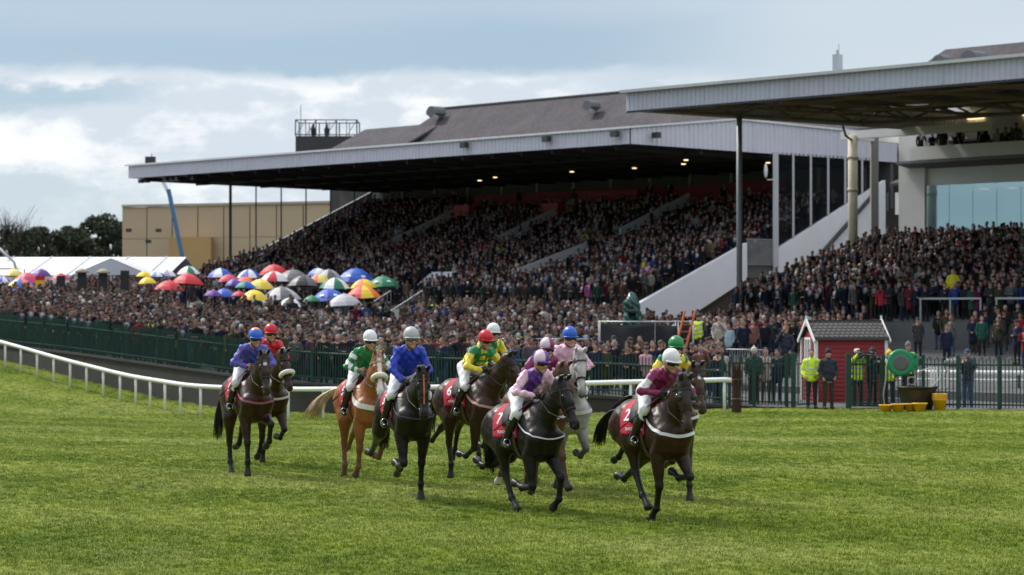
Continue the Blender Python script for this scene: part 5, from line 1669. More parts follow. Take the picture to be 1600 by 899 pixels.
def facing(x, y):
    return math.atan2(42 - y, 2 - x)
def infr(x, y, m=45):
    px = 800 + 4000 * x / y
    return -m < px < 1600 + m
def gather():
    """standing places: x, y, z, where"""
    out = []
    # long stand
    L = .45
    while L < 22.3:
        a = -.8 - rnd.random() * .4
        while a > -53:
            aa = a + rnd.uniform(-.1, .1); l = L + rnd.uniform(-.16, .16)
            blocked = any(abs(aa - c) < w and l0 < l < l1 for c, w, l0, l1 in ((-13.7, .7, 3.6, 10), (-14.2, .7, 13.2, 20), (-25.7, .7, 12.2, 20), (-37.7, .7, 11.8, 19.5), (-44.7, .7, 1.8, 7), (-22.4, 1.9, 1.5, 5.0), (-36.7, 1.6, 1.7, 5.2), (-36.4, 1.1, 17.4, 18.9), (-26.9, 1.1, 17.6, 19.1)))
            if L > 20.4 and aa > -41: blocked = blocked or rnd.random() < .93
            if L < 1.2 and -23.2 < aa < -19.3: blocked = True
            if 19 < L and -14.5 < aa: blocked = blocked or rnd.random() < .6
            if not blocked and rnd.random() < .955:
                p = SP(aa, l); out.append((p[0], p[1], zmain(math.floor(L / .8) * .8 + .4), 'stand'))
            a -= rnd.uniform(.42, .56)
        L += .8
    # near steps
    L = -11.0
    while L < 6.2:
        a = aleft(L) + .5
        while a < 48:
            aa = a + rnd.uniform(-.1, .1); l = L + rnd.uniform(-.15, .15); p = SP(aa, l)
            if infr(p[0], p[1]) and rnd.random() < .93: out.append((p[0], p[1], zterr(l), 'steps'))
            a += rnd.uniform(.46, .66)
        L += .75
    # lower steps: thick by the left end, loose groups further right
    L = -24.0
    while L < -11.8:
        a = aleft(L) + .4
        while a < 52:
            l = L + rnd.uniform(-.2, .2); p = SP(a, l); px = 800 + 4000 * p[0] / p[1]
            dens = .9 if px < 1255 else (.55 if px < 1300 else .22)
            if 1395 < px < 1475 and L < -13: dens = .04
            if L < -19: dens *= .35
            if infr(p[0], p[1]) and rnd.random() < dens: out.append((p[0], p[1], zterr(l), 'lower'))
            a += rnd.uniform(.5, .75)
        L += .95
    # lawn behind the fence
    s = .55
    while s < 62:
        x = -30.0
        while x < 12:
            xx = x + rnd.uniform(-.15, .15); y = float(fence_y(xx)) + s + rnd.uniform(-.22, .22)
            px = 800 + 4000 * xx / y
            q = np.array((xx, y)) - SO; aa, l = q @ SU, q @ SV
            clear = l < -2.8 and not (aa > aleft(max(min(l, 6), -38)) - 1.2 and l > -37)
            if px > 1215 or (px > 1130 and s > 2): clear = False
            dens = .92 if s < 9 else (.8 if s < 26 else .55)
            if px > 640: dens *= .95 if s > 7 else .62
            if 700 < px < 950 and 5 < s < 11: dens *= .25
            if 925 < px < 1100 and 6 < s < 14: dens = 0
            if px > 1060 and s < 4: dens *= .55
            if s > 26 and px > 980: dens *= .6
            if s > 26 and 265 < px < 650: dens = .06
            if s > 40 and px < 110: dens *= .3
            if clear and infr(xx, y) and rnd.random() < dens: out.append((xx, y, float(encl_h(xx, y)), 'lawn'))
            x += rnd.uniform(.46, .68) * (1 if s < 12 else 1.15)
        s += .72 if s < 10 else .95
    # balcony and far gallery
    for i in range(40):
        a = 17 + i * .55 + rnd.uniform(-.15, .15); p = SP(a, 6.0 + rnd.uniform(-.2, .6), 0)
        if rnd.random() < .85: out.append((p[0], p[1], 10.85, 'balcony'))
    return out

# the larger figures: six bodies with their own stance, shared by all who stand that way
def crowd_body(kind):
    pr = []
    A = lambda a, b, ra, rb=None, **k: pr.append(P(a, b, ra, rb, **k))
    hat = kind in (1, 4)
    for s in (1, -1):
        A((.0, s * .10, .88), (.01, s * .10, .48), .085, .065, k=.03, c='leg'); A((.01, s * .10, .48), (-.01, s * .105, .10), .062, .045, k=.02, c='leg')
        A((-.03, s * .105, .04), (.12, s * .12, .035), .045, .038, S=(1, 1, .85), k=.02, c='shoe')
    skirt = kind == 3
    A((0, 0, .95), (0, 0, 1.15), .135 if not skirt else .15, .125, S=(1, 1.22, 1), k=.05, c='coat')
    A((0, 0, 1.15), (-.01, 0, 1.33), .13, .125, S=(1, 1.38, 1), k=.06, c='coat')
    A((-.01, -.13, 1.40), (-.01, .13, 1.40), .07, k=.06, c='coat')
    if skirt: A((0, 0, 1.0), (0, 0, .62), .135, .165, S=(1, 1.2, 1), k=.05, c='coat')
    else: A((0, 0, 1.0), (0, 0, .80), .135, .14, S=(1, 1.25, 1), k=.05, c='coat')
    A((.055, 0, 1.37), (.095, 0, 1.22), .045, .03, k=.02, c='shirt')
    hands = {0: [((-.03, .245, 1.13), (.07, .22, .92))] * 2, 1: [((.02, .245, 1.13), (.22, .06, 1.12))] * 2, 2: [((.08, .30, 1.20), (.17, .10, 1.56)), ((-.04, .27, 1.13), (.07, .24, .90))],
             3: [((.0, .235, 1.13), (.20, .07, 1.02))] * 2, 4: [((-.04, .25, 1.14), (.10, .19, .97))] * 2, 5: [((.05, .25, 1.14), (.24, .10, 1.26)), ((.0, .24, 1.12), (.12, .20, .95))]}[kind]
    for s, (el, hn) in zip((1, -1), hands):
        S_ = (-.01, s * .18, 1.395); E = (el[0], s * el[1], el[2]); H = (hn[0], s * hn[1], hn[2])
        A(S_, E, .062, .050, k=.02, c='coat'); A(E, H, .050, .041, k=.015, c='coat')
        if kind not in (0, 4):
            d = np.array(H) - np.array(E); d /= np.linalg.norm(d); h0 = np.array(H)
            A(h0 + d * .03, h0 + d * .07, .034, .030, S=(1, .8, 1), k=.015, c='skin')
            for f in range(4):
                o = np.array((0, 0, .026 - .017 * f)); A(h0 + d * .08 + o, h0 + d * .125 + o + (.01, -s * .015, 0), .0105, .009, k=.004, c='skin')
    hp = head_prims((.02, 0, 1.625), np.eye(3), neck_to=(0, 0, 1.43))
    pr += hp
    c = np.array((.02, 0, 1.625))
    if hat:
        A(c + (-.02, 0, .065), c + (.02, 0, .06), .102, .098, S=(1, .86, .62), k=.02, c='hat'); A(c + (.08, 0, .045), c + (.12, 0, .035), .05, .04, S=(1, 1.2, .3), k=.01, c='hat')
        A(c + (-.06, 0, .0), c + (-.06, 0, -.03), .075, .06, S=(1, 1.0, 1), k=.02, c='hair')
    elif kind == 3:
        A(c + (-.03, 0, .045), c + (-.01, 0, .05), .104, S=(1, .88, 1), k=.02, c='hair'); A(c + (-.06, 0, .0), c + (-.07, 0, -.17), .085, .06, S=(.9, 1.15, 1), k=.03, c='hair')
    else:
        A(c + (-.035, 0, .045), c + (-.01, 0, .052), .098, S=(1, .87, 1), k=.015, c='hair'); A(c + (-.055, 0, .0), c + (-.05, 0, -.04), .072, .055, S=(1, 1.0, 1), k=.02, c='hair')
    V, Q = sdf_arrays(pr, .019)
    D = np.stack([pdist(p, V) for p in pr], 1)
    reg = np.array([p.c for p in pr])[D.argmin(1)]
    me = mesh_np('spectator', V, Q, True)
    def om(nm, ramp=None, objcol=False, rough=.8):
        if nm in MATS: return MATS[nm]
        m = bpy.data.materials.new(nm); m.use_nodes = True; t = m.node_tree; b = t.nodes['Principled BSDF']; b.inputs['Roughness'].default_value = rough; b.inputs['Specular IOR Level'].default_value = .25
        oi = nd(t, 'ShaderNodeObjectInfo')
        if objcol: src = oi.outputs['Color']
        else:
            r = nd(t, 'ShaderNodeValToRGB'); r.color_ramp.interpolation = 'CONSTANT'
            while len(r.color_ramp.elements) < len(ramp): r.color_ramp.elements.new(.5)
            for e, (p_, c_) in zip(r.color_ramp.elements, ramp): e.position = p_; e.color = (*c_, 1)
            t.links.new(mth(t, 'FRACT', mth(t, 'MULTIPLY', oi.outputs['Random'], 7.31 if 'leg' in nm else (13.7 if 'skin' in nm else 3.17))), r.inputs[0]); src = r.outputs[0]
        if objcol:
            tc = nd(t, 'ShaderNodeTexCoord'); n = nd(t, 'ShaderNodeTexNoise', inp={'Scale': 9.0, 'Detail': 4.0}); t.links.new(tc.outputs['Object'], n.inputs['Vector'])
            v = nd(t, 'ShaderNodeVectorMath', operation='SCALE'); t.links.new(src, v.inputs[0]); t.links.new(mth(t, 'MULTIPLY_ADD', n.outputs[0], .7, .65), v.inputs[3]); src = v.outputs[0]
            bp = nd(t, 'ShaderNodeBump', inp={'Strength': .5, 'Distance': .03}); t.links.new(n.outputs[0], bp.inputs['Height']); t.links.new(bp.outputs[0], b.inputs['Normal'])
        t.links.new(src, b.inputs['Base Color']); MATS[nm] = m; return m
    slots = [('skin', om('crowd_skin', [(0, (.36, .19, .145)), (.3, (.42, .24, .185)), (.6, (.33, .17, .125)), (.85, (.46, .28, .22))], rough=.55)),
             ('coat', om('crowd_coat', objcol=True)),
             ('leg', om('crowd_leg', [(0, (.012, .012, .014)), (.35, (.018, .024, .05)), (.6, (.05, .04, .03)), (.75, (.04, .07, .13)), (.9, (.09, .085, .08))])),
             ('hair', None), ('hat', om('crowd_hat', [(0, (.04, .035, .03)), (.4, (.015, .015, .018)), (.7, (.10, .08, .055)), (.9, (.02, .03, .06))])),
             ('shirt', om('crowd_shirt', [(0, (.5, .5, .55)), (.3, (.05, .05, .06)), (.6, (.30, .36, .48)), (.8, (.22, .05, .06))])), ('shoe', mat('shoe', (.015, .012, .012), .5))]
    names = [s[0] for s in slots]
    mi = {'lip': 0, 'eye': 0}
    mi.update({n: i for i, n in enumerate(names)})
    fi = np.array([mi[r] for r in reg])[Q[:, 0]]
    for n, m in slots: me.materials.append(m)
    me.polygons.foreach_set('material_index', fi.astype(np.int32))
    return me
def hair_mat(i):
    return mat('hair_%d' % i, HAIRS[i][0], .7, noise=.3, nscale=30)
POSE = {0: 'standing with arms at their sides', 1: 'in flat cap holding a racecard', 2: 'with one hand raised to the brow', 3: 'with long hair and hands clasped', 4: 'in flat cap, hands in pockets', 5: 'with both forearms lifted'}
HAIRN = ['dark', 'brown', 'fair', 'grey', 'white', 'greying']

MARKS_FENCE = [(30, 'multicoloured umbrella'), (145, 'dark bookmaker boards'), (275, 'red parasols'), (388, 'striped blue jockey'), (470, 'grey umbrellas'), (585, 'green hooped jockey'), (652, 'royal blue jockey'), (772, 'red capped jockey'), (845, 'purple quartered jockey'),
               (908, 'pink silked jockey'), (985, 'black screened platform'), (1052, 'maroon leading jockey'), (1160, 'brushwood bundle'), (1265, 'red hut'), (1330, 'red hut roof'), (1408, 'green hose reel'), (1507, 'furry microphone'), (1580, 'right picture edge')]
def crowd():
    places = gather()
    places.sort(key=lambda p: p[1])
    big = []; rest = []
    quota = {'lower': 85, 'lawn': 135, 'steps': 35, 'balcony': 0, 'stand': 0}
    for p in places:
        if infr(p[0], p[1], -4) and quota[p[3]] > 0: big.append(p); quota[p[3]] -= 1
        else: rest.append(p)
    # a few whom the photograph singles out
    meshes = {}
    made = []
    for i, (x, y, z, wh) in enumerate(big):
        kind = rnd.choices(range(6), (22, 14, 10, 14, 14, 12))[0]; hi = int(nr.choice(len(HAIRS), p=_hw)); ci = int(nr.choice(len(COATS), p=_cw))
        if (kind, hi) not in meshes:
            if kind not in meshes: meshes[kind] = crowd_body(kind)
            me = meshes[kind].copy(); me.materials[3] = hair_mat(hi); meshes[(kind, hi)] = me
        o = bpy.data.objects.new('person', meshes[(kind, hi)]); C.objects.link(o)
        k = rnd.uniform(.95, 1.05) * (1 if kind != 3 else .95)
        o.location = (x, y, z); o.rotation_euler = (0, 0, facing(x, y) + rnd.gauss(0, .35)); o.scale = (k, k, k)
        c = COATS[ci][0]; o.color = (*[min(v * rnd.uniform(.75, 1.3), .8) for v in c], 1)
        px = 800 + 4000 * x / y
        m = min(MARKS_FENCE, key=lambda t: abs(t[0] - px))[1]
        s = y - float(fence_y(x))
        if wh == 'lawn': pl = ('at palisade by ' if s < 1.0 else 'second row near ' if s < 1.7 else 'third row near ' if s < 2.5 else 'further back near ') + m
        elif wh == 'lower': pl = 'on lower steps above ' + m
        else: pl = 'behind barrier above ' + m
        hd = '' if kind in (1, 4) else HAIRN[hi] + '-haired '
        made.append([px, o, '%s%s %s' % (hd, 'person, %s coat,' % COATS[ci][1], pl), kind])
    short = {0: 'arms down', 1: 'flat cap and racecard', 2: 'hand at brow', 3: 'long hair', 4: 'flat cap', 5: 'one forearm raised'}
    for q in made: q[2] += ', ' + short[q[3]]
    by = {}
    for q in made: by.setdefault(q[2], []).append(q)
    nth = ['leftmost', 'second-leftmost', 'third-leftmost', 'fourth-leftmost', 'fifth-leftmost', 'sixth-leftmost']
    for lab, qs in by.items():
        qs.sort(key=lambda t: t[0])
        for i, q in enumerate(qs):
            tag(q[1], lab if len(qs) == 1 else '%s %s' % (nth[min(i, 5)], lab), 'person', 'spectators watching the race')
    # everyone else as one crowd
    VV = []; QQ = []; CC = []; n = 0
    for (x, y, z, wh) in rest:
        V, Q, Rg = LOWF[rnd.choices((0, 1, 2), (5, 4, 1))[0]]
        k = rnd.uniform(.90, 1.07); a = facing(x, y) + rnd.gauss(0, .5); ca, sa = math.cos(a) * k, math.sin(a) * k
        w = np.empty_like(V); lean = rnd.uniform(-.02, .05)
        vx = V[:, 0] + lean * V[:, 2]
        w[:, 0] = vx * ca - V[:, 1] * sa + x; w[:, 1] = vx * sa + V[:, 1] * ca + y; w[:, 2] = V[:, 2] * k + z
        c = np.array(COATS[int(nr.choice(len(COATS), p=_cw))][0]) * rnd.uniform(.35, 1.1)
        sk = np.array((.34, .175, .14)) * rnd.uniform(.6, 1.35); hr = np.array(HAIRS[int(nr.choice(len(HAIRS), p=_hw))][0]) * rnd.uniform(.7, 1.3)
        if rnd.random() < .25: hr = np.array(COATS[rnd.randrange(7)][0])
        lg = np.array(((.012, .012, .014), (.02, .025, .05), (.05, .04, .03))[rnd.randrange(3)])
        shr = np.array((.45, .45, .5)) if rnd.random() < .3 else c * .8
        q_ = rnd.random()
        if q_ < .003: c = np.array((.42, .62, .03))
        elif q_ < .018: c = np.array(rnd.choice(((.42, .40, .38), (.40, .03, .05), (.05, .14, .42), (.45, .42, .40), (.30, .06, .22))))
        tab = np.stack([sk, hr, c, lg, shr])
        VV.append(w); QQ.append(Q + n); CC.append(tab[Rg]); n += len(V)
    me = mesh_np('crowd', np.concatenate(VV), np.concatenate(QQ), True); set_col(me, np.concatenate(CC))
    o = link('crowd', me, None, mat('crowd_cloth', None, .85, attr='Col', spec=.2))
    tag(o, 'densely packed spectators filling the stands and lawn behind the fence', 'crowd', None, 'stuff')
    print('CROWD', len(big), len(rest))
crowd()
# ------------------------------------------------------------------ people close to the fence, in detail
HIVIS = (.62, .84, .02)
def stander(name_label, px, d, z, face, coat, trousers, hat=None, hatcol=None, hands=None, hivis=False, vest=False, bulk=0.0, hair=(.03, .02, .015), k=1.06, tail=.82, head_nod=0, cat='person'):
    global HAND
    o = tag(bpy.data.objects.new('person', None), name_label, cat, 'people working beside the fence'); C.objects.link(o)
    o.location = (PX(px, d), d, z); o.rotation_euler = (0, 0, R(face)); o.scale = (k, k, k)
    hands = hands or [((-.03, .27, 1.13), (.10, .22, .93))] * 2
    hc = np.array((.02, 0, 1.63)); M = rotm('Y', head_nod)
    def limbs(inf, w):
        pr = []; A = lambda a, b, ra, rb=None, **q: pr.append(P(a, b, ra + inf, (ra if rb is None else rb) + inf, **q))
        if 'leg' in w:
            for s in (1, -1):
                A((.0, s * .10, .90), (.015, s * .105, .48), .088, .066, k=.04); A((.015, s * .105, .48), (-.01, s * .11, .09), .062, .048, k=.02)
            A((0, 0, .95), (0, 0, .90), .125, .12, S=(1, 1.2, 1), k=.06)
        if 'shoe' in w:
            for s in (1, -1): A((-.04, s * .11, .045), (.13, s * .125, .038), .045, .038, S=(1, 1, .85), k=.02)
        if 'coat' in w:
            A((0, 0, tail + .08), (0, 0, 1.12), .14 + bulk, .13 + bulk, S=(1, 1.22, 1), k=.05, c='t'); A((0, 0, 1.12), (-.01, 0, 1.33), .135 + bulk, .128 + bulk * .6, S=(1, 1.36, 1), k=.06, c='t')
            A((-.01, -.135, 1.40), (-.01, .135, 1.40), .072, k=.06, c='t'); A((0, 0, 1.42), (0, 0, 1.49), .075, .07, k=.03, c='c')
        if 'arm' in w:
            for s, (e, h) in zip((1, -1), hands):
                A((-.01, s * .185, 1.395), (e[0], s * e[1], e[2]), .064, .054, k=.02, c='a'); A((e[0], s * e[1], e[2]), (h[0], s * h[1], h[2]), .054, .044, k=.02, c='a')
        return pr
    body = limbs(-.012, ('leg', 'shoe', 'coat', 'arm')) + head_prims(hc, M, neck_to=(0, 0, 1.43))
    hp = [P(hc + np.array((-.035, 0, .045)) @ M.T, hc + np.array((-.01, 0, .052)) @ M.T, .097, S=(1, .87, 1), k=.015, c='hair')]
    cols = dict(skin=(.47, .26, .195), eye=(.03, .02, .02), lip=(.38, .15, .13), body=(.3, .3, .3), t=(.3, .3, .3), c=(.3, .3, .3), a=(.3, .3, .3))
    V, Q = sdf_arrays(body, .0145); me = mesh_np('body', V, Q, True); set_col(me, soft_cols(body, V, cols, .004)); link('body', me, o, mat('skin', None))
    V, Q = sdf_arrays(hp, .014); link('hair', mesh_np('hair', V, Q, True), o, mat('hair_%.3f' % hair[0], hair, .7, noise=.3, nscale=30))
    ph = rnd.uniform(0, 6)
    wob = lambda X: .006 * np.sin(X[:, 2] * 38 + ph + 3 * np.sin(X[:, 1] * 12)) * np.sin(X[:, 0] * 25 + X[:, 1] * 18) + .004 * np.sin(X[:, 2] * 70 + X[:, 1] * 40)
    jk = limbs(.008, ('coat',)) + [P((0, 0, tail - 2.0), (0, 0, tail - 2.0), 2.0, sub=True)] + limbs(.008, ('arm',)); V, Q = sdf_arrays(jk, .0135, wob)
    jk = [p for p in jk if not p.sub]; D = np.stack([pdist(p, V) for p in jk], 1); reg = np.array([p.c for p in jk])[D.argmin(1)]
    col = np.tile(np.array(coat, float), (len(V), 1))
    if hivis:
        band = (.45, .46, .44)
        z_ = V[:, 2]; m = (reg == 't') & (((z_ > .98) & (z_ < 1.03)) | ((z_ > 1.14) & (z_ < 1.19)))
        m |= (reg == 't') & (np.abs(np.abs(V[:, 1]) - .11) < .022) & (z_ > 1.19)
        if vest: col[reg != 't'] = (.03, .035, .04)
        else: m |= (reg == 'a') & (np.abs(z_ - 1.16) < .02)
        col[m & ((reg == 't') | (not vest))] = band
    me = mesh_np('jacket', V, Q, True); set_col(me, col); link('jacket', me, o, mat('coat_cloth', None, .75, attr='Col', noise=.15, nscale=12, bump=.3, bscale=25))
    tr = limbs(.004, ('leg',)); V, Q = sdf_arrays(tr, .014, wob); link('trousers', mesh_np('trousers', V, Q, True), o, mat('trouser_%.3f_%.3f' % trousers[:2], trousers, .85, noise=.2, nscale=8))
    for s in (1, -1):
        sp = [P((-.04, s * .11, .045), (.13, s * .125, .038), .053, .045, S=(1, 1, .85), k=.02)]; V, Q = sdf_arrays(sp, .014); link('shoe', mesh_np('shoe', V, Q, True), o, mat('shoe', None))
    if HAND is None: HAND = hand_arrays()
    for s, (e, h) in zip((1, -1), hands):
        E = np.array((e[0], s * e[1], e[2])); H = np.array((h[0], s * h[1], h[2])); x = (H - E) / np.linalg.norm(H - E)
        y = np.array((0, -s, 0.0)); y -= x * (x @ y); y /= np.linalg.norm(y); z_ = np.cross(x, y)
        if z_[2] < -.2 or (abs(z_[2]) <= .2 and z_[0] < 0): z_ = -z_
        Vh = HAND[0][:, :1] * x + HAND[0][:, 1:2] * y + HAND[0][:, 2:] * z_ + (H + x * .02)
        link('hand', mesh_np('hand', Vh, HAND[1] if np.cross(x, y) @ z_ > 0 else HAND[1][:, ::-1], True), o, mat('skin_plain', (.45, .25, .19), .5))
    if hat:
        hq = []
        A = lambda a, b, ra, rb=None, **q: hq.append(P(hc + np.array(a) @ M.T, hc + np.array(b) @ M.T, ra, rb, **q))
        if hat == 'beanie': A((-.02, 0, .055), (.01, 0, .06), .108, .103, S=(1, .88, 1), k=.02); A((-.01, 0, .03), (.0, 0, .03), .108, S=(1.02, .92, .3), k=.01); A((-.02, 0, .17), (-.02, 0, .18), .026, k=.01)
        else: A((-.02, 0, .06), (.015, 0, .058), .106, .102, S=(1, .88, .75), k=.02); A((.09, 0, .05), (.15, 0, .03), .05, .042, S=(1, 1.25, .25), k=.01)
        V, Q = sdf_arrays(hq, .013); link('hat', mesh_np('hat', V, Q, True), o, mat('hat_%.2f_%.2f' % hatcol[:2], hatcol, .85, bump=.4, bscale=60))
    return o, hands

def camera_rig(label, px, d, z, face, furry=False, lens_up=0):
    o = empty('video_camera' if not furry else 'camera', (PX(px, d), d, z), label, 'camera', None, R(face)); m = mat('camera_black', (.018, .018, .02), .4, noise=.3, nscale=20)
    if furry:
        b = MB(); b.box((0, 0, 0), (.14, .16, .12)); bevel(b.build('body', m, o), .015)
        b = MB(); b.tube([(.06, 0, 0), (.28, 0, 0)], [.05, .06], 14); b.build('lens', m, o, True)
        V, Q = sdf_arrays([P((.06, -.04, .02), (.34, .0, .05), .13, .11), P((-.12, .0, .0), (.05, 0, .05), .12, .12)], .02, lambda X: .012 * np.sin(X[:, 0] * 70) * np.sin(X[:, 1] * 63) * np.sin(X[:, 2] * 66))
        link('fur_cover', mesh_np('fur', V, Q, True), o, mat('grey_fur', (.34, .34, .35), .95, noise=.4, nscale=40, bump=.8, bscale=90))
    else:
        b = MB(); b.box((0, 0, 0), (.36, .15, .2)); bevel(b.build('body', m, o), .02)
        b = MB(); b.tube([(.17, 0, .0), (.40, 0, .0), (.42, 0, 0)], [.06, .075, .085], 16); b.build('lens', m, o, True)
        b = MB(); b.bar((-.1, 0, .17), (.16, 0, .17), .03, .03); b.bar((-.1, 0, .1), (-.1, 0, .17), .03); b.bar((.16, 0, .1), (.16, 0, .17), .03); b.build('handle', m, o)
        b = MB(); b.box((.05, .12, .08), (.14, .08, .07)); b.build('viewfinder', m, o)
        b = MB(); b.tube([(.1, -.1, .16), (.32, -.1, .16)], .035, 10); b.build('microphone', m, o, True)
        b = MB(); b.box((-.24, 0, 0), (.10, .12, .16)); b.build('battery', m, o)
    return o

def fence_people():
    zg = -.36
    up = lambda a, b: [a, b]
    stander('steward in bright yellow high visibility jacket beside the red hut front', 1268, 80.2, zg, -95, HIVIS, (.015, .018, .022), hivis=True, bulk=.012, hands=[((-.02, .265, 1.14), (.14, .15, 1.0)), ((-.03, .265, 1.12), (.10, .2, .95))])
    stander('person in navy jacket, red scarf and black beanie before the red hut', 1294, 79.8, zg, -84, (.010, .014, .030), (.03, .024, .02), 'beanie', (.02, .015, .02), bulk=.012, hands=[((-.03, .26, 1.13), (.10, .20, .95)), ((-.03, .26, 1.13), (.10, .2, .93))])
    stander('photographer in yellow high visibility jacket and white cap behind the gate', 1339, 81.3, zg, -75, HIVIS, (.015, .016, .02), 'cap', (.62, .58, .52), hivis=True, bulk=.02, hands=[((.10, .27, 1.30), (.24, .08, 1.58)), ((.10, .27, 1.30), (.24, .06, 1.58))])
    camera_rig('small black camera held up by the white capped photographer', 1343, 81.02, 1.29, -75)
    stander('camera operator in black hunched behind a television camera', 1363, 81.4, zg, -60, (.016, .015, .016), (.012, .012, .014), 'beanie', (.02, .02, .022), hands=[((.14, .26, 1.22), (.30, .10, 1.42)), ((.14, .26, 1.22), (.28, .08, 1.34))], bulk=.012)
    camera_rig('black television camera on the shoulder of the operator in black', 1360, 81.0, 1.22, -60)
    stander('steward in yellow beanie and high visibility vest behind the hose reel', 1389, 81.3, zg, -85, HIVIS, (.015, .017, .022), 'beanie', (.72, .50, .03), hivis=True, vest=True, bulk=.01, k=1.02)
    stander('steward in grey bobble hat and open vest standing taller behind the hose reel', 1419, 81.8, zg + .18, -95, HIVIS, (.012, .012, .016), 'beanie', (.16, .13, .15), hivis=True, vest=True, bulk=.008)
    stander('photographer in blue jeans and navy cap leaning on the green fence', 1512, 79.9, zg, -120, (.025, .032, .05), (.045, .085, .16), 'cap', (.02, .05, .12), hands=[((.12, .27, 1.25), (.30, .10, 1.40)), ((.12, .27, 1.25), (.30, .08, 1.36))], head_nod=8)
    camera_rig('camera under a furry grey cover resting on the fence top', 1492, 79.5, 1.06, -140, True)
    stander('spectator in dark green coat and white woolly hat behind the brushwood', 1178, 83.2, zg, -92, (.012, .030, .024), (.02, .02, .02), 'beanie', (.5, .48, .45), bulk=.008)
    stander('spectator in brown cap on phone, standing alone left of the hut', 1228, 91.5, .28, -115, (.012, .014, .035), (.015, .015, .018), 'cap', (.24, .13, .07), hands=[((-.03, .28, 1.13), (.10, .22, .93)), ((.10, .30, 1.20), (.12, .10, 1.55))])
    stander('steward in yellow vest standing with back turned beside the orange ladder', 1092, 97.5, .72, 60, HIVIS, (.015, .016, .022), 'cap', (.03, .05, .04), hivis=True, vest=True)
    stander('spectator in yellow jacket high on the right hand steps', 1489, 119, 2.75, -100, (.62, .55, .02), (.02, .02, .02))
    stander('spectator in knee length cream coat at the foot of the steps', 1124, 103, .62, -110, (.38, .34, .28), (.05, .04, .04), hands=[((.1, .28, 1.22), (.18, .1, 1.45)), ((-.03, .27, 1.13), (.1, .2, .93))], tail=.55)
    stander('spectator in pale pink coat on the lower steps at the right edge', 1575, 118.5, 1.3, -110, (.50, .33, .30), (.30, .26, .25), hands=[((.05, .27, 1.15), (.22, .1, 1.15)), ((.05, .27, 1.15), (.2, .1, 1.2))], tail=.6, hair=(.05, .025, .015))
fence_people()
# ------------------------------------------------------------------ things about the enclosure
def umbrella(px, ytop, hw, cols, label, d=None, logo=None, tilt=0.0):
    d = d or 141 + (462 - ytop) * .45
    x = PX(px, d); r = hw * d / 4000; zt = ZY(ytop, d); gz = float(encl_h(x, d))
    g = empty('umbrella', (x, d, gz), label, 'umbrella', 'umbrellas over the bookmakers')
    h = zt - gz; n = 8
    rng = random.Random(int(px * 7 + ytop)); ph = rng.uniform(0, .8)
    cv = []; cf = []; cc = []
    sub = 4; prof = [(0, 0), (.30, -.07), (.60, -.24), (.84, -.46), (1.0, -.68)]
    for k in range(n):
        c = cols[k % len(cols)]
        o = len(cv)
        for (pr_, pz) in prof:
            for q in range(sub + 1):
                t = ph + 2 * math.pi * (k + q / sub) / n
                sag = 1 - .06 * math.sin(math.pi * q / sub) * pr_
                cv.append((r * pr_ * math.cos(t) * sag, r * pr_ * math.sin(t) * sag, h + pz * r * 1.0 - (0 if pr_ < 1 else 0)))
                cc.append(c)
        for i in range(len(prof) - 1):
            for q in range(sub):
                a = o + i * (sub + 1) + q; cf.append((a, a + 1, a + sub + 2, a + sub + 1))
    b = MB(); b.add(cv, cf); me = b.mesh('canopy'); set_col(me, cc)
    m = mat('umbrella_cloth', None, .55, attr='Col', noise=.06, nscale=4)
    canopy = link('canopy', me, g, m)
    sdm = canopy.modifiers.new('thick', 'SOLIDIFY'); sdm.thickness = .006; sdm.offset = -1
    g.rotation_euler = (rng.uniform(-.06, .06), rng.uniform(-.06, .06), 0)
    if logo:
        for t0 in (-1.57 - .45, -1.57 + .55):
            v = []; f = []
            for i in range(3):
                for q in range(5):
                    t = t0 + (q - 2) * .075; pr_ = .70 + .05 * i; pz = np.interp(pr_, [p[0] for p in prof], [p[1] for p in prof])
                    v.append((r * pr_ * math.cos(t) * 1.01, r * pr_ * math.sin(t) * 1.01, h + pz * r + .02))
            f = [(i * 5 + q, i * 5 + q + 1, i * 5 + q + 6, i * 5 + q + 5) for i in range(2) for q in range(4)]
            b = MB(); b.add(v, f); b.build('emblem', mat('print_white', (.75, .75, .75), .6), canopy)
    b = MB(); b.tube([(0, 0, 0), (0, 0, h + .06)], .022, 6); b.build('pole', mat('umbrella_pole', (.20, .20, .21), .4, .5), g, True)
    b = MB()
    for k in range(n):
        t = ph + 2 * math.pi * k / n
        b.tube([(0, 0, h - .04), (r * .66 * math.cos(t), r * .66 * math.sin(t), h - .30 * r), (r * math.cos(t), r * math.sin(t), h - .69 * r)], .006, 4)
    b.build('ribs', mat('umbrella_pole', None), g)
W_ = (.74, .74, .76); B_ = (.02, .09, .46); R_ = (.55, .02, .035); Y_ = (.78, .55, .03); G_ = (.012, .17, .085); GY = (.13, .125, .14); LG = (.42, .40, .44); PU = (.12, .03, .26); OR = (.80, .17, .03); TE = (.01, .22, .42); K_ = (.02, .02, .022); RO = (.55, .05, .12); LY = (.72, .60, .16)
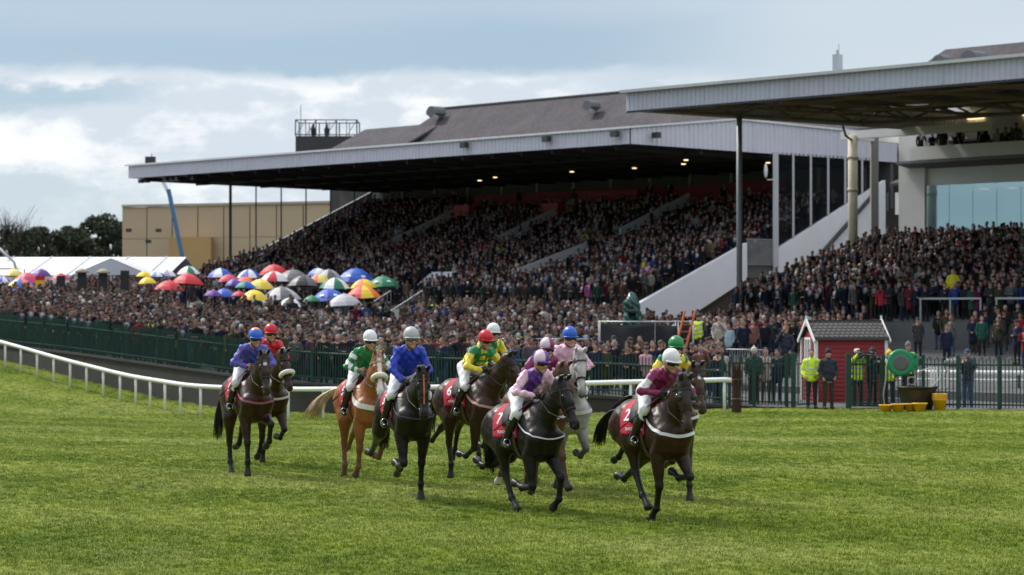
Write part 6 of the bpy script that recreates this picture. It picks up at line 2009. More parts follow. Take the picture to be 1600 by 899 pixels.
UMB = [
 (296, 416, 18, (W_, W_, G_), 'white umbrella with green panels above the red parasol'), (290, 427, 26, (R_,), 'red parasol, right one of two beside each other'), (262, 438, 24, (R_,), 'red parasol, left and lower one of two'),
 (260, 421, 16, (W_, LG), 'white and pale grey umbrella behind the red parasols'), (247, 424, 14, (B_, W_), 'small blue and white umbrella left of the red parasols'), (222, 424, 13, (Y_,), 'small yellow umbrella, upper one at the left'), (233, 433, 15, (Y_, Y_), 'small yellow umbrella, lower one left of the red parasols'),
 (346, 419, 21, (B_, B_, W_), 'blue umbrella with white panel at the back left of the cluster'), (358, 429, 17, (RO, R_), 'rose red umbrella at the left of the cluster'), (367, 436, 15, (B_, PU), 'small deep blue umbrella between red and teal'), (390, 421, 19, (W_, B_), 'white and blue umbrella at the back of the cluster'),
 (384, 432, 17, (R_, OR), 'orange red umbrella in the cluster'), (431, 413, 24, (R_,), 'tall red umbrella, highest of the cluster'), (428, 424, 23, (W_, W_, R_), 'white umbrella with red panel under the tall red one'), (406, 436, 22, (Y_, LY), 'yellow umbrella in the middle of the cluster'), (381, 439, 17, (TE, G_, B_), 'teal and green umbrella in the cluster'),
 (458, 421, 31, (GY,), 'large dark grey umbrella at the back of the cluster'), (474, 430, 26, (GY, K_), 'dark grey umbrella with black panels in the cluster'), (497, 419, 17, (W_, B_, W_), 'small white umbrella with blue edge behind the greys'), (512, 421, 21, (LG, GY), 'mid grey umbrella left of the large blue one'),
 (500, 429, 19, (Y_, R_, LY), 'yellow and red umbrella beside the large blue one'), (553, 419, 32, (B_,), 'large royal blue umbrella with white emblem at the back'), (522, 434, 24, (G_, W_), 'green and white umbrella below the large blue one'), (570, 436, 21, (Y_, Y_, OR), 'yellow umbrella beside the dark green one'), (569, 446, 28, (OR, R_, Y_), 'orange and red striped umbrella under the green one'),
 (601, 431, 27, (G_,), 'dark green umbrella with white emblem, rightmost of the cluster'), (331, 453, 15, (PU,), 'purple umbrella at the lower left of the cluster'), (352, 451, 20, (B_, B_), 'blue umbrella low at the left front'), (373, 455, 12, (R_, RO), 'small red umbrella between blue and yellow'), (396, 453, 23, (Y_,), 'plain yellow umbrella in the front row'),
 (441, 448, 32, (GY, LG), 'two tone grey umbrella in the front row'), (453, 465, 21, (W_, K_), 'black and white umbrella, lowest in the front row'), (488, 462, 14, (G_,), 'small green umbrella at the edge of the blue one'), (516, 451, 29, (B_,), 'royal blue umbrella with white emblem in the front row'), (540, 459, 29, (LG,), 'pale silver umbrella in the front row'),
 (20, 420, 18, (LY,), 'pale yellow umbrella at the far left'), (43, 426, 24, (RO,), 'rose red umbrella at the far left'), (63, 420, 17, (PU,), 'dark purple umbrella at the far left'), (94, 427, 16, (RO, R_), 'rose umbrella left of the bookmaker boards'), (33, 435, 24, (LY, B_, OR, B_), 'yellow, blue and orange panelled umbrella at the far left'), (3, 432, 13, (W_, B_), 'white and blue umbrella cut by the left picture edge'),
]
def props():
    for px, y, hw, cols, lab in UMB:
        umbrella(px, y, hw, cols, lab, logo='emblem' in lab)
    # bookmakers' boards
    bm_ = mat('board_black', (.012, .012, .014), .5)
    for i, (px, y0, y1, capped) in enumerate(((95, 431, 463, 0), (128, 425, 460, 1), (161, 426, 460, 1), (195, 423, 459, 2))):
        d = 148; x = PX(px, d); z0, z1 = ZY(y1, d), ZY(y0, d); gz = float(encl_h(x, d))
        g = empty('bookmaker_board', (x, d, gz), 'dark upright bookmaker board, ' + ['leftmost of four under the rose umbrella', 'second from left, beige cover on top', 'third from left, beige cover on top', 'rightmost of four, taller with no cover'][i], 'board', 'bookmaker boards left of the umbrellas')
        b = MB(); b.box((0, 0, (z0 + z1) / 2 - gz), (.50, .14, z1 - z0)); bevel(b.build('panel', bm_, g), .015)
        b = MB()
        for s in (-.18, .18): b.tube([(s, 0, 0), (s, 0, z0 - gz + .05)], .025, 6)
        b.build('stand', bm_, g)
        b = MB(); b.box((0, -.074, z0 - gz + .12), (.44, .012, .10)); b.build('ledge', mat('board_grey', (.2, .2, .21), .6), g)
        if capped == 1:
            b = MB(); b.lathe((0, 0, z1 - gz + .004), [(.42, -.06), (.44, .0), (.28, .12), (.12, .19), (.01, .22)], 16); b.build('cover', mat('beige_cover', (.34, .29, .21), .8), g, True)
    # marquees
    mw = mat('marquee_white', (.74, .74, .77), .6, noise=.04, nscale=.6)
    g = empty('marquee', (PX(130, 200), 200, 2.2), 'long white marquee with gabled porch at the left', 'marquee'); bx = PX(130, 200)
    b = MB(); xl, xr = -48.0, PX(286, 205); ze, zr = ZY(430, 196), ZY(402, 207)
    b.prism([(xl - bx, -4, ze - 2.2), (xr - bx, -4, ze - 2.2), (xr - bx, 7, zr - 2.2), (xl - bx, 7, zr - 2.2)], (0, 0, -.08)); b.prism([(xl - bx, 7, zr - 2.2), (xr - bx, 7, zr - 2.2), (xr - bx, 18, ze - 2.2), (xl - bx, 18, ze - 2.2)], (0, 0, -.08)); b.build('roof', mw, g)
    for i in range(7):
        x = xl + (xr - xl) * (i + .5) / 7; bb = MB(); bb.bar((x - bx, -4.05, ze - 2.16), (x - bx, 7, zr - 2.16), .12, .05); bb.build('roof_seam', mat('seam_grey', (.45, .45, .49), .7), g)
    b = MB(); b.box(((xl + xr) / 2 - bx, -3.9, (ze - 2.2) - .35), (xr - xl, .06, .62)); b.build('valance', mw, g)
    b = MB()
    for i in range(12): b.box((xl - bx + (xr - xl) * i / 11, -3.85, (ze - 2.2) / 2), (.14, .14, ze - 2.3))
    tag(b.build('leg', mat('marquee_leg', (.5, .5, .52), .5), g), kind='stuff')
    b = MB(); b.box(((xl + xr) / 2 - bx, 8, (ze - 2.2) / 2), (xr - xl - .4, .1, ze - 2.4)); b.build('back_wall', mat('marquee_inner', (.30, .25, .16), .9, noise=.3, nscale=.4), g)
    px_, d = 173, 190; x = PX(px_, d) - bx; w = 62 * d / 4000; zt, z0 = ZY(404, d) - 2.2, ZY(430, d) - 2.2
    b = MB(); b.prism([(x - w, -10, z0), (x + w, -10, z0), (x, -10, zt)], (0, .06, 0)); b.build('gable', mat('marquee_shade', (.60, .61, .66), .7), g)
    b = MB(); b.prism([(x - w, -10, z0), (x, -10, zt + .02), (x, 2, zt + .02), (x - w, 2, z0)], (0, 0, -.05)); b.prism([(x, -10, zt + .02), (x + w, -10, z0), (x + w, 2, z0), (x, 2, zt + .02)], (0, 0, -.05)); b.build('porch_roof', mw, g)
    b = MB()
    for s in (-1, 0, 1): b.box((x + s * (w - .1), -9.9, z0 / 2), (.12, .12, z0))
    b.build('porch_leg', mat('marquee_leg', None), g)
    g = empty('marquee', (PX(-22, 190), 190, 2.3), 'white pointed tent cut off by the left picture edge', 'marquee')
    b = MB(); w = 2.4; h0, h1 = ZY(420, 190) - 2.3, ZY(386, 190) - 2.3
    for k in range(4):
        p = [(-w, -w), (w, -w), (w, w), (-w, w)]; a, c = p[k], p[(k + 1) % 4]
        b.add([(a[0], a[1], h0), (c[0], c[1], h0), (c[0] * .35, c[1] * .35, h0 + (h1 - h0) * .45), (a[0] * .35, a[1] * .35, h0 + (h1 - h0) * .45), (0, 0, h1)], [(0, 1, 2, 3), (3, 2, 4)])
    q = b.build('roof', mw, g); q.modifiers.new('t', 'SOLIDIFY').thickness = .03
    b = MB()
    for a in ((-w, -w), (w, -w), (w, w), (-w, w)): b.box((a[0], a[1], h0 / 2), (.1, .1, h0))
    b.build('leg', mat('marquee_leg', None), g)
    b = MB(); b.tube([(PX(-2, 186), 186, ZY(388, 186)), (PX(22, 186), 186, ZY(410, 186)), (PX(48, 186), 186, 2.2)], .10, 8); tag(b.build('support_pole', mat('marquee_leg', None), None, True), 'slanting grey pole beside the tent at the far left', 'pole')
    # beige hall
    g = empty('beige_building', (PX(330, 268), 268, 2.2), 'big beige clad hall with flat roof behind the marquee', 'building'); bx = PX(330, 268)
    pm = mat('beige_panel', (.50, .38, .24), .8, noise=.10, nscale=.25)
    x0, x1 = PX(191, 270), PX(560, 256); z0, z1 = ZY(323, 270) - 2.2, ZY(316, 256) - 2.2
    n = 9
    for i in range(n):
        t0, t1 = i / n, (i + 1) / n - .004
        P0 = lambda t, z, dy=0: (x0 + (x1 - x0) * t - bx, 2 - 14 * t + dy, z)
        for k in range(3):
            zz = [z0 * .0, z0 * .36, z0 * .70, z0][k:k + 2]; zz2 = [0, z1 * .36, z1 * .70, z1][k:k + 2]
            b = MB(); b.prism([P0(t0, zz[0]), P0(t1, zz2[0]), P0(t1, zz2[1] - .04), P0(t0, zz[1] - .04)], (0, .3, 0)); b.build('wall_panel', pm, g)
    b = MB(); b.prism([(x0 - bx, 2.32, -1), (x1 - bx, -11.68, -1), (x1 - bx + 14, 22, -1), (x0 - bx + 14, 36, -1)], (0, 0, z0 + .9)); b.build('wall', mat('beige_dark', (.30, .22, .13), .9), g)
    b = MB(); b.bar((x0 - bx, 1.9, z0 + .05), (x1 - bx, -12.1, z1 + .05), .2, .25); b.build('parapet', mat('parapet_grey', (.42, .36, .28), .7), g)
    xa, xb = PX(266, 266), PX(335, 266); b = MB(); b.prism([(xa - bx, -3.0, 0), (xb - bx, -5.2, 0), (xb - bx, -5.2, ZY(370, 262) - 2.2), (xa - bx, -3.0, ZY(370, 262) - 2.2)], (0, 3, 0)); b.build('annex', mat('ochre_panel', (.46, .29, .11), .8, noise=.12, nscale=.3), g)
    for px_, y in ((203, 360), (253, 361), (236, 378)):
        b = MB(); b.box((PX(px_, 268) - bx, -.4 - (px_ - 191) * .035, ZY(y, 267) - 2.2), (.55, .5, .35)); b.build('wall_lamp', mat('lamp_black', None), g)
    # crane
    g = empty('crane', (PX(292, 232), 232, 2.2), 'slender blue and white boom lift rising behind the crowd', 'crane'); bx = PX(292, 232); at = lambda px_, y: (PX(px_, 232) - bx, 0, ZY(y, 232) - 2.2)
    b = MB(); b.bar(at(293, 440), at(263, 296), .36, .36); b.build('lower_boom', mat('crane_blue', (.05, .16, .30), .5, noise=.15, nscale=2), g)
    b = MB(); b.bar(at(265, 305), at(254, 283), .30, .30); b.bar(at(255, 284), at(241, 274), .26, .26); b.build('upper_boom', mat('crane_white', (.66, .68, .70), .5), g)
    b = MB(); b.bar(at(241, 274), at(236, 262), .16); b.box(tuple(np.array(at(235, 252))), (.9, .7, .8)); b.bar(at(237, 246), at(237, 240), .06); b.build('basket', mat('lamp_black', None), g)
    b = MB(); b.box((.3, 0, .8), (3.2, 2.0, .9)); b.box((.6, 0, 1.6), (1.4, 1.2, .8)); bevel(b.build('base', mat('crane_blue', None), g), .05)
    for sx in (-.9, 1.5):
        b = MB(); b.tube([(sx, -1.1, .45), (sx, -.8, .45)], .45, 16); b.build('wheel', mat('tyre', (.02, .02, .02), .8), g)
    # trees beyond
    lm = mat('leaf_dark', (.048, .060, .030), .8, noise=.4, nscale=.6)
    bk = mat('bark', (.05, .04, .035), .9)
    TR = [(16, 340, 58, 31, 0, 'bare branched tree at the far left of the tree line'), (66, 348, 44, 29, 1, 'low rounded dark tree left of the middle of the tree line'), (118, 340, 54, 35, 1, 'broad dark evergreen in the middle of the tree line'), (163, 328, 66, 37, 1, 'tall dark evergreen right beside the beige hall'), (90, 356, 40, 27, 1, 'small dark shrub-like tree in a dip of the tree line'), (-18, 344, 56, 33, 1, 'dark tree at the left edge beside the bare one'), (38, 350, 44, 23, 0, 'thin bare tree beside the tent')]
    for px_, yt, hh, hw, leafy, lab in TR:
        d = 330 + rnd.uniform(-12, 20); x = PX(px_, d); zt = ZY(yt, d); gz = 2.4; H = zt - gz; Wd = hw * d / 4000
        g = empty('tree', (x, d, gz), lab, 'tree', 'trees beyond the marquee')
        b = MB(); b.tube([(0, 0, -.3), (.1, 0, H * .35), (0, .1, H * .8)], [.38, .28, .10], 8)
        tips = []
        for k in range(46 if not leafy else 18):
            a = rnd.uniform(0, 6.28); z0 = H * rnd.uniform(.25, .75); e = rnd.uniform(.4, 1.0); L = Wd * e
            tip = (math.cos(a) * L, math.sin(a) * L, min(z0 + H * rnd.uniform(.08, .35), H)); mid = (tip[0] * .5, tip[1] * .5, z0 + (tip[2] - z0) * .35)
            b.tube([(0, 0, z0), mid, tip], [.11, .06, .02], 5); tips.append(tip)
            if not leafy:
                for q in range(6):
                    t2 = tuple(np.array(tip) + nr.uniform(-1.3, 1.3, 3) + (0, 0, .5)); b.tube([mid, t2], [.035, .012], 4)
        b.build('trunk', bk, g, True)
        v = []; f = []
        nl = 9000 if leafy else 900
        cl = [(rnd.uniform(-.85, .85) * Wd, rnd.uniform(-.7, .7) * Wd, H * rnd.uniform(.2, .88), rnd.uniform(.3, .55) * Wd) for _ in range(22)]
        for k in range(nl):
            c = cl[rnd.randrange(22)]; u = nr.normal(size=3); u /= np.linalg.norm(u); r_ = c[3] * rnd.random() ** .4
            p = np.array((c[0], c[1], c[2])) + u * r_ * np.array((1, 1, .8)); p[2] = min(p[2], H * (1.0 - .25 * (abs(p[0]) / (Wd * 1.2)) ** 2))
            a = nr.normal(size=3); a /= np.linalg.norm(a); c2 = np.cross(a, nr.normal(size=3)); c2 /= np.linalg.norm(c2); s = rnd.uniform(.18, .42)
            n = len(v); v += [tuple(p - a * s), tuple(p + c2 * s * .5), tuple(p + a * s), tuple(p - c2 * s * .5)]; f.append((n, n + 1, n + 2, n + 3))
        b = MB(); b.add(v, f); b.build('crown', lm, g)
    # red hut
    g = empty('hut', (PX(1322, 84), 84.6, -.36), 'small red timber hut with slate roof and white trim', 'hut', None, R(8.5))
    rb = mat('hut_red', (.24, .014, .020), .7, noise=.28, nscale=2.2); wh = mat('hut_white', (.72, .70, .68), .6, noise=.1, nscale=5)
    Lx, Ly, He, Hr = 2.32, 1.7, 2.16, 2.60
    for s in (-1, 1):
        b = MB()
        for i in range(16):
            z = .02 + i * .139
            b.hexa([(-Lx / 2, s * (Ly / 2 + .028), z), (Lx / 2, s * (Ly / 2 + .028), z), (Lx / 2, s * (Ly / 2 - .02), z), (-Lx / 2, s * (Ly / 2 - .02), z), (-Lx / 2, s * (Ly / 2 + .006), z + .138), (Lx / 2, s * (Ly / 2 + .006), z + .138), (Lx / 2, s * (Ly / 2 - .02), z + .138), (-Lx / 2, s * (Ly / 2 - .02), z + .138)])
        b.build('side_wall', rb, g)
    for s in (-1, 1):
        b = MB()
        for i in range(21):
            z = .02 + i * .139; zz = z + .138
            hw = Ly / 2 - .03 if zz < He else max((Ly / 2 + .0) * (1 - (zz - He) / (Hr - He)), .02)
            x = s * Lx / 2
            b.hexa([(x - .02 * s, -hw, z), (x + .028 * s, -hw, z), (x + .028 * s, hw, z), (x - .02 * s, hw, z), (x - .02 * s, -hw, zz), (x + .006 * s, -hw, zz), (x + .006 * s, hw, zz), (x - .02 * s, hw, zz)])
            if zz > Hr - .1: break
        b.build('gable_wall', rb, g)
    b = MB(); ov = .10
    for s in (-1, 1): b.prism([(-Lx / 2 - ov, s * (Ly / 2 + .14), He - .06), (Lx / 2 + ov, s * (Ly / 2 + .14), He - .06), (Lx / 2 + ov, 0, Hr + .06), (-Lx / 2 - ov, 0, Hr + .06)], (0, 0, .07))
    b.build('roof', mat('hut_felt', (.055, .053, .054), .85, noise=.2, nscale=6), g)
    b = MB(); sl = math.hypot(Ly / 2 + .14, Hr - He + .12)
    for row in range(6):
        for k in range(15):
            x = -Lx / 2 - ov + (k + (row % 2) * .5) * (Lx + 2 * ov) / 15; w = (Lx + 2 * ov) / 15
            if x + w > Lx / 2 + ov + .01: continue
            t0, t1 = row / 6 - .0, (row + 1) / 6 + .02
            pt = lambda t, xx, e: (xx, -(Ly / 2 + .15) * (1 - t), He - .06 + (Hr - He + .12) * t + .075 + e)
            b.add([pt(t0 + .05, x + .01, .022), pt(t0 - .0, x + w / 2, .024), pt(t0 + .05, x + w - .01, .022), pt(min(t1, 1), x + w - .01, .006), pt(min(t1, 1), x + .01, .006)], [(0, 1, 2, 3, 4)])
    sh = mat('hut_shingle', (.075, .070, .070), .85, noise=.35, nscale=2.2)
    b.build('shingles', sh, g)
    b = MB(); b.bar((-Lx / 2 - ov, 0, Hr + .14), (Lx / 2 + ov, 0, Hr + .14), .16, .03); b.build('ridge', mat('hut_felt', None), g)
    for sx in (-1, 1):
        b = MB(); x = sx * (Lx / 2 + ov + .02)
        for s in (-1, 1): b.bar((x, s * (Ly / 2 + .20), He - .12), (x, 0, Hr + .16), .04, .11, up=(1, 0, 0) if False else (0, s, 1))
        b.bar((x, 0, Hr - .05), (x, 0, Hr + .30), .05, .05); b.build('bargeboard', wh, g)
        for s in (-1, 1):
            b = MB(); b.box((sx * (Lx / 2 + .02), s * (Ly / 2 + .02), He / 2), (.10, .10, He)); b.build('corner_board', wh, g)
    b = MB(); x = -Lx / 2 - .045
    for y0, y1, z0, z1 in ((-.36, -.28, 1.2, 2.1), (.28, .36, 1.2, 2.1), (-.36, .36, 2.1, 2.18), (-.36, .36, 1.12, 1.2), (-.02, .02, 1.2, 2.1)): b.box((x, (y0 + y1) / 2, (z0 + z1) / 2), (.07, y1 - y0, z1 - z0))
    w = b.build('window', wh, g); b = MB(); b.box((x + .01, 0, 1.65), (.02, .58, .92)); b.build('pane', mat('window_pale', (.35, .38, .40), .15), w)
    # hose reel on its post
    d = 79.2
    g = empty('hose_reel', (PX(1407, d), d, -.34), 'round green hose reel with grey centre mounted on the fence', 'hose reel'); zc = ZY(567, d) + .34
    b = MB(); b.tube([(0, -.10, zc), (0, -.07, zc), (0, .07, zc), (0, .10, zc)], [.37, .42, .42, .37], 28); b.bar((.1, 0, zc + .30), (.50, 0, zc + .18), .16, .16); b.bar((.1, 0, zc - .30), (.50, 0, zc - .12), .16, .16); b.box((.46, 0, zc + .03), (.14, .16, .40)); bevel(b.build('case', mat('reel_green', (.005, .22, .10), .35, noise=.1, nscale=4), g), .03, 3)
    b = MB(); b.tube([(0, -.125, zc), (0, -.10, zc)], [.20, .25], 24); b.build('hub', mat('reel_grey', (.10, .10, .105), .5), g)
    b = MB(); b.box((.62, .05, zc + .03), (.28, .10, .20)); b.build('bracket', mat('reel_grey', None), g)
    b = MB(); b.tube([(-.38, -.02, zc + .10), (-.45, -.05, zc - .1), (-.47, -.1, zc - .5), (-.55, -.12, .45), (-.52, -.14, .15), (-.40, -.2, .06)], .022, 8); b.tube([(.30 + .13 * math.cos(t), -.3, .88 + .12 * math.sin(t)) for t in np.linspace(0, 6.28, 17)[:-1]], .022, 8, close=True); b.build('hose', mat('hose_beige', (.30, .28, .22), .6), g, True)
    # tubs and buckets
    d = 78.8; x = PX(1433, d)
    b = MB(); prof = [(.46, 0), (.52, .25), (.58, .58), (.63, .66), (.65, .66), (.65, .70), (.60, .70), (.55, .58), (.44, .10), (.01, .08)]
    b.lathe((0, 0, 0), prof, 28); o = b.build('tub', mat('tub_black', (.016, .016, .017), .5, noise=.2, nscale=5), None, True); o.location = (x, d, -.32); tag(o, 'large round black plastic tub under the green hose reel', 'tub')
    ym = mat('bucket_yellow', (.80, .42, .012), .45, noise=.06, nscale=5)
    for i, (px_, r_, h_, lab, dd) in enumerate(((1384, .21, .20, 'leftmost low yellow bucket on the turf', 78.0), (1403, .20, .23, 'yellow bucket second from left, beside the leftmost', 77.9), (1422, .17, .23, 'narrow yellow bucket in front of the black tub', 78.0), (1437, .22, .25, 'wider yellow bucket in front of the black tub', 77.8))):
        b = MB(); b.lathe((0, 0, 0), [(r_ * .72, 0), (r_ * .95, h_ * .85), (r_ * 1.08, h_ * .86), (r_ * 1.08, h_), (r_ * .97, h_), (r_ * .70, .03), (.01, .025)], 22)
        o = b.build('bucket', ym, None, True); o.location = (PX(px_, dd), dd, turf_z(PX(px_, dd), dd)); tag(o, lab, 'bucket', 'yellow feed buckets by the fence')
    b = MB()
    for k in range(4): b.lathe((0, 0, k * .055), [(.165, 0), (.205, .30), (.235, .31), (.235, .34), (.21, .34), (.16, .03), (.01, .025)], 22)
    o = b.build('bucket_stack', ym, None, True); o.location = (PX(1468, 78.2), 78.2, -.33); tag(o, 'stack of nested yellow buckets right of the black tub', 'buckets')
    # white hurdle panel tied to the fence
    g = empty('hurdle_panel', (PX(1466, 79.0), 79.0, -.33), 'small white slatted panel hung on the green fence', 'panel'); wp = mat('white_plastic', None); b = MB()
    for k in range(5): b.box((-.22 + k * .09, 0, .95), (.045, .025, .72))
    b.build('slats', wp, g)
    b = MB(); b.bar((-.26, -.02, .66), (.30, -.02, 1.22), .035); b.bar((.28, -.02, .66), (.28, -.02, 1.30), .05); b.bar((-.26, -.02, .64), (.30, -.02, .66), .03); b.bar((-.55, -.02, 1.18), (-.22, -.02, 1.30), .03); b.build('frame', wp, g)
    # brushwood bundle
    g = empty('brushwood_bundle', (PX(1151, 79.3), 79.3, -.42), 'upright bundle of brown brushwood at the end of the white rail', 'bundle'); b = MB()
    for k in range(260):
        a = rnd.uniform(0, 6.28); r_ = .15 * math.sqrt(rnd.random()); h_ = rnd.uniform(1.0, 1.6); s = rnd.uniform(.8, 1.5)
        b.tube([(r_ * math.cos(a), r_ * math.sin(a), -.02), (r_ * math.cos(a) * .9, r_ * math.sin(a) * .9, h_ * .6), (r_ * math.cos(a + .1) * s, r_ * math.sin(a + .1) * s, h_)], [.011, .010, .004], 4)
    b.build('twigs', mat('brush_brown', (.055, .030, .020), .9, noise=.5, nscale=12), g)
    for z in (.4, 1.0):
        b = MB(); b.tube([(.16 * math.cos(t), .16 * math.sin(t), z) for t in np.linspace(0, 6.28, 19)[:-1]], .012, 6, close=True); b.build('binding', mat('twine', (.2, .16, .1), .9), g)
    # screened camera platform
    d = 95.5; g = empty('camera_platform', (PX(1008, d), d, .1), 'scaffold camera platform screened with black cloth', 'platform'); bx = PX(1008, d); zt = ZY(503, d) - .1
    X0, X1, XM, X2 = PX(938, d) - bx, PX(1083, d) - bx, PX(1023, d) - bx, PX(1060, d) - bx
    gs = mat('grey_tube', (.40, .40, .41), .45, .3)
    b = MB(); b.tube([(X0, 0, zt), (X1, 0, zt)], .026, 8); b.tube([(X0, 1.6, zt), (X1, 1.6, zt)], .026, 8); b.tube([(X0, 0, zt), (X0, 1.6, zt)], .026, 8); b.tube([(X1, 0, zt), (X1, 1.6, zt)], .026, 8); b.build('top_rail', gs, g, True)
    for x in (X0, XM, X2, X1):
        for y in (0, 1.6):
            b = MB(); b.tube([(x, y, -.2), (x, y, zt + .05)], .024, 8); b.build('upright', gs, g, True)
    b = MB(); b.box(((X0 + X1) / 2, .8, zt - .95), (X1 - X0, 1.6, .06)); b.build('deck', mat('deck_dark', (.05, .04, .035), .9), g)
    bc = mat('black_cloth', (.014, .014, .016), .7)
    def cloth(x0, x1, y, z0, z1, nm):
        nx, nz = 40, 18; v = []; f = []
        for i in range(nx):
            for k in range(nz):
                t = i / (nx - 1); q = k / (nz - 1)
                fold = .06 * math.sin(9 * t + 3 * q) * (1 - q * .6) + .045 * math.sin(21 * t * (1 - .3 * q) + 6 * q) * (1.05 - q) + .05 * math.sin(5 * (t - q))
                v.append((x0 + (x1 - x0) * t, y - .10 + fold, z0 + (z1 - z0) * q - .10 * math.sin(3.14 * t) * (q > .9)))
        f = [(i * nz + k, (i + 1) * nz + k, (i + 1) * nz + k + 1, i * nz + k + 1) for i in range(nx - 1) for k in range(nz - 1)]
        b = MB(); b.add(v, f); o = b.build(nm, bc, g, True); o.modifiers.new('t', 'SOLIDIFY').thickness = .01
    cloth(X0, XM, 0, -.1, zt - .02, 'screen_cloth'); cloth(XM + .05, X1, .5, .1, zt - .06, 'screen_cloth')
    # camera wrapped in green tarpaulin, on the platform
    g2 = empty('wrapped_camera', (PX(989, d), d + .7, zt - .82), 'television camera wrapped in dark green tarpaulin on the platform', 'camera')
    hh = ZY(457, d) - (zt - .82)
    pr = [P((0, 0, .25), (0, 0, hh * .42), .36, .30, k=.1), P((0, 0, hh * .45), (.0, -.05, hh * .78), .36, .29, k=.12), P((-.02, -.1, hh * .82), (.02, .1, hh * .93), .22, .17, k=.08), P((-.25, 0, hh * .35), (-.42, 0, .35), .22, .20, k=.1), P((.22, 0, hh * .5), (.34, 0, .45), .20, .18, k=.1), P((0, -.45, hh * .70), (0, -.30, hh * .55), .15, .13, k=.05, sub=True)]
    V, Q = sdf_arrays(pr, .03, lambda X: .03 * np.sin(X[:, 2] * 9 + 4 * np.sin(X[:, 0] * 7)) * np.sin(X[:, 0] * 13 + X[:, 1] * 9) + .015 * np.sin(X[:, 2] * 25 + X[:, 0] * 18))
    link('tarpaulin', mesh_np('tarpaulin', V, Q, True), g2, mat('tarp_green', (.004, .055, .042), .28, bump=.3, bscale=12))
    b = MB(); b.tube([(0, -.36, hh * .68), (0, -.22, hh * .62)], [.12, .12], 16); b.build('lens', mat('camera_black', None), g2, True)
    b = MB()
    for a in (0, 2.1, 4.2): b.tube([(0, 0, .5), (.4 * math.cos(a), .4 * math.sin(a), -.05)], .03, 6)
    b.build('tripod', mat('camera_black', None), g2)
    # orange ladder
    d = 94.6; g = empty('ladder', (PX(1061, d), d, .1), 'orange ladder leaning against the camera platform', 'ladder'); om = mat('ladder_orange', (.50, .12, .03), .5, noise=.15, nscale=4); bx = PX(1061, d)
    t0 = np.array((-.25, 0, 0)); t1 = np.array((PX(1080, d) - bx, .6, ZY(486, d) - .1)); w = np.array((.19, 0, 0))
    for s in (-1, 1):
        b = MB(); b.bar(tuple(t0 + w * s), tuple(t1 + w * s), .05, .07); b.build('stile', om, g)
    for k in range(9):
        p = t0 + (t1 - t0) * (k + .6) / 9.4; b = MB(); b.bar(tuple(p - w), tuple(p + w), .035); b.build('rung', om, g)
    # crowd barriers
    gs = mat('galvanised', None)
    def barrier(px0, px1, d0, d1, lab, zoff=0):
        x0, x1 = PX(px0, d0), PX(px1, d1); z = float(encl_h(x0, d0)) + zoff
        g = empty('crowd_barrier', (x0, d0, z), lab, 'barrier', 'steel crowd barriers'); e = Vector((x1 - x0, d1 - d0, 0))
        b = MB(); b.tube([(0, 0, .02), (0, 0, 1.12), tuple(e + Vector((0, 0, 1.12))), tuple(e + Vector((0, 0, .02)))], .024, 8); b.tube([(0, 0, .18), tuple(e + Vector((0, 0, .18)))], .02, 6); b.build('frame', gs, g, True)
        b = MB(); n = int(e.length / .12)
        for k in range(1, n): q = e * (k / n); b.tube([(q.x, q.y, .18), (q.x, q.y, 1.11)], .009, 4)
        b.build('bars', gs, g)
        b = MB()
        for t in (.12, .88): q = e * t; b.bar((q.x, q.y - .28, .02), (q.x, q.y + .28, .02), .05, .02)
        b.build('foot', gs, g)
    barrier(781, 857, 94.5, 94.5, 'steel crowd barrier behind the red capped jockey', .35); barrier(859, 935, 94.5, 95, 'steel crowd barrier left of the black screened platform', .35); barrier(770, 862, 91, 91.5, 'nearer steel crowd barrier behind the white capped jockey'); barrier(864, 940, 91.5, 91.8, 'nearer steel crowd barrier behind the pink silked jockey')
    barrier(1070, 1100, 92, 94.6, 'steel barrier just right of the ladder foot', .1); barrier(1110, 1199, 96, 94, 'steel crowd barrier in front of the lower steps', .15); barrier(1070, 1140, 88, 92, 'angled steel crowd barrier behind the leading jockey', .1)
    # cloth banner and stall in bright colours by the far left umbrellas
    d = 150; g = empty('flag', (PX(63, d), d, 1.45), 'red and yellow flag hanging below the rose umbrella', 'flag'); x = 0
    b = MB(); b.tube([(0, 0, 0), (0, 0, 3.3)], .03, 6); b.build('pole', mat('umbrella_pole', None), g)
    for z0, z1, c, nm in ((2.2, 3.2, (.55, .02, .02), 'cloth'), (2.45, 2.95, (.75, .45, .03), 'stripe')):
        b = MB(); n = 8; v = []
        for i in range(n):
            for z in (z0, z1): v.append((-.28 + .56 * i / (n - 1), -.05 + .04 * math.sin(i * 1.3) - (.02 if nm == 'stripe' else 0), z))
        b.add(v, [(2 * i, 2 * i + 2, 2 * i + 3, 2 * i + 1) for i in range(n - 1)]); o = b.build(nm, mat('flag_' + nm, c, .8), g); o.modifiers.new('t', 'SOLIDIFY').thickness = .006
props()
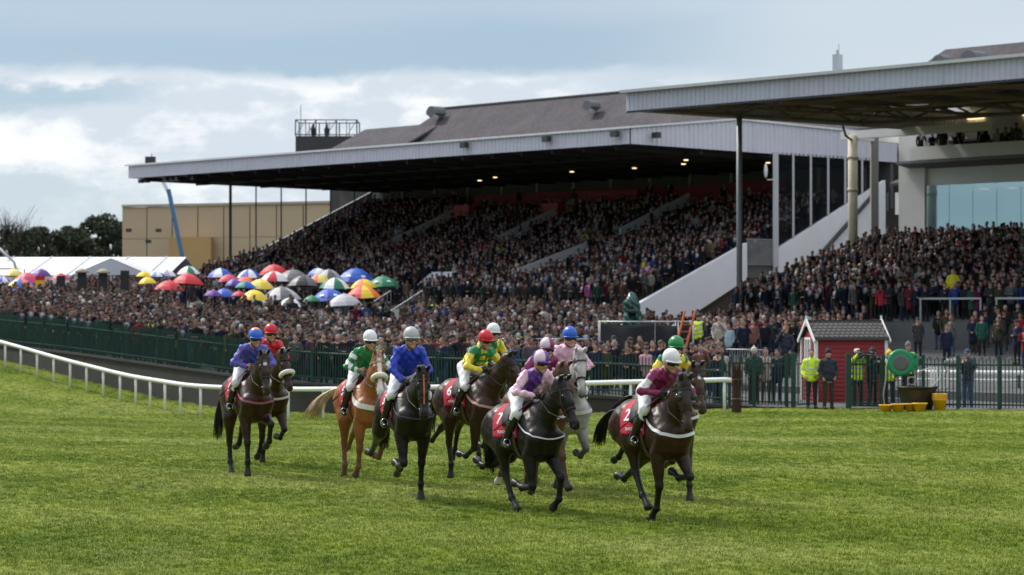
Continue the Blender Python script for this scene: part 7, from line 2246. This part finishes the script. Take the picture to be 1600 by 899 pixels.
# ------------------------------------------------------------------ the eleven runners
def solid(c): return lambda reg, t, y, u, f: c
MAROON = (.20, .008, .075); PINK = (.72, .44, .58); PURPLE = (.11, .03, .28); GREEN = (.010, .20, .055); YEL = (.78, .62, .05)
ROYAL = (.008, .035, .42); RED = (.55, .012, .03); BLUE = (.02, .10, .52); GREY = (.42, .43, .45)
def silk_maroon_armlet(reg, t, y, u, f):
    if reg == 'ua' and .42 < t < .92: return WHITE
    return MAROON
def silk_quarters(reg, t, y, u, f):
    if reg in ('torso', 'collar'):
        if u > .80: return PURPLE if y < .05 else PINK
        if f > .0: return PURPLE if ((y > 0) == (u < .5)) else PINK
        return PURPLE if ((y < 0) == (u > .5)) else PINK
    return PINK
def silk_braces(reg, t, y, u, f):
    if reg in ('torso', 'collar'):
        a = abs(y)
        if u > .84 and a > .05: return GREEN
        if .06 < a < .115: return GREEN
        if a < .06 and ((u * 4.0) % 1.0) < .38: return GREEN
        return YEL
    if reg == 'ua' and t < .25: return GREEN
    return YEL
def silk_hoops(reg, t, y, u, f):
    if reg == 'ua': return WHITE if (.25 < t < .48 or .72 < t < .95) else GREEN
    if reg == 'fa': return WHITE if (.18 < t < .42 or .64 < t < .85) else GREEN
    return GREEN
def silk_stripes(reg, t, y, u, f):
    st = (.24, .012, .07)
    if reg in ('torso', 'collar'): return st if ((abs(y) * 11 + .25) % 1.0) < .30 else (.02, .09, .50)
    return st if (((y * 14 + f * 9) % 1.0) < .32) else (.02, .09, .50)
def silk_red(reg, t, y, u, f):
    return WHITE if (reg == 'ua' and .35 < t < .75) else RED
def silk_green_yellow(reg, t, y, u, f):
    return YEL if (reg in ('ua', 'fa') or (reg == 'torso' and .09 < abs(y) < .14)) else GREEN
def silk_yellow_green(reg, t, y, u, f):
    return GREEN if (reg == 'torso' and abs(y) < .05) or (reg == 'ua' and t < .15) else YEL
def cap(c): return lambda p, t: c
def cap_quarter(a, b): return lambda p, t: a if (p[0] > -.01) == (p[1] < -.0) else b
def cap_band(c, b): return lambda p, t: b if p[2] < .028 else c

RUN = [
 dict(px=1023, d=33.9, th=25, coat='brown', label='dark bay leading racehorse with black hood and white breast strap', neck=52, head=68, yaw=-8, nyaw=-4, nlen=.64,
      RF=(4, -14, -52), LF=(46, -84, -118), RH=(60, 10, 34, 50), LH=(28, -52, -62, -105), num='2', hood=True, bridle=(.012, .010, .010), cols=dict(face=(.055, .026, .013), muz=(.018, .014, .013)),
      breast=(.66, .64, .68), bw=.042, reincol=(.02, .015, .013),
      tail=[(-.12, .0, .06), (-.30, -.02, -.02), (-.48, -.04, -.20), (-.55, -.05, -.42)],
      j=dict(label='jockey in maroon silks with white armlets and plain white cap', silk=silk_maroon_armlet, cap=cap_band(WHITE, (.70, .70, .74)), lean=50, yaw=10, nod=14, hz=1.80), hand=(.50, 1.66)),
 dict(px=1040, d=37.4, th=19, coat='bay', label='bay racehorse with white hind socks half hidden behind the hooded leader', neck=44, head=62, yaw=-4, nyaw=5, nlen=.74,
      RF=(34, -74, -110), LF=(14, 8, 6), RH=(-34, -60, -52, -78), LH=(6, -68, -46, -80), blaze=[(.10, .17, .022, (.6, .58, .56))], socks=[(-1, 'h', .33, (.55, .53, .52)), (1, 'h', .33, (.55, .53, .52))],
      tail=[(-.14, -.03, .06), (-.32, -.08, .02), (-.52, -.14, -.12), (-.66, -.18, -.32)], tspread=.12,
      j=dict(label='jockey in yellow and green silks with green cap behind the leader', silk=silk_yellow_green, cap=cap(GREEN), lean=42, yaw=0), hand=(.48, 1.70)),
 dict(px=880, d=39.5, th=16, coat='grey', label='dappled grey racehorse, the only grey in the field', neck=60, head=66, yaw=-8, nyaw=0, nlen=.78,
      RF=(-8, -14, -34), LF=(44, -66, -108), RH=(0, -56, -46, -80), LH=(38, -18, 14, 0), breast=(.62, .60, .60), bw=.06, manecol=(.30, .29, .28), hoofcol=(.05, .045, .04), cols=dict(ear=(.55, .54, .53)),
      j=dict(label='jockey in plain pink silks with royal blue cap', silk=solid(PINK), cap=cap(BLUE), lean=34, yaw=6, nod=4, hz=1.86), hand=(.44, 1.74)),
 dict(px=838, d=38.4, th=22, coat='redbay', label='reddish bay racehorse mostly hidden behind the black number 7 horse', neck=48, head=64, yaw=8, nyaw=4,
      RF=(-4, -8, -46), LF=(36, 18, 44), RH=(4, -46, -20, -50), LH=(30, -34, 4, -20), socks=[(-1, 'h', .16, (.5, .48, .46))],
      j=dict(label='jockey in maroon with maroon and pale pink cap, behind the purple rider', silk=solid(MAROON), cap=cap_quarter((.62, .52, .60), MAROON), lean=44, yaw=4), hand=(.48, 1.70)),
 dict(px=822, d=35.3, th=29, coat='black', label='black racehorse number 7 with plaited mane and thin white breast strap', neck=50, head=58, yaw=8, nyaw=4, nlen=.70,
      RF=(10, -84, -112), LF=(48, -10, -56), RH=(58, 4, 30, 50), LH=(-20, -66, -80, -122), num='7', plaits=True, breast=(.70, .69, .72), bw=.018,
      tail=[(-.09, .02, .02), (-.20, .05, -.14), (-.24, .08, -.42), (-.22, .1, -.74)],
      j=dict(label='jockey in pink and purple quartered silks and quartered cap', silk=silk_quarters, cap=cap_quarter((.72, .55, .68), PURPLE), peak=PURPLE, lean=44, yaw=6, nod=8, hz=1.82), hand=(.52, 1.70)),
 dict(px=738, d=41.6, th=32, coat='bay', label='dark bay racehorse number 6 with red breast girth', neck=48, head=58, yaw=18, nyaw=10, nlen=.76,
      RF=(-8, -62, -104), LF=(36, -30, -72), RH=(42, -12, 12, -8), LH=(-36, -62, -54, -92), num='6', breast=(.45, .24, .20), bw=.04, reincol=(.25, .09, .03), girth=(.30, .015, .03),
      cols=dict(body=(.034, .015, .008)), tail=[(-.10, .0, .02), (-.24, .0, -.12), (-.32, 0, -.40), (-.34, 0, -.66)],
      j=dict(label='jockey in yellow and green braces with bright red cap', silk=silk_braces, cap=cap(RED), lean=44, yaw=8, nod=10, hz=1.86), hand=(.54, 1.72)),
 dict(px=758, d=44.3, th=24, coat='brown', label='brown racehorse almost hidden behind the number 6 horse', neck=46, head=64, RF=(20, -60, -100), LF=(0, -6, -30), RH=(10, -45, -20, -40), LH=(30, -25, 10, 10),
      j=dict(label='jockey in green with yellow sleeves and white cap behind the red cap', silk=silk_green_yellow, cap=cap(WHITE), lean=36, yaw=6, hz=1.88), hand=(.48, 1.72)),
 dict(px=634, d=37.4, th=17, coat='black', label='black racehorse with upright ears and thin orange strap down its face', neck=40, head=72, yaw=-8, nyaw=-1, nlen=.72,
      RF=(14, -78, -112), LF=(-8, -7, 0), RH=(-34, -60, -60, -100), LH=(40, -50, -18, -70), num='3', stripe=True, breast=(.05, .05, .055), bw=.02, bridle=(.03, .02, .016),
      j=dict(label='jockey in plain royal blue silks with grey cap and clear goggles', silk=solid(ROYAL), cap=cap(GREY), lean=30, yaw=8, nod=4, hz=1.84, amber=True), hand=(.46, 1.64)),
 dict(px=567, d=41.4, th=20, coat='chestnut', label='chestnut racehorse with white blaze, flaxen tail and fleece noseband', neck=55, head=62, yaw=-8, nyaw=-1, nlen=.74,
      RF=(-6, -14, -52), LF=(32, -48, -102), RH=(36, -20, 6, -20), LH=(0, -60, -50, -82), num='5', sheep=True, breast=(.66, .63, .58), bw=.085, blaze=[(.06, .58, .030, (.66, .62, .58)), (.40, .56, .05, (.66, .60, .57))],
      manecol=(.42, .27, .14), tailcol=(.56, .42, .26), hoofcol=(.10, .06, .045), bridle=(.35, .28, .12), cols=dict(ear=(.24, .10, .042)),
      tail=[(-.14, -.06, .04), (-.28, -.20, -.04), (-.42, -.36, -.20), (-.46, -.46, -.44)], tspread=.12,
      j=dict(label='jockey in green silks with white hooped sleeves and white cap', silk=silk_hoops, cap=cap(WHITE), lean=42, yaw=2, nod=8, bare=True, hz=1.84), hand=(.46, 1.70)),
 dict(px=388, d=42.4, th=22, coat='brown', label='dark brown racehorse at the left with small white star on its forehead', neck=50, head=62, yaw=-4, nyaw=-1, nlen=.72,
      RF=(14, 4, -4), LF=(76, -18, -70), RH=(22, -16, 8, 30), LH=(30, -58, -36, -80), num='1', blaze=[(.10, .17, .024, (.6, .58, .56))], breast=(.26, .08, .10), bw=.035, reincol=(.30, .10, .04),
      socks=[(1, 'f', .14, (.42, .40, .38)), (1, 'h', .17, (.42, .40, .38))],
      tail=[(-.08, -.04, -.02), (-.18, -.10, -.18), (-.24, -.16, -.50), (-.24, -.18, -.86)],
      j=dict(label='jockey in blue and maroon striped silks with blue cap', silk=silk_stripes, cap=lambda p, t: (.75, .25, .05) if p[2] > .162 and p[0] > -.04 else (.03, .13, .60), lean=46, yaw=6, nod=8, bare=True, hz=1.86), hand=(.50, 1.70)),
 dict(px=414, d=45.6, th=22, coat='brown', label='dark brown racehorse with white fleece noseband behind the leftmost horse', neck=48, head=62, yaw=8, nyaw=4, nlen=.76, sheep=True,
      RF=(-4, -28, -60), LF=(46, -58, -100), RH=(10, -50, -36, -70), LH=(34, -24, 8, -10), breast=(.5, .46, .42),
      j=dict(label='jockey in red silks with white armlet and red cap', silk=silk_red, cap=cap(RED), lean=36, yaw=4, hz=1.88), hand=(.48, 1.72)),
]
WHIP_FOR = {0: -1, 4: -1, 5: -1, 7: -1, 8: -1, 9: -1}
def race():
    for i, h in enumerate(RUN):
        root, pr, rz = build_horse(h)
        o, hands, legs = rider(h, h['j'], root.location, rz, pr)
        reins(h, root, hands, pr)
        stirrups(h, root, legs)
        if i in WHIP_FOR:
            cols = {0: 'maroon', 4: 'pink and purple', 5: 'red capped', 7: 'royal blue', 8: 'green and white', 9: 'striped blue'}
            whip(o, hands, -1, 'thin black whip held by the %s jockey' % cols[i])
race()
